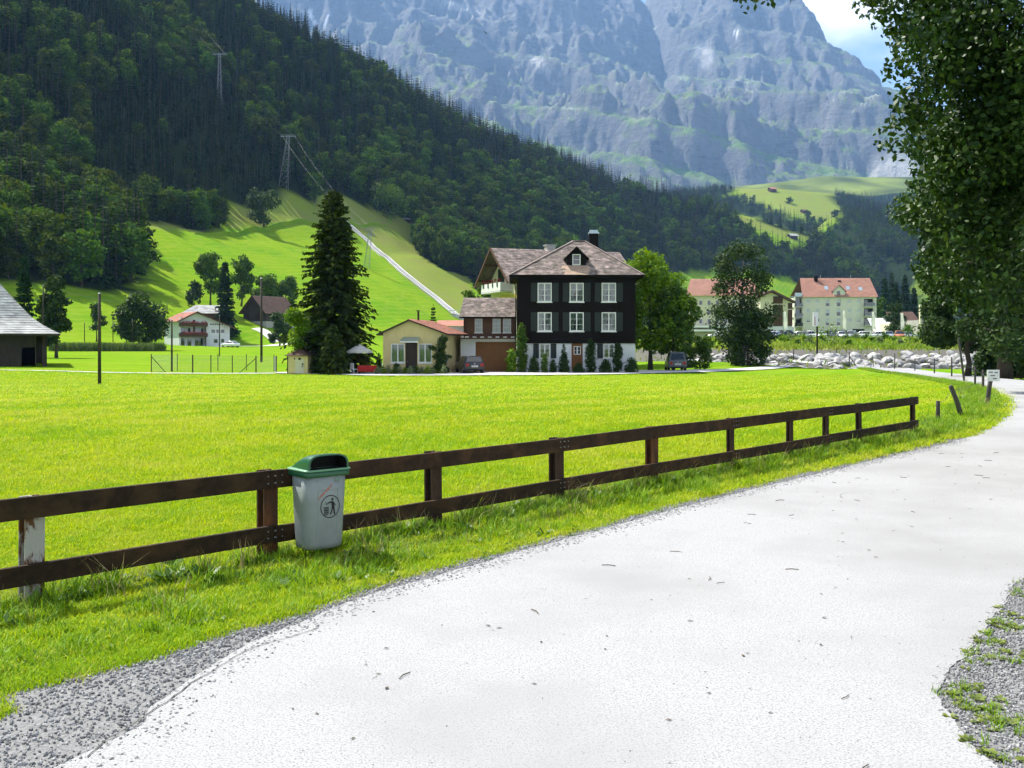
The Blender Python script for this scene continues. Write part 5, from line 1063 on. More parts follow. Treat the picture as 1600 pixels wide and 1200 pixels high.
# ------------------------------------------------------------------ poles, pylons, cables, track
pm('pole_wood', (0.035, 0.028, 0.022), (0.055, 0.045, 0.036), 5, 0.9, 0.4, 20, stretch=(1, 1, .2)); pm('post_grey', (0.085, 0.078, 0.07), (0.045, 0.042, 0.038), 5, 0.9, 0.5, 25, stretch=(1, 1, .2)); pm('galvanised', (0.26, 0.28, 0.29), (0.20, 0.22, 0.23), 3, .45, metal=.6); pm('cable', (0.10, 0.105, 0.11), None, rough=.5, metal=.4)
def pole(px_, top, base, r, label, name='utility_pole', cat='pole', mat='pole_wood', Y=None, group=None, cross=False, dx=0):
    p = hit(px_, base) if Y is None else Vector((PX(px_, Y), Y, g1(PX(px_, Y), Y))); e = empty(name, p, 0, label, cat, group); h = PZ(top, p.y) - p.z
    MB().tube([(0, 0, -.3), (dx * .5, 0, h * .5), (dx, 0, h)], [r, r * .9, r * .75], 8).build('shaft', M[mat], e, True)
    MB().tube([(dx, 0, h), (dx, 0, h + .06)], [r * .9, r * .3], 8).build('cap', M['steel_grey'], e)
    if cross:
        MB().box(-.5, .5, -.05, .05, h - .35, h - .25).build('crossarm', M[mat], e)
        for s in (-.4, .4): MB().tube([(s, 0, h - .25), (s, 0, h - .1)], .04, 6).build('insulator', M['white_paint'], e)
    return e, p + Vector((dx, 0, h))
wire_ends = []
for a in ((155.5, 459, 602, .085, 'lone tall dark pole standing in the mown meadow'), (268.5, 500, 580.5, .09, 'thin dark pole beside the wire mesh enclosure'), (343, 493, 557, .09, 'dark pole standing before the white chalet'), (408.5, 435, 566, .16, 'tall thick dark pole near the dark barn'), (207, 500, 548, .10, 'dark pole under the round tree by the reeds'), (132, 504, 534, .11, 'short dark pole by the thin young tree'), (176.5, 498, 534, .10, 'dark pole between young tree and round tree'), (67.5, 446, 560, .10, 'tall thin pole before the barn side conifers'), (261, 474, 489, .13, 'small dark post on the meadow slope above the white chalet')):
    e, tp = pole(*a, cross=False); wire_ends.append(tp)
def catenary(a, b, sag, n=14): return [Vector(a).lerp(Vector(b), i / n) - Vector((0, 0, sag * 4 * (i / n) * (1 - i / n))) for i in range(n + 1)]
def wire(name, pts, r, label, cat='wire', group=None): return tag(MB().tube(pts, r, 4).build(name, M['cable'], None), label, cat, group)
wire('overhead_wire', catenary(wire_ends[7], wire_ends[8], 1.2), .02, 'thin overhead wire crossing the meadow slope above the white chalet')
def pylon(base, top, w0, w1, label, arms, name='lattice_pylon'):
    e = empty(name, base, 0, label, 'pylon'); t = Vector(top) - Vector(base); n = 9; mb = MB()
    c = lambda k, i: Vector((t.x * k, t.y * k, t.z * k)) + Vector(((w0 + (w1 - w0) * k) * (-1, 1, 1, -1)[i] / 2, (w0 + (w1 - w0) * k) * (-1, -1, 1, 1)[i] / 2, 0))
    for i in range(4): MB().beam(c(-.02, i), c(1, i), .12, .12).build('leg', M['galvanised'], e)
    for k in range(n):
        for i in range(4): j = (i + 1) % 4; mb.beam(c(k / n, i), c((k + 1) / n, j), .06, .06); mb.beam(c((k + 1) / n, i), c((k + 1) / n, j), .06, .06)
    mb.build('lattice', M['galvanised'], e)
    for zf_, hw in arms:
        m_ = MB(); a = t * zf_; m_.beam(a + Vector((-hw, 0, 0)), a + Vector((hw, 0, 0)), .25, .25); m_.beam(a + Vector((-hw, 0, .8)), a + Vector((hw, 0, .8)), .15, .15)
        for s in np.linspace(-hw, hw, 7): m_.beam(a + Vector((s, 0, 0)), a + Vector((s + hw / 6 * (1 if s < hw - .1 else 0), 0, .8)), .1, .1)
        m_.build('crossarm', M['galvanised'], e)
    return e
b1 = hit(443, 294); h1 = (294 - 212) / F * b1.y; pylon(b1, b1 + Vector((h1 * .09, 0, h1)), 4.2, 1.2, 'tall lattice pylon at the forest edge above the meadow', [(.985, 4.0)])
b2 = hit(573, 418); h2 = (418 - 360) / F * b2.y; pylon(b2, b2 + Vector((h2 * .1, 0, h2)), 2.4, 1.0, 'smaller cable pylon beside the white track on the meadow', [(.86, 1.9), (1.0, 1.9)])
b3 = Vector((PX(343, 560), 560, PZ(150, 560))); b3.z = g1(b3.x, b3.y); t3 = P(343, 84, 560); pylon(b3, t3, 2.6, 0.9, 'lattice pylon rising from the forest high on the slope', [(.985, 4.0)])
t1 = b1 + Vector((h1 * .09, 0, h1)); t2 = b2 + Vector((h2 * .1, 0, h2)); far_top = P(255, -40, 760)
for s in (-1, 1):
    o = Vector((s * 3.2, 0, 0)); o2 = Vector((s * 1.7, 0, 0)); wire('ropeway_cable', catenary(far_top + o, t3 + o, 3)[:-1] + catenary(t3 + o, t1 + o, 4)[:-1] + catenary(t1 + o, t2 + o2, 4)[:-1] + catenary(t2 + o2, Vector((PX(745, 200), 200, 6)) + o2, 3), .018, ('left' if s < 0 else 'right') + ' hand cable of the ropeway running down the forested slope', 'cable')
# funicular track
tp = [hit(*p) for p in ((538, 346), (550, 357), (578, 382), (610, 410), (640, 436), (680, 467), (700, 484), (714, 496))]
pts = []
for a, b in zip(tp[:-1], tp[1:]):
    n = max(2, int((b - a).length / 3)); pts += [a.lerp(b, i / n) for i in range(n)]
pts.append(tp[-1]); pts = [Vector((p.x, p.y, 0.5 * (p.z + g1(p.x, p.y)) + .9)) for p in pts]
FT = empty('funicular_track', pts[-1], 0, 'straight white funicular track climbing the meadow behind the yellow bungalow', 'railway track'); O = pts[-1]
def path_beam(off, dz, w, h):
    mb = MB(); rs = []
    for i, p in enumerate(pts):
        d_ = (pts[min(i + 1, len(pts) - 1)] - pts[max(i - 1, 0)]); d_.z = 0; d_.normalize(); n_ = Vector((d_.y, -d_.x, 0)); c = p - O + n_ * off + Vector((0, 0, dz)); rs.append([c - n_ * w / 2 - Vector((0, 0, h)), c + n_ * w / 2 - Vector((0, 0, h)), c + n_ * w / 2, c - n_ * w / 2])
    return mb.rings(rs)
path_beam(0, 0, 2.3, 1.6).build('track_bed', M['concrete_pale'], FT)
for s in (-1, 1): path_beam(s * 1.25, .18, .22, .3).build('kerb_beam', M['concrete_pale'], FT); path_beam(s * .5, .22, .09, .14).build('rail', M['steel_grey'], FT)
mb = MB()
for i in range(0, len(pts) - 1):
    for q_ in (0, .5):
        p = pts[i].lerp(pts[i+1], q_) - O; d_ = (pts[i+1] - pts[i]); d_.z = 0; d_.normalize(); n_ = Vector((d_.y, -d_.x, 0)); mb.beam(p - n_ * .9 + Vector((0, 0, .04)), p + n_ * .9 + Vector((0, 0, .04)), .3, .12)
s_ = mb.build('sleepers', M['timber_grey'], FT); tag(s_, kind='stuff')
e = hit(716, 497); BS = empty('track_station', e, R(-10), 'low white platform at the foot of the funicular track', 'platform'); MB().box(-4, 3, -1, 2, -1, 1.1).build('platform', M['concrete_pale'], BS); MB().box(-3.6, 2.8, -.8, 1.6, 3.0, 3.2).build('roof', M['white_paint'], BS)
for x in (-3.4, 2.6): MB().box(x - .08, x + .08, -.2, 0, 1.1, 3.0).build('post', M['steel_grey'], BS)
# huts on the slopes
def hut(px_, py_, w, label, mat='timber_grey', roofm='shingle_grey', rz=.3):
    p = hit(px_, py_); e = empty('hay_hut', p, rz, label, 'hut'); h = w * .45
    MB().box(-w/2, w/2, 0, w * .8, -w * .4, h).build('wall', M[mat], e); mb = MB(); shingles(mb, (-w*.62, -w*.15, h - .1), (w*.62, -w*.15, h - .1), (w*.62, w*.4, h + w*.32), (-w*.62, w*.4, h + w*.32), 5, w / 8, .05, seed=90); mb.quad((w*.62, w*.95, h - .1), (-w*.62, w*.95, h - .1), (-w*.62, w*.4, h + w*.32), (w*.62, w*.4, h + w*.32)); mb.build('roof', M[roofm], e); return e
hut(636, 347, 3.6, 'small grey hay hut at the forest edge on the tan slope'); hut(1241, 374, 9, 'farm hut with grey roof on the small clearing in the far forest'); hut(1258, 333, 9, 'tiny brown hut on the high far pasture', 'timber_brown', 'roof_brown'); hut(1209, 300, 12, 'tiny hut on the rim of the high pasture', 'timber_brown', 'tile_red')
# bird
bd = empty('bird', P(760, 52, 160), .6, 'small dark bird gliding in front of the mountain', 'bird'); MB().rings([[(0, -.22, 0)] * 4, [(-.05, -.1, -.04), (.05, -.1, -.04), (.05, -.1, .04), (-.05, -.1, .04)], [(-.05, .1, -.04), (.05, .1, -.04), (.05, .1, .04), (-.05, .1, .04)], [(0, .25, 0)] * 4]).build('body', M['timber_black'], bd)
for s in (-1, 1): MB().add([(0, .1, .02), (0, -.1, .02), (s * .3, -.06, .12), (s * .6, -.12, .32), (s * .35, .1, .14)], [(0, 1, 2, 4), (2, 3, 4)]).build('wing', M['timber_black'], bd)
# ------------------------------------------------------------------ single trees and shrubs in the middle distance
def btree(px_, top, base, wpx, label, seed, leaf='leaves_mid', name='leafy_tree', Y=None, n=5000, size=None, trunk=.18, bark='bark', k=26, cat='tree', nlimb=9, **kw):
    p = hit(px_, base) if Y is None else Vector((PX(px_, Y), Y, g1(PX(px_, Y), Y))); H = PZ(top, p.y) - p.z; Rr = wpx / 2 / F * p.y
    m = broadleaf_meshes(name, seed, H * .97, Rr, H * trunk, n, size or max(.12, H * .045), leaf, bark, k=k, nlimb=nlimb, **kw); return tree(name, m, p, label, cat)
def ctree(px_, top, foot, wpx, label, seed, mat='needles', name='conifer_tree', Y=None, levels=34, nb=8, twigs=12, cat='tree', **kw):
    p = hit(px_, foot) if Y is None else Vector((PX(px_, Y), Y, g1(PX(px_, Y), Y))); H = PZ(top, p.y) - p.z
    m = conifer_meshes(name, seed, H, wpx / 2 / F * p.y, levels=levels, nb=nb, twigs=twigs, mat=mat, **{'twig': max(.3, .5 * wpx / 2 / F * p.y), 'wr': .5, 'taper': .72, **kw}); return tree(name, m, p, label, cat)
ctree(522, 297, 580, 152, 'huge spruce with drooping branches left of the yellow bungalow', 301, 'needles_warm', 'big_spruce', Y=88, levels=64, nb=9, twigs=26, twig=.80, droop=.50, taper=.66, base=.07, wr=.42)
ctree(521, 506, 580, 52, 'small bushy conifer standing in front of the huge spruce', 302, 'needles_warm', 'small_conifer', Y=83.5, levels=22, nb=9, twigs=9, droop=.1, base=.02, taper=.7)
btree(478, 478, 580, 62, 'pale leafy tree beside the pale yellow shed', 303, 'leaves_bright', Y=86, n=3800, size=.26, trunk=.42, k=18, bark='bark_pale')
ctree(38, 400, 530, 42, 'dark spruce rising behind the old barn roof', 304, 'needles', Y=135); btree(88, 425, 530, 50, 'dark leafy tree right of the spruce behind the old barn', 305, 'leaves_dark', Y=133, n=5200, size=.5, trunk=.08)
btree(151, 470, 534, 26, 'thin young tree with sparse crown on the meadow edge', 306, 'leaves_dark', n=900, size=.55, trunk=.3, k=12)
btree(217, 457, 543, 78, 'wide round tree standing by the reeds left of the chalet', 307, 'leaves_dark', Y=186, n=6200, size=.6, trunk=.1)
btree(329, 391, 478, 46, 'tall open leafy tree above the white chalet', 308, 'leaves_mid', n=3800, size=.8, trunk=.25); ctree(352, 408, 512, 38, 'dark conical tree right behind the white chalet', 309, 'needles', Y=262)
btree(377, 397, 478, 38, 'leafy tree behind the dark barn, left of two', 310, 'leaves_mid', n=3000, size=.8, trunk=.1); btree(418, 424, 476, 44, 'low leafy tree behind the ridge of the dark barn', 311, 'leaves_mid', n=3000, size=.8, trunk=.05); btree(446, 428, 480, 40, 'leafy tree half hidden behind the huge spruce', 312, 'leaves_mid', n=2600, size=.8, trunk=.05)
btree(304, 439, 480, 24, 'small dark tree left of the tall open tree', 313, 'leaves_dark', n=1400, size=.7, trunk=.05); btree(437, 484, 541, 36, 'rounded bush at the bend of the barn lane', 314, 'leaves_dark', n=3200, size=.55, trunk=.02)
ctree(677, 476, 505, 22, 'little spruce poking above the bungalow roof', 315, 'needles', Y=130, levels=22); btree(748, 428, 490, 44, 'leafy tree between garage wing and forest', 316, 'leaves_mid', Y=122, n=4200, size=.4, trunk=.1)
btree(1016, 377, 578, 112, 'bright green maple rising right behind the black house', 317, 'leaves_bright', Y=99, n=12000, size=.33, trunk=.10, k=34); btree(1052, 440, 578, 76, 'darker lower tree over the parked grey van', 318, 'leaves_mid', Y=98, n=8500, size=.30, trunk=.16, k=26)
btree(1160, 364, 557, 104, 'tall open tree with visible limbs on the river bank', 319, 'leaves_dark', Y=108, n=9000, size=.30, trunk=.05, k=46, bark='bark_pale', nlimb=26, fill=.2); btree(1168, 470, 558, 82, 'dense dark undergrowth round the foot of the open tree', 320, 'leaves_dark', Y=107, n=7000, size=.30, trunk=.02, k=22, name='undergrowth_bush', cat='bush')
ctree(1073, 518, 562, 34, 'bluish young spruce behind the grey van', 321, 'needles_blue', Y=104, levels=12, nb=8, twigs=8, droop=.5); btree(1094, 512, 563, 40, 'upright green shrub right of the grey van', 322, 'leaves_mid', Y=100, n=4200, size=.2, trunk=.0, k=20, name='tall_shrub', cat='bush')
btree(1398, 470, 528, 32, 'cedar like tree before the grey roofed house', 323, 'leaves_dark', Y=238, n=2600, size=.5, trunk=.1); btree(1417, 508, 528, 18, 'small bright bush beside the grey roofed house', 324, 'leaves_bright', Y=225, n=800, size=.4, trunk=.02, name='round_bush', cat='bush')
for k, (px_, tp_, bs, w) in enumerate(((1383, 432, 500, 24), (1400, 440, 505, 24), (1414, 428, 500, 26), (1428, 448, 505, 24), (1393, 425, 495, 20))): ctree(px_, tp_, bs, w, ['leftmost', 'second', 'tallest', 'rightmost', 'rear'][k] + ' spruce of the clump right of the apartment block', 325 + k, 'needles', Y=345 + 6 * k)
btree(1374, 462, 510, 26, 'pale leafy tree right behind the apartment block', 331, 'leaves_mid', Y=335, n=2000, size=.8, trunk=.05)
btree(412, 287, 356, 48, 'single round tree standing in the steep meadow', 332, 'leaves_dark', n=4200, size=.9, trunk=.06, k=24); btree(604, 288, 336, 66, 'broad rounded tree at the top of the tan slope', 333, 'leaves_mid', n=4200, size=1.0, trunk=.02, k=24); btree(657, 320, 353, 28, 'bright rounded tree by the hay hut', 334, 'leaves_mid', n=1600, size=.9, trunk=.02)
for k, (px_, py_) in enumerate(((1152, 318), (1163, 317), (1176, 320), (1234, 318), (1305, 342), (1262, 345), (1190, 328))): btree(px_, py_ - 12 - 3 * (k % 3), py_, 11, ['first', 'second', 'third', 'fourth', 'fifth', 'sixth', 'seventh'][k] + ' small tree from the left on the high pasture' if k < 4 else ['small tree near the right rim of the high pasture', 'small tree low on the high pasture', 'small tree at the left foot of the high pasture'][k - 4], 340 + k, 'leaves_dark', n=220, size=2.6, trunk=.02, k=10)
btree(1268, 372, 391, 18, 'round tree beside the farm hut in the far clearing', 349, 'leaves_dark', n=400, size=2.2, trunk=.02, k=10)
# garden shrubs along the black house
def shrub(px_, top, wpx, Y, label, seed, leaf='leaves_dark', shape='column', n=1800, size=.14, name='clipped_shrub', base=-.05):
    x = PX(px_, Y); z = g1(x, Y); e = empty(name, (x, Y, z), 0, label, 'bush'); H = PZ(top, Y) - z; Rr = wpx / 2 / F * Y; rng = np.random.default_rng(seed); m = 14; lob = []
    for i in range(m):
        t = (i + .5) / m; pr = {'column': min(1, 1.15 * math.sin(math.pi * min(.97, t * .92 + .08)) ** .45), 'cone': (1 - t) ** .8 * 1.05 + .06, 'mound': math.sqrt(max(.02, 1 - t * t))}[shape]; rr = Rr * pr
        for q_ in range(3): a = rng.uniform(0, 6.28); lob.append((rr * .4 * math.cos(a), rr * .4 * math.sin(a), H * t, max(.08, rr * .62)))
    v, f = leaf_cloud(rng, lob, n, size, fill=.7, droop=-.1); link_mesh('foliage', np_mesh('foliage', v, f, False, [M[leaf]]), None, e); MB().tube([(0, 0, -.1), (0, 0, H * .6)], [.05, .02], 6).build('stem', M['bark'], e); return e
shrub(815, 505, 19, 88.6, 'tall bright columnar thuja at the left corner of the black house', 401, 'leaves_mid', 'column', 5200, .15, 'columnar_thuja')
shrub(881, 538, 21, 88.4, 'cone shaped dark topiary left of the house door', 402, 'leaves_dark', 'cone', 2600); shrub(923, 530, 19, 88.4, 'dark columnar shrub right of the house door', 403, 'leaves_dark', 'column', 3400); shrub(965, 536, 16, 88.6, 'dark columnar shrub before the right ground floor window', 404, 'leaves_dark', 'column', 2600)
shrub(834, 556, 18, 88.2, 'dark mounded shrub right of the columnar thuja', 405, 'leaves_dark', 'mound', 1600); shrub(851, 552, 12, 88.0, 'sparse green shrub under the left ground floor window', 406, 'leaves_mid', 'column', 900); shrub(946, 562, 22, 88.2, 'low dark shrub under the right ground floor window', 407, 'leaves_dark', 'mound', 1700); shrub(986, 559, 24, 88.4, 'low dark shrub at the right corner of the black house', 408, 'leaves_dark', 'mound', 2000); shrub(905, 568, 20, 88.0, 'low shrub beside the house doorstep', 409, 'leaves_dark', 'mound', 1200); shrub(864, 562, 14, 88.0, 'small dark shrub below the left shutters', 412, 'leaves_dark', 'mound', 1000)
shrub(799, 545, 18, 88.4, 'loose yellowish shrub before the garage door', 410, 'leaves_bright', 'column', 1000, .2, 'loose_shrub')
# climbing plant on the bungalow
CP = empty('climbing_plant', (PX(688, 85.0), 84.7, g1(-6, 85)), 0, 'dark climbing plant covering the right corner of the yellow bungalow', 'plant'); rng = np.random.default_rng(55)
lob = [(0, 0, .6, .55), (.1, 0, 1.2, .5), (.05, 0, 1.8, .45), (.1, 0, 2.4, .42), (.2, 0, 2.9, .40), (-.5, -.05, 2.2, .22), (-.8, -.05, 2.3, .15), (-.35, 0, 1.5, .25), (.6, 0, 1.5, .2), (.9, 0, 1.5, .15), (-.4, -.1, .4, .35), (.5, 0, .4, .3), (.35, .1, 3.1, .25)]
v, f = leaf_cloud(rng, lob, 3600, .16, fill=.5); link_mesh('foliage', np_mesh('foliage', v, f, False, [M['leaves_dark']]), None, CP); MB().tube([(0, .1, -.1), (.05, .12, 1.5), (.15, .15, 3.0)], [.05, .04, .02], 6).build('stem', M['bark'], CP)
# flower bed
for k in range(13):
    px_ = 590 + k * 8.6; Y = 83.6 + (k % 3) * .4
    shrub(px_, 574 - (k * 7 % 5), 13, Y, ('pale flowering plant %s in the bed before the bungalow' % ['at the left end', 'second from the left end', 'third from the left end', 'left of the window', 'under the left window', 'left of the doorstep', 'at the doorstep', 'right of the doorstep', 'under the right window', 'right of the right window', 'at the climbing plant foot', 'second from the right end', 'at the right end'][k]), 420 + k, ['leaves_pale', 'leaves_bright', 'leaves_pale', 'leaves_mid'][k % 4], 'mound', 420, .11, 'flowering_plant')
x, Y = PX(619, 84.6), 84.9; e = empty('planter', (x, Y, g1(x, Y)), 0, 'dark pot with plant under the left bungalow window', 'pot'); MB().lathe([(.0, 0), (.2, 0), (.28, .55), (.24, .55), (.2, .5), (0, .5)], 14).build('pot', M['door_dark'], e, True)
rng = np.random.default_rng(5); v, f = leaf_cloud(rng, [(0, 0, .7, .25)], 260, .12); link_mesh('foliage', np_mesh('foliage', v, f, False, [M['leaves_dark']]), None, e)
# parasol, table and seats
pm('canvas', (0.66, 0.65, 0.62), (0.58, 0.57, 0.54), 3, .9, transl=.25); pm('red_cloth', (0.40, 0.022, 0.018), (0.30, 0.016, 0.014), 3, .8)
x, Y = PX(561.5, 85.6), 85.6; PSL = empty('garden_parasol', (x, Y, g1(x, Y)), 0, 'open cream garden parasol beside the yellow bungalow', 'parasol'); z_ = PSL.location.z; zr = PZ(549, 85.6) - z_; zt = PZ(537, 85.6) - z_
mb = MB(); n = 8
for k in range(n):
    a0, a1 = 6.283 * k / n, 6.283 * (k + 1) / n; r_ = 1.12; am = (a0 + a1) / 2
    mb.add([(0, 0, zt), (r_ * math.cos(a0), r_ * math.sin(a0), zr), (r_ * .9 * math.cos(am), r_ * .9 * math.sin(am), zr + .03), (r_ * math.cos(a1), r_ * math.sin(a1), zr), (r_ * math.cos(a0), r_ * math.sin(a0), zr - .16), (r_ * .9 * math.cos(am), r_ * .9 * math.sin(am), zr - .13), (r_ * math.cos(a1), r_ * math.sin(a1), zr - .16)], [(0, 1, 2), (0, 2, 3), (1, 4, 5, 2), (2, 5, 6, 3)])
mb.build('canopy', M['canvas'], PSL); MB().tube([(0, 0, 0), (0, 0, zt - .02)], .025, 8).build('pole', M['timber_brown'], PSL); MB().lathe([(0, 0), (.28, 0), (.28, .08), (.05, .12)], 12).build('base', M['concrete'], PSL)
x, Y = PX(574, 84.6), 84.6; TBL = empty('garden_table', (x, Y, g1(x, Y)), .1, 'garden table under a red cloth below the parasol', 'table')
MB().box(-.75, .75, -.42, .42, .70, .735).build('table_top', M['timber_brown'], TBL)
for sx in (-.66, .66):
    for sy in (-.34, .34): MB().box(sx - .03, sx + .03, sy - .03, sy + .03, 0, .70).build('leg', M['timber_brown'], TBL)
mb = MB().box(-.78, .78, -.45, .45, .738, .75); rs_ = []
for (a, b) in (((-.78, -.45), (.78, -.45)), ((.78, -.45), (.78, .45)), ((.78, .45), (-.78, .45)), ((-.78, .45), (-.78, -.45))):
    for k in range(8):
        t0, t1 = k / 8, (k + 1) / 8; p, q_ = Vector((*a, .738)).lerp(Vector((*b, .738)), t0), Vector((*a, .738)).lerp(Vector((*b, .738)), t1); w0, w1 = 1 + .04 * (k % 2), 1 + .04 * ((k + 1) % 2); mb.quad(p, q_, (q_.x * w1, q_.y * w1, .25), (p.x * w0, p.y * w0, .25))
tag(mb.build('tablecloth', M['red_cloth'], None), 'red cloth draped over the garden table', 'tablecloth').matrix_world = Matrix.Translation(TBL.location) @ Matrix.Rotation(.1, 4, 'Z')
def chair(px_, Y, rz, label):
    x = PX(px_, Y); e = empty('garden_chair', (x, Y, g1(x, Y)), rz, label, 'chair'); MB().box(-.24, .24, -.24, .24, .42, .46).build('seat', M['white_paint'], e); MB().box(-.24, .24, .2, .24, .46, .95).build('backrest', M['white_paint'], e)
    for sx in (-.21, .21):
        for sy in (-.21, .21): MB().box(sx - .02, sx + .02, sy - .02, sy + .02, 0, .42).build('leg', M['white_paint'], e)
chair(553, 84.2, 2.4, 'white garden chair left of the red table'); chair(593, 84.6, -1.4, 'white garden chair right of the red table')
shrub(592, 552, 12, 88.5, 'potted round bush at the left bungalow wall', 440, 'leaves_dark', 'mound', 900)
# reeds
rng = np.random.default_rng(71); n = 2600; t = rng.random(n); A, B = hit(72, 549), hit(246, 549); X = A.x + (B.x - A.x) * t; Yv = A.y + (B.y - A.y) * t + rng.uniform(0, 5, n); C = np.stack([X, Yv, G(X, Yv) + .6], 1); D = unit(np.stack([rng.normal(size=n) * .22, rng.normal(size=n) * .2, np.ones(n)], 1)); S = unit(np.cross(D, rng.normal(size=(n, 3)))); v, f = quads(C, D, S, rng.uniform(1.2, 2.3, n), .16)
pm('reed', (0.075, 0.125, 0.035), (0.10, 0.15, 0.04), .3, .7, island=.3, transl=.25); tag(link_mesh('reed_bed', np_mesh('reed_bed', v, f, False, [M['reed']]), None), 'band of tall reeds at the far edge of the meadow', None, None, 'stuff')

# ------------------------------------------------------------------ wire mesh enclosure
EN = empty('mesh_enclosure', hit(236, 581.5), 0, 'low wire mesh enclosure on dark posts in the meadow', 'fence'); O = EN.location.copy()
fr = [hit(a, b) for a, b in ((236.5, 581.5), (301, 582.2), (329.5, 582.5), (363, 583), (400, 583.2), (432, 582.6))]; bk = [hit(a, b) for a, b in ((277, 579.2), (340.5, 579.2), (385, 579), (428, 579.5))]
def enc_post(p, r, h=1.5): MB().tube([p - O + Vector((0, 0, -.1)), p - O + Vector((0, 0, h))], r, 6).build('post', M['pole_wood'], EN)
for i, p in enumerate(fr): enc_post(p, .055 if i in (1, 4) else .04)
for p in bk: enc_post(p, .035)
for a, b in ((fr[0] + Vector((0, 0, 1.3)), fr[0] + Vector((1.15, 0, 0))), (fr[4] + Vector((0, 0, 1.3)), fr[4] + Vector((-1.5, .2, 0)))): MB().beam(a - O, b - O, .05, .05).build('brace', M['pole_wood'], EN)
def meshwire(pl):
    mb = MB()
    for a, b in zip(pl[:-1], pl[1:]):
        n = int((b - a).length / .18)
        for z in (.05, .5, .95, 1.4): mb.beam(a - O + Vector((0, 0, z)), b - O + Vector((0, 0, z)), .008, .008)
        for k in range(-6, n):
            for s in (1, -1):
                t0, t1 = k / n, (k + 7) / n; z0, z1 = (.05, 1.4) if s > 0 else (1.4, .05); u0, u1 = max(0, t0), min(1, t1)
                if u1 <= u0: continue
                f_ = lambda u: a.lerp(b, u) - O + Vector((0, 0, z0 + (z1 - z0) * (u - t0) / (t1 - t0))); mb.beam(f_(u0), f_(u1), .004, .004)
    o = mb.build('wire_mesh', M['galvanised'], EN); tag(o, kind='stuff')
meshwire(fr); meshwire([fr[0], bk[0], bk[1], bk[2], bk[3], fr[5]])

# ------------------------------------------------------------------ posts of the pasture fence along the road
def post(px_, top, base, r, label, lean=(0, 0), mat='post_grey', group='pasture fence posts along the bend'):
    p = hit(px_, base); h = PZ(top, p.y) - p.z; e = empty('fence_post', p, 0, label, 'post', group); t = Vector((lean[0], lean[1], h))
    MB().tube([Vector((0, 0, -.15)), t * .5, t * .96, t], [r, r * .97, r * .93, r * .6], 9).build('shaft', M[mat], e, True)
    MB().tube([t * .8 + Vector((-r * 1.05, 0, 0)), t * .8 + Vector((r * 1.05, 0, 0))], .012, 5).build('insulator', M['tyre'], e); return e, p, t
pp = []
for a in ((1465.5, 626, 662, .045, 'short upright post just beyond the end of the wooden fence'), (1506, 602, 654, .055, 'thick post leaning left beyond the wooden fence', (-.30, 0)), (1541, 583, 636, .06, 'pale post leaning right at the road bend carrying a white notice', (.14, 0)), (1536, 578, 610, .05, 'grey post standing right behind the notice post'), (1523.5, 571, 606, .045, 'slim post left of the notice post'), (1507.5, 528, 598, .06, 'tall thin leaning pole among the pasture posts', (-.35, 0)), (1487, 558, 590, .055, 'post left of the tall leaning pole'), (1460, 560, 585, .055, 'second post left of the tall leaning pole'), (1429.5, 560, 581, .05, 'third post left of the tall leaning pole'), (1398, 552, 577.5, .06, 'fourth post left of the tall leaning pole'), (1365, 555, 576, .05, 'slanting post next to the braced corner post', (-.12, 0)), (1327, 550, 573.5, .075, 'corner post with diagonal brace beside the drive'), (1240, 545, 563, .07, 'post by the side path right of the open tree'), (1202.5, 543, 562.5, .06, 'pale post by the side path below the open tree'), (1170, 541, 562, .06, 'middle post by the side path below the open tree'), (1140, 541, 561, .055, 'leftmost post by the side path')):
    e, p, t = post(*a[:5], *(a[5:6])); pp.append((e, p, t))
e, p, t = pp[11]; MB().beam(t * .75, Vector((1.0, .3, 0)), .07, .07).build('brace', M['post_grey'], e)
# white notice on the leaning post
e, p, t = pp[2]; nb = empty('notice_board', p + t * .93, .25, 'white notice board fixed to the leaning post at the bend', 'sign'); MB().box(-.19, .19, -.09, -.066, -.15, .15).build('panel', M['white_paint'], nb, bevel=.006)
m_ = MB()
for k, (x0, x1, z) in enumerate(((-.14, -.02, .09), (.03, .13, .08), (-.10, .04, .0), (-.02, .10, -.08))): m_.box(x0, x1, -.094, -.0905, z - .012, z + .012)
m_.build('print', M['post_grey'], nb)
# pasture wires
tops = [(p + t * .85) for e, p, t in (pp[0], pp[1], pp[2], pp[4], pp[6], pp[7], pp[8], pp[9], pp[10], pp[11])]
pts = []
for a, b in zip(tops[:-1], tops[1:]): pts += catenary(a, b, .04, 4)[:-1]
wire('pasture_wire', pts + [tops[-1]], .004, 'thin pasture wire strung along the posts at the bend')
# ------------------------------------------------------------------ sign totem and banners
p = hit(1276.5, 556); TS = empty('sign_totem', p, 0, 'white advertising board on a black post on the river bank', 'sign'); zz = lambda py: PZ(py, p.y) - p.z; kx = p.y / F
MB().box(-.8 * kx, .8 * kx + .04, -.08, .08, -.5, zz(510)).build('post', M['timber_black'], TS); MB().box(-6.2 * kx, 1.6 * kx, -.1, .1, zz(510), zz(488)).build('board', M['white_paint'], TS, bevel=.02)
m_ = MB()
for k in range(5):
    z = zz(495.5 + k * 2.7); w_ = .9 * kx; m_.box(-4.4 * kx, -2.6 * kx, -.112, -.1005, z - .05, z + .02); m_.box(-4.4 * kx, -4.0 * kx, -.112, -.1005, z - .14, z - .05)
    if k % 2 == 0: m_.box(-3.0 * kx, -2.6 * kx, -.112, -.1005, z - .14, z - .05)
    else: m_.box(-4.0 * kx, -2.6 * kx, -.112, -.1005, z - .15, z - .11)
m_.build('vertical_lettering', M['tail_red'], TS)
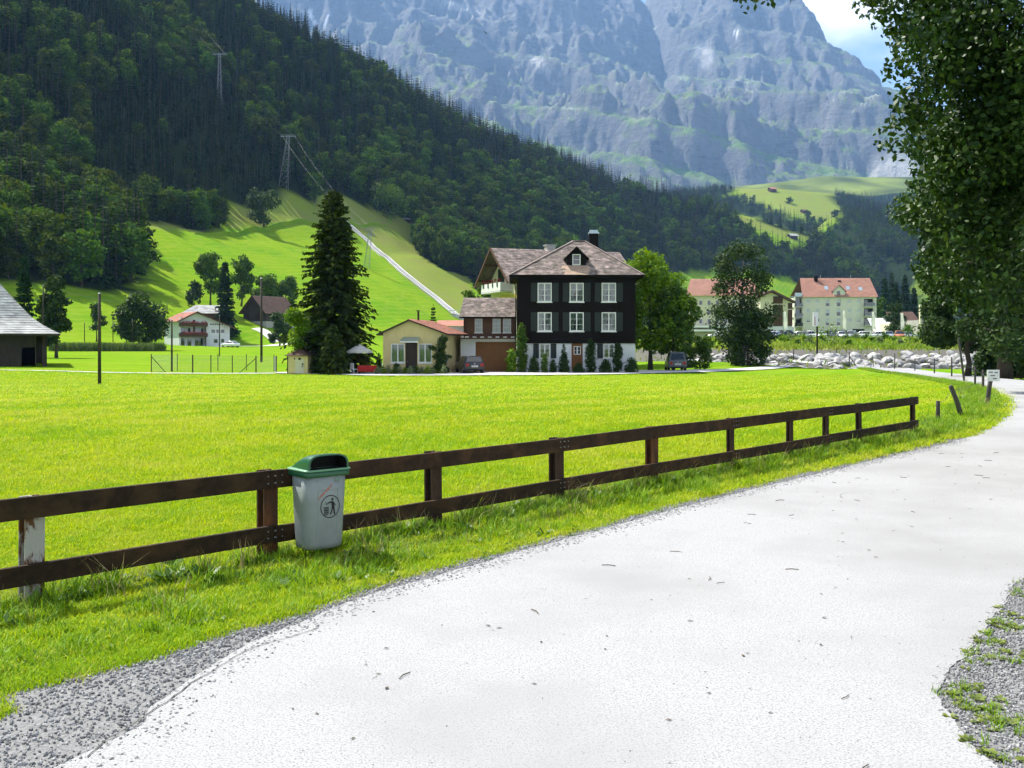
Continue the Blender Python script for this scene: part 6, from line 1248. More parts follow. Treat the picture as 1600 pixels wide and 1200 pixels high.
for k, (px_, t_, b_, Y, lb) in enumerate(((1224, 486, 527, 232, 'white banner before the timber clad building'), (1316, 484, 528, 235, 'white banner before the centre of the apartment block'), (1362, 486, 528, 232, 'white banner at the right end of the apartment block'), (1407, 488, 528, 225, 'white banner on a pole before the grey roofed house'))):
    x = PX(px_, Y); z = g1(x, Y); e = empty('banner_flag', (x, Y, z), 0, lb, 'flag', 'banners along the car park'); h = PZ(t_, Y) - z; MB().tube([(0, 0, 0), (0, 0, h)], .06, 6).build('pole', M['galvanised'], e)
    mb = MB(); rs_ = [[(.06, .04 * math.sin(q_), h * (.98 - .055 * q_)), (.06 + .55 + .04 * q_, .12 * math.sin(q_ * .9), h * (.97 - .058 * q_))] for q_ in range(12)]; mb.rings(rs_, closed=False, cap=False); mb.build('cloth', M['canvas'], e)

# ------------------------------------------------------------------ boulders of the river bank
pm('boulder', (0.42, 0.412, 0.40), (0.18, 0.175, 0.17), 1.8, .9, .6, 6, objrand=.18, dist=.05)
def rock_mesh(name, seed):
    rng = np.random.default_rng(seed); import bmesh
    bm = bmesh.new(); bmesh.ops.create_icosphere(bm, subdivisions=2, radius=1.0)
    pl = [(Vector(rng.normal(size=3)).normalized(), rng.uniform(.55, .85)) for _ in range(9)]
    for v_ in bm.verts:
        for n_, d_ in pl:
            q_ = v_.co.dot(n_)
            if q_ > d_: v_.co -= n_ * (q_ - d_)
        v_.co *= rng.uniform(.96, 1.04)
    me = bpy.data.meshes.new(name); bm.to_mesh(me); bm.free(); me.materials.append(M['boulder']); return me
ROCKS = [rock_mesh('boulder_%d' % i, 600 + i) for i in range(7)]
rng = np.random.default_rng(66); nb_ = 0
def put_rock(x, y, s, label, group, rng=rng):
    global nb_
    o = link_mesh('boulder', ROCKS[nb_ % 7], None); nb_ += 1; o.location = (x, y, g1(x, y) + s * .1); o.scale = (s * rng.uniform(.9, 1.5), s * rng.uniform(.8, 1.2), s * rng.uniform(.40, .75)); o.rotation_euler = (rng.normal() * .35, rng.normal() * .35, rng.uniform(0, 6.28)); tag(o, label, 'boulder', group)
for k in range(290):
    px_ = rng.uniform(1100, 1545); w_ = rng.uniform(5, 16); x = PX(px_, 124); y = float(river_y(np.array(x))) + w_; x = PX(px_, y)
    y = float(river_y(np.array(x))) + w_; put_rock(x, y, rng.uniform(.34, .88), 'pale boulder in the stone bank of the river', 'boulders of the river bank')
for k, (px_, py_, s) in enumerate(((1500, 578, .5), (1513, 578, .9), (1522, 576, .7), (1562, 583, .5), (1590, 586, .8))):
    p = hit(px_, py_); put_rock(p.x, p.y + 6, s, ['small pale boulder by the slim tree trunk', 'large pale boulder right of the slim tree trunk', 'pale boulder between the two near trunks', 'small boulder at the foot of the thick trunk', 'boulder at the right picture edge under the trees'][k], 'boulders under the roadside trees')
# plants on the far bank
for k in range(26):
    px_ = 1215 + k * 11.3 + rng.uniform(-4, 4); w_ = rng.uniform(24, 55); x = PX(px_, 150); y = float(river_y(np.array(x))) + w_; x = PX(px_, y); h = rng.uniform(.7, 1.5) if k not in (7, 8, 18) else 3.2
    e = empty('bank_shrub', (x, y, g1(x, y)), rng.uniform(0, 6), None, 'bush', 'young shrubs on the far river bank'); tag(e, {7: 'left one of two taller young trees on the bank right of the sign post', 8: 'right one of two taller young trees on the bank right of the sign post', 18: 'taller young tree on the bank below the silver and orange cars'}[k] if h > 3 else 'low young shrub dotted on the grassy far river bank')
    lob = [(rng.normal() * h * .2, rng.normal() * h * .2, h * rng.uniform(.25, .85), h * .3) for _ in range(5)]; v, f = leaf_cloud(rng, lob, 160, .3, fill=.2); link_mesh('foliage', np_mesh('foliage', v, f, False, [M[['leaves_mid', 'leaves_bright', 'leaves_pale'][k % 3]]]), None, e); MB().tube([(0, 0, -.1), (0, 0, h * .7)], [.05, .02], 5).build('stem', M['bark'], e)
# coarse grass on the bank
n = 11000; X = rng.uniform(14, 75, n); W_ = rng.uniform(6, 62, n); W_ = np.where(W_ < 19, np.where(rng.random(n) < .25, W_, W_ + 16), W_); Yv = river_y(X) + W_; C = np.stack([X, Yv, G(X, Yv) + .15], 1); D = unit(np.stack([rng.normal(size=n) * .4, rng.normal(size=n) * .4, np.ones(n)], 1)); S = unit(np.cross(D, rng.normal(size=(n, 3)))); v, f = quads(C, D, S, rng.uniform(.4, .95, n), .2)
pm('bank_grass', (0.24, 0.27, 0.05), (0.15, 0.27, 0.022), .15, .85, island=.3, transl=.25); tag(link_mesh('bank_grass', np_mesh('bank_grass', v, f, False, [M['bank_grass']]), None), 'coarse yellowish grass on the far river bank', None, None, 'stuff')

# ------------------------------------------------------------------ roadside trees on the right
def big_tree(name, base, lobes, nleaf, size, label, seed, leaf='leaves_near', r0=.25, H=12, basez=2.5, nl=16, extra=None, lean=0):
    rng = np.random.default_rng(seed); z = g1(*base); e = empty(name, (base[0], base[1], z), 0, label, 'tree'); v, f = leaf_cloud(rng, lobes, nleaf, size, fill=.45, aspect=.6, droop=.5)
    link_mesh('crown', np_mesh('crown', v, f, False, [M[leaf]]), None, e); mb = limbs_mb(rng, H, basez, lobes, r0, nl, n=10, lean=lean)
    if extra: 
        for pts_, r_ in extra: mb.tube(pts_, r_, 6)
    mb.build('trunk', M['bark'], e, True); return e
def lobes_at(rng, base, spec, jit=.35, n=3):
    """lobes given by photo position and depth, so that the crown hangs where the photograph shows it"""
    out = []
    for px_, py_, Y, r_ in spec:
        p = P(px_, py_, Y) - Vector((base[0], base[1], g1(*base)))
        for q_ in range(n): out.append((p.x + rng.normal() * r_ * jit, p.y + rng.normal() * r_ * .8, p.z + rng.normal() * r_ * jit, r_ * rng.uniform(.55, .9)))
    return out
rng = np.random.default_rng(81); b = (13.0, 15.0)
spec = [(1435, 20, 14.5, .55), (1412, 75, 14, .45), (1470, 120, 14.5, .6), (1440, 150, 14, .45), (1425, 185, 14.5, .4), (1460, 235, 15, .5), (1470, 290, 15, .5), (1490, 60, 15, .8), (1540, 30, 15, 1.0), (1600, 80, 14, 1.2), (1550, 150, 15, .9), (1520, 220, 15, .8), (1600, 200, 14, 1.1), (1570, 280, 15, .9), (1510, 330, 15.5, .6), (1480, 355, 16, .45), (1450, 350, 16, .35), (1560, 360, 15, .7), (1610, 340, 14, .8), (1680, 120, 14, 1.6), (1700, 280, 14, 1.5), (1800, 60, 15, 2.0), (1820, 260, 15, 2.0), (1900, 150, 15, 2.2), (1640, -60, 14, 1.6), (1500, -60, 15, 1.2), (1750, -150, 15, 2.4), (1950, -100, 16, 2.4), (2050, 100, 16, 2.2), (2100, -200, 16, 2.5), (1425, -30, 14.5, .6), (2200, 60, 15, 2.2), (2000, 280, 15, 1.8)]
lob = lobes_at(rng, b, spec); tw = lobes_at(rng, b, [(1165, -14, 12.5, .16), (1205, -16, 12.5, .17), (1240, -10, 12.6, .14), (1190, -34, 12.6, .25), (1290, -60, 13, .4), (1370, -80, 13.5, .6)], n=3)
z0_ = g1(*b); ov = [P(1240, -40, 12.6) - Vector((b[0], b[1], z0_)), P(1400, -90, 13.6) - Vector((b[0], b[1], z0_)), P(1700, -40, 14.5) - Vector((b[0], b[1], z0_)), Vector((0, 0, 4.0))]
big_tree('roadside_tree', b, lob, 140000, .100, 'large leafy tree overhanging the road from the right edge', 82, H=12.5, nl=9, r0=.3, extra=[(ov, [.015, .05, .09, .16])])
rng2 = np.random.default_rng(83); v, f = leaf_cloud(rng2, tw, 620, .10, fill=.3, droop=.6); tr_ = [o for o in bpy.data.objects if o.name == 'roadside_tree'][0]; link_mesh('hanging_leaves', np_mesh('hanging_leaves', v, f, False, [M['leaves_near']]), None, tr_)
rng = np.random.default_rng(84); b = (24.5, 38.0); spec = [(1470, 400, 36, .8), (1500, 370, 36, 1.2), (1450, 430, 37, .6), (1490, 450, 37, 1.1), (1540, 400, 37, 1.6), (1600, 380, 37, 2.0), (1560, 460, 38, 1.5), (1620, 450, 38, 1.8), (1520, 330, 38, 1.4), (1600, 280, 38, 2.4), (1700, 350, 38, 2.6), (1720, 200, 38, 2.8), (1600, 180, 38, 2.4), (1800, 300, 38, 2.6), (1850, 150, 38, 3.0), (1750, 440, 38, 2.0)]
big_tree('roadside_tree', b, lobes_at(rng, b, spec), 70000, .17, 'second leafy roadside tree filling the right edge behind the overhanging one', 85, 'leaves_near', H=13, nl=9, r0=.3)
rng = np.random.default_rng(86)
for k, (bx0, by0, px_, lb, rr) in enumerate(((PX(1570, 66), 66.0, 1570, 'roadside tree with thick dark trunk beyond the bend', .42), (PX(1512, 75), 75.0, 1512, 'slim trunked tree left of the thick dark trunk', .22), (PX(1597, 72), 72.0, 1600, 'shaded tree at the right edge beyond the bend', .35))):
    b = (bx0, by0); spec = [(px_ + rng.uniform(-55, 50), py_, by0 + rng.uniform(-2, 2), rng.uniform(1.4, 2.4)) for py_ in (260, 300, 340, 380, 410, 440, 470, 490, 510, 525)] + [(px_ - 62, 470, by0, 1.1), (px_ - 48, 500, by0, 1.2), (px_ - 40, 420, by0, 1.4), (px_ + 20, 540, by0 + 1, 1.0)]
    if k == 1: spec = [(max(a, 1478), c, d_, e_ * .8) for a, c, d_, e_ in spec if c > 390]
    big_tree('roadside_tree', b, lobes_at(rng, b, spec, n=2), 26000, .24, lb, 87 + k, 'leaves_dark', H=14 if k != 1 else 8, basez=3, nl=16, r0=rr)
for k, (px_, py_, Y, w_, h_) in enumerate(((1545, 575, 80, 46, 60), (1590, 580, 76, 46, 70), (1630, 585, 70, 60, 80))): shrub(px_, py_ - h_, w_, Y, ['dark undergrowth between the two near trunks', 'dark undergrowth right of the thick trunk', 'dark undergrowth at the right picture edge'][k], 450 + k, 'leaves_dark', 'mound', 5200, .3, 'undergrowth_bush')
# ------------------------------------------------------------------ the wooden fence by the road
pm('rail_wood', (0.038, 0.023, 0.013), (0.021, 0.013, 0.008), 3.0, .8, .5, 26, stretch=(.35, 6, 6), c3=(0.062, 0.034, 0.016), s3=1.0, spec=.15, objrand=.18)
pm('post_steel', (0.34, 0.33, 0.30), (0.10, 0.045, 0.018), 7, .8, .6, 40, stretch=(1, 1, .5), lo=.47, hi=.52); pm('post_rust', (0.15, 0.060, 0.020), (0.055, 0.026, 0.014), 7, .9, .6, 30, stretch=(1, 1, .5)); pm('post_brown', (0.055, 0.030, 0.018), (0.030, 0.018, 0.012), 7, .9, .6, 30)
pb = [(55, 938), (425, 880), (685, 831), (877, 790), (1025, 758), (1146, 734), (1238, 716), (1294, 706), (1347, 697), (1430, 681)]
w_ = np.array([tuple(hit(*p).to_2d()) for p in pb]); co = np.polyfit(w_[:, 0], w_[:, 1], 2)
def fence_at(px_):
    k = (px_ - 800) / F; a, b, c = co      # a x^2 + b x + c = x / k
    if abs(k) < 1e-4: return Vector((0, c, 0))
    A, B, C_ = a, b - 1 / k, c; dsc = math.sqrt(max(B * B - 4 * A * C_, 0)); r = [(-B + dsc) / (2 * A), (-B - dsc) / (2 * A)]; r = [x for x in r if x * k > 0 and -8 < x < 12]; x = min(r, key=lambda q: abs(q / k - 10)) if r else k * 10
    return Vector((x, x / k, 0))
FP = [fence_at(p[0]) for p in pb]; FP.insert(0, FP[0] + (FP[0] - FP[1])); FP.insert(0, FP[0] + (FP[0] - FP[1]))
FE = empty('wooden_fence', FP[2], 0, 'long low brown two rail fence on flaking posts along the road', 'fence'); O = FE.location.copy()
def nrm_at(i): d_ = (FP[min(i + 1, len(FP) - 1)] - FP[max(i - 1, 0)]).normalized(); return Vector((d_.y, -d_.x, 0)), d_
for i, p in enumerate(FP):
    n_, d_ = nrm_at(i); b_ = .105 if i < 7 else .07; t_ = .018; h = .70; c = p - O - n_ * (b_ / 2 + .010); tilt = d_ * (.05 if i == 10 else random.uniform(-.012, .012)) - (d_ * .10 if i == 10 else Vector())
    mb = MB()
    for a, w1, w2 in ((n_ * (b_ / 2 - t_ / 2), b_ + .02, t_), (-n_ * (b_ / 2 - t_ / 2), b_ + .02, t_), (Vector(), t_, b_ - 2 * t_)):
        x_, y_ = d_ * w1 / 2, n_ * w2 / 2; q0 = c + a + Vector((0, 0, -.3)); q1 = c + a + tilt + Vector((0, 0, h)); mb.add([q0 - x_ - y_, q0 + x_ - y_, q0 + x_ + y_, q0 - x_ + y_, q1 - x_ - y_, q1 + x_ - y_, q1 + x_ + y_, q1 - x_ + y_], [(0, 3, 2, 1), (4, 5, 6, 7), (0, 1, 5, 4), (1, 2, 6, 5), (2, 3, 7, 6), (3, 0, 4, 7)])
    mb.build('post', M['post_steel' if i in (2, 0) else 'post_rust' if i in (3, 6) else 'post_brown'], FE)
def rail(a, b, z0, z1, thick=.042, off=.0):
    na, da = nrm_at(a); nb2, db = nrm_at(b); pts_ = [FP[k] for k in range(a, b + 1)]; mb = MB(); rs_ = []
    ext = .06 if b == len(FP) - 1 else -.004
    for k in range(a, b + 1):
        n_, d_ = nrm_at(k); q_ = FP[k] - O + (d_ * (ext if k == b else .004 if k == a else 0)); u0 = random.uniform(-.008, .008)
        rs_.append([q_ + n_ * .002 + Vector((0, 0, z0 + u0)), q_ + n_ * (thick) + Vector((0, 0, z0 + u0)), q_ + n_ * thick + Vector((0, 0, z1 + u0)), q_ + n_ * .002 + Vector((0, 0, z1 + u0))])
    o = mb.rings(rs_).build('rail', M['rail_wood'], FE, bevel=.004); m_ = MB()
    for k in (a, b):
        n_, d_ = nrm_at(k)
        for s in (-.03, .03):
            for zz_ in (.3, .7): q_ = FP[k] - O + d_ * (s + (.035 if k == a else -.035)) + Vector((0, 0, z0 + (z1 - z0) * zz_)); m_.tube([q_ + n_ * (thick - .004), q_ + n_ * (thick + .004)], .006, 6)
    m_.build('screw', M['galvanised'], o)
for a in range(1, len(FP) - 1, 2):
    b = min(a + 2, len(FP) - 1); rail(a, b, .565, .705); rail(a, b, .145, .275)
rail(0, 1, .565, .705); rail(0, 1, .145, .275)

# ------------------------------------------------------------------ the litter bin
pm('bin_grey', (0.225, 0.255, 0.250), (0.180, 0.207, 0.205), 2.5, .45, .15, 60, spec=.4, c3=(0.245, 0.272, 0.262), s3=3.0); pm('bin_green', (0.014, 0.095, 0.040), (0.011, 0.078, 0.034), 3, .35, .1, 60, spec=.5); pm('bin_inside', (0.006, 0.006, 0.006)); pm('print_black', (0.012, 0.012, 0.014), None, rough=.6); pm('scrawl_red', (0.48, 0.085, 0.03), None, rough=.5); pm('sticker', (0.16, 0.20, 0.19), None, rough=.5); pm('lid_rim', (0.10, 0.24, 0.13), (0.15, 0.29, 0.18), 3, .4)
fp = fence_at(474); nn_, dd2 = nrm_at(3); bp = fp + nn_ * .20; BIN = empty('litter_bin', (bp.x, bp.y, .085), R(40), 'grey plastic litter bin with green hooded lid hung on the wooden fence', 'litter bin')
BIN.scale = (.95, .95, 1.0)
def oct_(w, d, r, z, cx_=0, cy_=0, n=5):
    pts_ = []
    for sx, sy, a0 in ((1, -1, -90), (1, 1, 0), (-1, 1, 90), (-1, -1, 180)):
        for k in range(n): a = R(a0 + 90 * k / (n - 1)); pts_.append((cx_ + sx * (w - r) + r * math.cos(a), cy_ + sy * (d - r) + r * math.sin(a), z))
    return pts_
BH = .60; rs_ = [oct_(.150, .105, .085, 0, 0, 0, 8), oct_(.173, .128, .088, .014, 0, 0, 8), oct_(.179, .134, .09, .05, n=8), oct_(.192, .148, .09, BH * .6, n=8), oct_(.199, .158, .09, BH, n=8)]
MB().rings(rs_).build('body', M['bin_grey'], BIN, True, .0)
yf = lambda z: -float(np.interp(z, [.05, BH * .6, BH], [.134, .148, .158]))
mb = MB()     # raised panel line on the front
for x in (-.09, .095): mb.beam((x, yf(.06) - .0005, .07), (x, yf(.47) - .0005, .47), .010, .004, up=(0, 1, 0))
mb.beam((-.09, yf(.47) - .0005, .47), (.095, yf(.47) - .0005, .47), .004, .010, up=(0, 0, 1)); mb.build('panel_ridge', M['bin_grey'], BIN)
MB().rings([oct_(.207, .167, .05, BH - .028), oct_(.211, .172, .05, BH - .024), oct_(.211, .172, .05, BH + .016)]).build('lid_skirt', M['bin_green'], BIN, True)
MB().rings([oct_(.217, .178, .05, BH + .0165), oct_(.219, .180, .05, BH + .024), oct_(.211, .172, .05, BH + .031)]).build('lid_rim', M['lid_rim'], BIN, True)
# hood: arched shell, open at the front-right half, falling to the back-left
hood = MB(); NS, NA = 12, 15; secs = []
for j in range(NS + 1):
    t = j / NS; y = -.165 + .325 * t; hgt = .118 * (1 - t ** 2.6 * .93); wd = .188 - .02 * t; cxh = 0; ring_ = []
    for k in range(NA):
        a = math.pi * k / (NA - 1); c_, s_ = math.cos(a), math.sin(a); e_ = .55; ring_.append((cxh + wd * math.copysign(abs(c_) ** e_, c_), y, BH + .028 + hgt * abs(s_) ** e_))
    secs.append(ring_)
hood.rings(secs, closed=False, cap=False); hood.add(secs[-1], [tuple(range(NA))]); hood.build('hood', M['bin_green'], BIN, True)
f0 = secs[0]; inn = [(x * .90, y - .002, BH + .034 + (z - BH - .028) * .86) for x, y, z in f0]; mb = MB().rings([f0, inn], closed=False, cap=False); mb.build('hood_front', M['bin_green'], BIN)
ib = [(x * .96, y + .16, z * 1 - .004) for x, y, z in inn]; mb = MB().rings([[(x, y + .002, z) for x, y, z in inn], ib], closed=False, cap=False); mb.add(ib, [tuple(range(NA))]); mb.quad(inn[0], inn[-1], ib[-1], ib[0]); mb.build('opening', M['bin_inside'], BIN)
def on_front(x, z, lift=.0025): return (x, yf(z) - lift, z)
LC = (.022, .335); LR = .090
def disc(mb, cx_, cz_, r_, n=18): mb.add([on_front(LC[0] + LR * (cx_ + r_ * math.cos(6.283 * k / n)), LC[1] + LR * (cz_ + r_ * math.sin(6.283 * k / n))) for k in range(n)], [tuple(range(n))])
def poly(mb, pts_): mb.add([on_front(LC[0] + LR * x, LC[1] + LR * z) for x, z in pts_], [tuple(range(len(pts_)))])
mb = MB(); n = 40
ro = [on_front(LC[0] + LR * math.cos(6.283 * k / n), LC[1] + LR * math.sin(6.283 * k / n)) for k in range(n)]; ri = [on_front(LC[0] + LR * .92 * math.cos(6.283 * k / n), LC[1] + LR * .92 * math.sin(6.283 * k / n)) for k in range(n)]; mb.rings([ro, ri], cap=False)
disc(mb, .22, .62, .12); poly(mb, [(.05, .46), (.34, .44), (.46, .20), (.44, -.02), (.34, -.02), (.16, -.02), (.14, .18)]); poly(mb, [(.44, -.02), (.34, -.02), (.30, -.20), (.40, -.72), (.54, -.72)]); poly(mb, [(.16, -.02), (.36, -.02), (.26, -.28), (.12, -.70), (-.02, -.70), (.14, -.26)]); poly(mb, [(.08, .46), (.14, .32), (-.22, .26), (-.30, .34)]); poly(mb, [(.46, .22), (.40, .36), (.58, .10), (.52, .02)])
poly(mb, [(-.42, .16), (-.28, .20), (-.30, .32), (-.40, .30)]); poly(mb, [(-.66, -.02), (-.14, -.02), (-.15, -.10), (-.65, -.10)]); poly(mb, [(-.60, -.66), (-.20, -.66), (-.20, -.72), (-.60, -.72)])
for k in range(5): x = -.62 + k * .105; poly(mb, [(x, -.12), (x + .055, -.12), (x + .05 + .01, -.64), (x + .01, -.64)])
for k in range(2): poly(mb, [(-.62, -.30 - k * .2), (-.17, -.30 - k * .2), (-.17, -.33 - k * .2), (-.62, -.33 - k * .2)])
poly(mb, [(-.50, .42), (-.44, .44), (-.45, .34), (-.51, .33)]); mb.build('litter_pictogram', M['print_black'], BIN)
mb = MB(); rs = random.Random(4); x, z = -.085, .400
for k in range(8):
    a = [(0, 0), (.003, .020), (.007, .003), (.011, .022), (.013, .004)][:3 + k % 3]; px0, pz0 = .0 + x + k * .0155, z + k * .0125
    for p0, p1 in zip(a[:-1], a[1:]): mb.beam(on_front(px0 + p0[0], pz0 + p0[1]), on_front(px0 + p1[0], pz0 + p1[1]), .0028, .001, up=(0, 1, 0))
mb.build('orange_scrawl', M['scrawl_red'], BIN); MB().box(.055, .105, -.1605, -.150, .525, .560).build('sticker', M['sticker'], BIN); MB().box(.072, .088, -.163, -.1608, .537, .551).build('sticker_mark', M['lid_rim'], BIN)
MB().tube([(-.100, yf(.55) + .006, .55), (-.100, yf(.55) - .006, .55)], .008, 8).build('rivet', M['galvanised'], BIN); MB().box(-.10, .10, .155, .20, .50, .56).build('bracket', M['galvanised'], BIN)

# ------------------------------------------------------------------ grass, weeds, pebbles, litter (stuff)
pm('blade_meadow', (0.270, 0.385, 0.010), (0.350, 0.440, 0.016), .7, .7, island=.30, transl=.30, spec=.15, coords='Generated'); pm('blade_verge', (0.120, 0.255, 0.016), (0.190, 0.325, 0.018), .8, .6, island=.40, transl=.30, spec=.2); pm('blade_dry', (0.30, 0.26, 0.12), (0.22, 0.20, 0.08), 2, .8, island=.3, transl=.2); pm('weed_leaf', (0.055, 0.13, 0.018), (0.085, 0.165, 0.022), 2, .5, island=.35, transl=.25, spec=.3); pm('weed_yellow', (0.14, 0.18, 0.03), (0.10, 0.15, 0.02), 2, .6, island=.4, transl=.25)
pm('pebble', (0.29, 0.29, 0.288), (0.18, 0.18, 0.18), 2, .9, objrand=.5); pm('litter', (0.055, 0.035, 0.02), (0.09, 0.06, 0.03), 3, .9, objrand=.3)
def tuft(name, seed, nb, h, spread, w, mat, lean=.5):
    rng = np.random.default_rng(seed); V = []; Fq = []
    for i in range(nb):
        a = rng.uniform(0, 6.28); r = spread * math.sqrt(rng.random()); x, y = r * math.cos(a), r * math.sin(a); hh = h * rng.uniform(.5, 1.25); b = rng.uniform(0, 6.28); dx, dy = math.cos(b), math.sin(b); L_ = lean * hh * rng.uniform(.1, 1.2); sx, sy = -dy * w / 2, dx * w / 2; o = len(V)
        V += [(x - sx, y - sy, 0), (x + sx, y + sy, 0), (x + dx * L_ * .35 + sx * .8, y + dy * L_ * .35 + sy * .8, hh * .6), (x + dx * L_ * .35 - sx * .8, y + dy * L_ * .35 - sy * .8, hh * .6), (x + dx * L_ + sx * .1, y + dy * L_ + sy * .1, hh * .95), (x + dx * L_ - sx * .1, y + dy * L_ - sy * .1, hh * .95)]; Fq += [(o, o + 1, o + 2, o + 3), (o + 3, o + 2, o + 4, o + 5)]
    return np_mesh(name, np.array(V), np.array(Fq), False, [M[mat]])
def rosette(name, seed, nl, r, mat, up=.5):
    rng = np.random.default_rng(seed); a = rng.uniform(0, 6.28, nl); t = rng.uniform(.15, 1, nl) ** .5; h = np.stack([np.cos(a), np.sin(a), rng.uniform(.05, up, nl)], 1); h = unit(h); C = h * (r * t)[:, None] * .6 + np.array([0, 0, .01]); n_ = unit(np.cross(h, np.stack([-np.sin(a), np.cos(a), rng.normal(size=nl) * .2], 1))); S = unit(np.cross(n_, h)); v, f = quads(C, h, S, r * .75, r * .38); return np_mesh(name, v, f, False, [M[mat]])
pm('blade_green', (0.190, 0.345, 0.010), (0.250, 0.400, 0.012), .7, .7, island=.3, transl=.3, spec=.15); pm('blade_pale', (0.36, 0.42, 0.05), (0.42, 0.44, 0.08), .7, .7, island=.3, transl=.3, spec=.15)
gp = [tuft('short_%d' % i, 700 + i, 22, .045, .10, .006, ('blade_meadow', 'blade_meadow', 'blade_green', 'blade_green', 'blade_pale', 'blade_pale')[i], .9) for i in range(6)] 
edge = [tuple(p) for p in gl_j] + [tuple(p) for p in ROAD_L[iL:]] + [(10, 140), (-90, 140), (-90, -1.5)]
rng = np.random.default_rng(91)
def sample_field(n, y0, y1, power):
    u_ = rng.random(n); Yv = (y0 ** (1 - power) + u_ * (y1 ** (1 - power) - y0 ** (1 - power))) ** (1 / (1 - power)); X = rng.uniform(-.56, .56, n) * Yv; k = inpoly(X, Yv, edge); return X[k], Yv[k]
X, Yv = sample_field(150000, 4.3, 84, 1.6); n = len(X); s = np.clip(Yv / 11, .8, 3.2) * rng.uniform(.7, 1.3, n) * (1 + .5 * fbm(X / 1.5, Yv / 1.5, 3, 8)); hz_ = np.clip(s, 0, 1.7)
cc = .55 * X + .84 * Yv; stripe = np.sin((Yv * .62 - X * .78 + 1.2 * fbm(X / 9, Yv / 9, 2, 3)) * 2.4) * sm(14, 30, Yv) * .5; tone = 1.3 * fbm(X / 4, Yv / 4, 4, 44) + .8 * fbm(X / .7, Yv / .7, 2, 45) + .75 * stripe + rng.normal(size=n) * .28
mpid = np.where(tone > .42, 4, np.where(tone > -.12, 0, 2)) + rng.integers(0, 2, n)
scatter('meadow_grass', np.stack([X, Yv, G(X, Yv) - .005], 1), np.stack([rng.normal(size=n) * .1, rng.normal(size=n) * .1, rng.uniform(0, 6.28, n)], 1), np.stack([s, s, hz_], 1), mpid, gp, 'short mown yellow green meadow grass')
# verge: taller, ragged, denser along the foot of the fence
vp = [tuft('verge_%d' % i, 720 + i, 20, .11, .09, .007, 'blade_verge', .9) for i in range(5)] + [rosette('weed_%d' % i, 740 + i, 12, .075, 'weed_leaf', .8) for i in range(3)] + [tuft('straw_%d' % i, 750 + i, 7, .22, .06, .004, 'blade_dry', .9) for i in range(2)] + [tuft('fringe_%d' % i, 760 + i, 16, .035, .10, .005, 'blade_dry', 1.6) for i in range(2)] + [tuft('yellow_%d' % i, 765 + i, 20, .06, .10, .006, 'blade_pale', 1.1) for i in range(2)] + [rosette('dock_%d' % i, 768 + i, 9, .12, 'weed_leaf', 1.2) for i in range(2)]
cur = np.concatenate([np.array(gl_j), ROAD_L[iL:]]); cur = cur[(cur[:, 1] > 2.2)]; sN = np.r_[0, np.cumsum(np.hypot(*np.diff(cur, axis=0).T))]; dcur = np.gradient(cur, axis=0); dcur /= np.linalg.norm(dcur, axis=1, keepdims=True)
for _ in range(8): dcur[1:-1] = (dcur[:-2] + dcur[1:-1] + dcur[2:]) / 3
n = 26000; q = sN[-1] * rng.random(n) ** 2.1; off = rng.uniform(-.05, 1.35, n); ix = np.clip(np.searchsorted(sN, q), 0, len(cur) - 1); nv = np.stack([-dcur[ix, 1], dcur[ix, 0]], 1); XY = cur[ix] + nv * off[:, None] + rng.normal(size=(n, 2)) * .03
clump = fbm(XY[:, 0] * 1.3, XY[:, 1] * 1.3, 3, 17); k = (rng.random(n) < np.clip(.75 + 1.4 * clump - .25 * (off > 1.0), .1, 1)) & ((off > .02) | (rng.random(n) < .4)); XY, off, clump, q = XY[k], off[k], clump[k], q[k]; n = len(XY)
pid = rng.integers(0, 5, n); u_ = rng.random(n); pid = np.where(u_ < .16, 5 + rng.integers(0, 3, n), pid); pid = np.where(u_ > .975, 8 + rng.integers(0, 2, n), pid); tone = fbm(XY[:, 0] * .9, XY[:, 1] * .9, 3, 71) + .25 * rng.normal(size=n); pid = np.where((tone > .12) & (pid < 5), 12 + rng.integers(0, 2, n), pid); pid = np.where((tone < -.22) & (u_ < .5), 5 + rng.integers(0, 3, n), pid); pid = np.where((tone < -.1) & (u_ > .93), 14 + rng.integers(0, 2, n), pid); pid = np.where((off < .22 + .3 * tone) & (u_ > .30), np.where(u_ > .6, 10, 12) + rng.integers(0, 2, n), pid)
s = rng.uniform(.55, 1.15, n) * (1 + .8 * np.clip(clump, -.5, 1)) * np.where(off < .3, .75, 1.0) * np.clip(.8 + q / 40, .8, 1.6)
scatter('verge_grass', np.c_[XY, G(XY[:, 0], XY[:, 1]) - .004], np.stack([rng.normal(size=n) * .15, rng.normal(size=n) * .15, rng.uniform(0, 6.28, n)], 1), np.repeat(s[:, None], 3, 1), pid, vp, 'ragged verge of grass and weeds between fence and road')
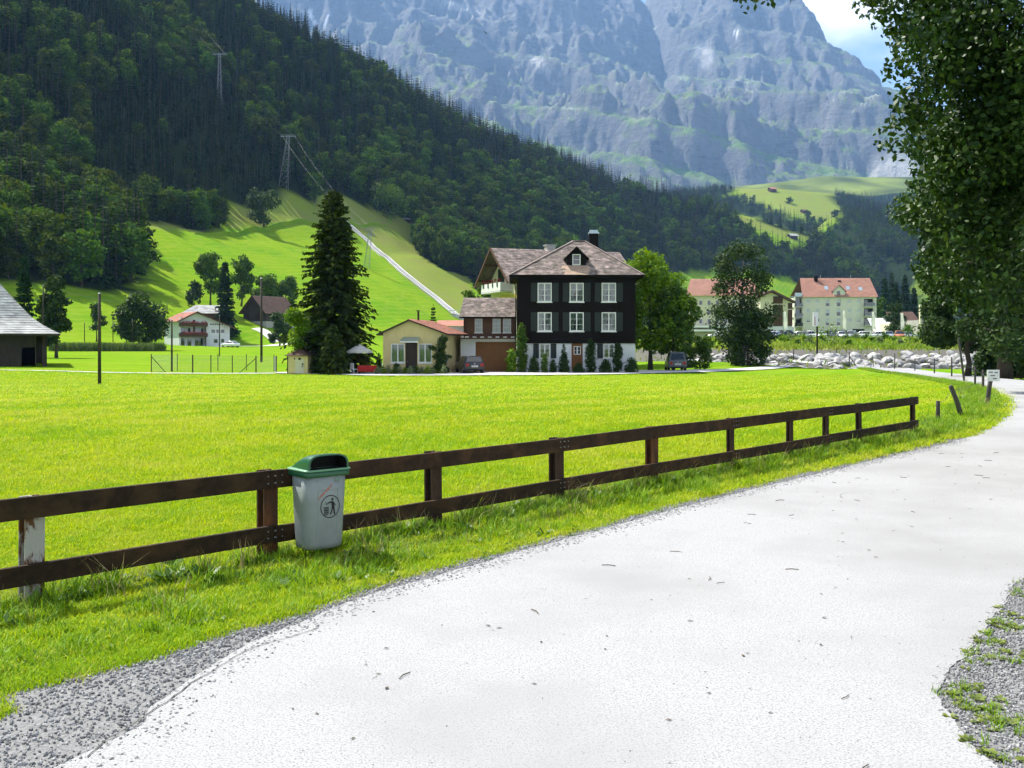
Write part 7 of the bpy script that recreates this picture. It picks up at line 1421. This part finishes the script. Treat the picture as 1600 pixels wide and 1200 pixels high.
# long uncut grass round the fence posts
pts_ = []; 
for i in range(len(FP) - 1):
    L_ = (FP[i + 1] - FP[i]).length; m = int(L_ * 95); t = rng.random(m); b = np.array(FP[i].to_2d())[None] * (1 - t[:, None]) + np.array(FP[i + 1].to_2d())[None] * t[:, None]; pts_.append(b + rng.normal(size=(m, 2)) * .10); m = 16; pts_.append(np.array(FP[i].to_2d())[None] + rng.normal(size=(m, 2)) * .09)
XY = np.concatenate(pts_); n = len(XY); s = rng.uniform(.6, 1.35, n) * (1 + .9 * fbm(XY[:, 0] * 2, XY[:, 1] * 2, 2, 5)); pid = np.where(rng.random(n) < .16, 8 + rng.integers(0, 2, n), np.where(rng.random(n) < .1, 14 + rng.integers(0, 2, n), rng.integers(0, 8, n)))
scatter('fence_foot_grass', np.c_[XY, G(XY[:, 0], XY[:, 1]) - .004], np.stack([rng.normal(size=n) * .2, rng.normal(size=n) * .2, rng.uniform(0, 6.28, n)], 1), np.repeat(s[:, None], 3, 1), pid, vp, 'long uncut grass round the feet of the fence posts')
# weeds on the gravel patch at the right
wp = [rosette('patch_weed_%d' % i, 770 + i, 14, .05, 'weed_yellow', .5) for i in range(3)] + [tuft('patch_grass_%d' % i, 780 + i, 14, .05, .05, .005, 'blade_verge', .9) for i in range(2)]
pc_ = [H2(1570, 960), H2(1590, 905), H2(1560, 975), H2(1540, 1000), H2(1575, 1030), H2(1500, 1085), H2(1530, 1100), H2(1545, 1125), H2(1520, 1030), H2(1545, 1180), H2(1590, 930), H2(1560, 1120), H2(1590, 985)]; XY = np.concatenate([np.array(p)[None] + rng.normal(size=(16, 2)) * np.array([.07, .10]) for p in pc_] + [np.stack([rng.uniform(2.0, 6, 150), rng.uniform(3, 8, 150)], 1)])
rd = np.concatenate([ROAD_R[ROAD_R[:, 1] < 12]]); k = XY[:, 0] > np.interp(XY[:, 1], np.sort(rd[:, 1]), rd[np.argsort(rd[:, 1]), 0]) - .03; XY = XY[k]; n = len(XY)
scatter('patch_weeds', np.c_[XY, np.full(n, .004)], np.stack([np.zeros(n), np.zeros(n), rng.uniform(0, 6.28, n)], 1), np.repeat(rng.uniform(.4, 1.0, n)[:, None], 3, 1), rng.integers(0, 5, n), wp, 'small yellow green weeds in the gravel at the right')
# pebbles
import bmesh
def pebble_mesh(seed):
    r = np.random.default_rng(seed); bm = bmesh.new(); bmesh.ops.create_icosphere(bm, subdivisions=1, radius=1.0)
    for v_ in bm.verts: v_.co *= r.uniform(.7, 1.15); v_.co.z *= .65
    me = bpy.data.meshes.new('pebble'); bm.to_mesh(me); bm.free(); me.materials.append(M['pebble']); return me
PB = [pebble_mesh(800 + i) for i in range(5)]
n = 42000; a = np.array(gl_j); b_ = arcres(inner[i0:], .12); ta = rng.random(n) ** 1.5; ia = (ta * (len(a) - 1)).astype(int); ib_ = (ta * (len(b_) - 1)).astype(int); w = rng.uniform(-.12, 1.1, n)[:, None]; XY1 = a[ia] * (1 - w) + b_[ib_] * w + rng.normal(size=(n, 2)) * .05
rn = ROAD_R[(ROAD_R[:, 1] < 9.5) & (ROAD_R[:, 1] > 2.5)]; m = 26000; XY2 = rn[rng.integers(0, len(rn), m)] + np.stack([np.abs(rng.normal(size=m)) * .55 - .04, rng.normal(size=m) * .05], 1); m3 = 700; XY3 = np.stack([rng.uniform(-2.5, 5, m3), rng.uniform(3.5, 12, m3)], 1)
XY = np.concatenate([XY1, XY2, XY3]); s = np.concatenate([rng.uniform(.45, 1, n) ** 3 * .012 + .0022, rng.uniform(.45, 1, m) ** 3 * .010 + .0022, rng.uniform(.002, .005, m3)]); N_ = len(XY); zz_ = np.concatenate([np.full(n + m, .008), np.full(m3, .013)])
scatter('pebbles', np.c_[XY, zz_], rng.uniform(0, 6.28, (N_, 3)), np.repeat(s[:, None], 3, 1), rng.integers(0, 5, N_), PB, 'loose grey gravel along both road edges')
# twigs and dry leaves on the road
tw1 = MB().tube([(-.05, 0, .004), (0, .008, .006), (.05, -.004, .004)], .003, 4).mesh('twig', M['litter']); lf = MB().add([(-.02, 0, .002), (0, -.008, .006), (.022, 0, .003), (0, .009, .005)], [(0, 1, 2, 3)]).mesh('leaf_scrap', M['litter'])
n = 170; Yv = rng.uniform(3.8, 16, n); base_x = np.interp(Yv, la[2:, 1][:400], la[2:, 0][:400]); X = base_x + rng.uniform(.3, 3.4, n); s = rng.uniform(.35, 1.1, n)
scatter('road_litter', np.stack([X, Yv, np.full(n, .014)], 1), np.stack([np.zeros(n), np.zeros(n), rng.uniform(0, 6.28, n)], 1), np.repeat(s[:, None], 3, 1), (rng.random(n) < .8).astype(int), [tw1, lf], 'twigs and leaf scraps scattered on the road')
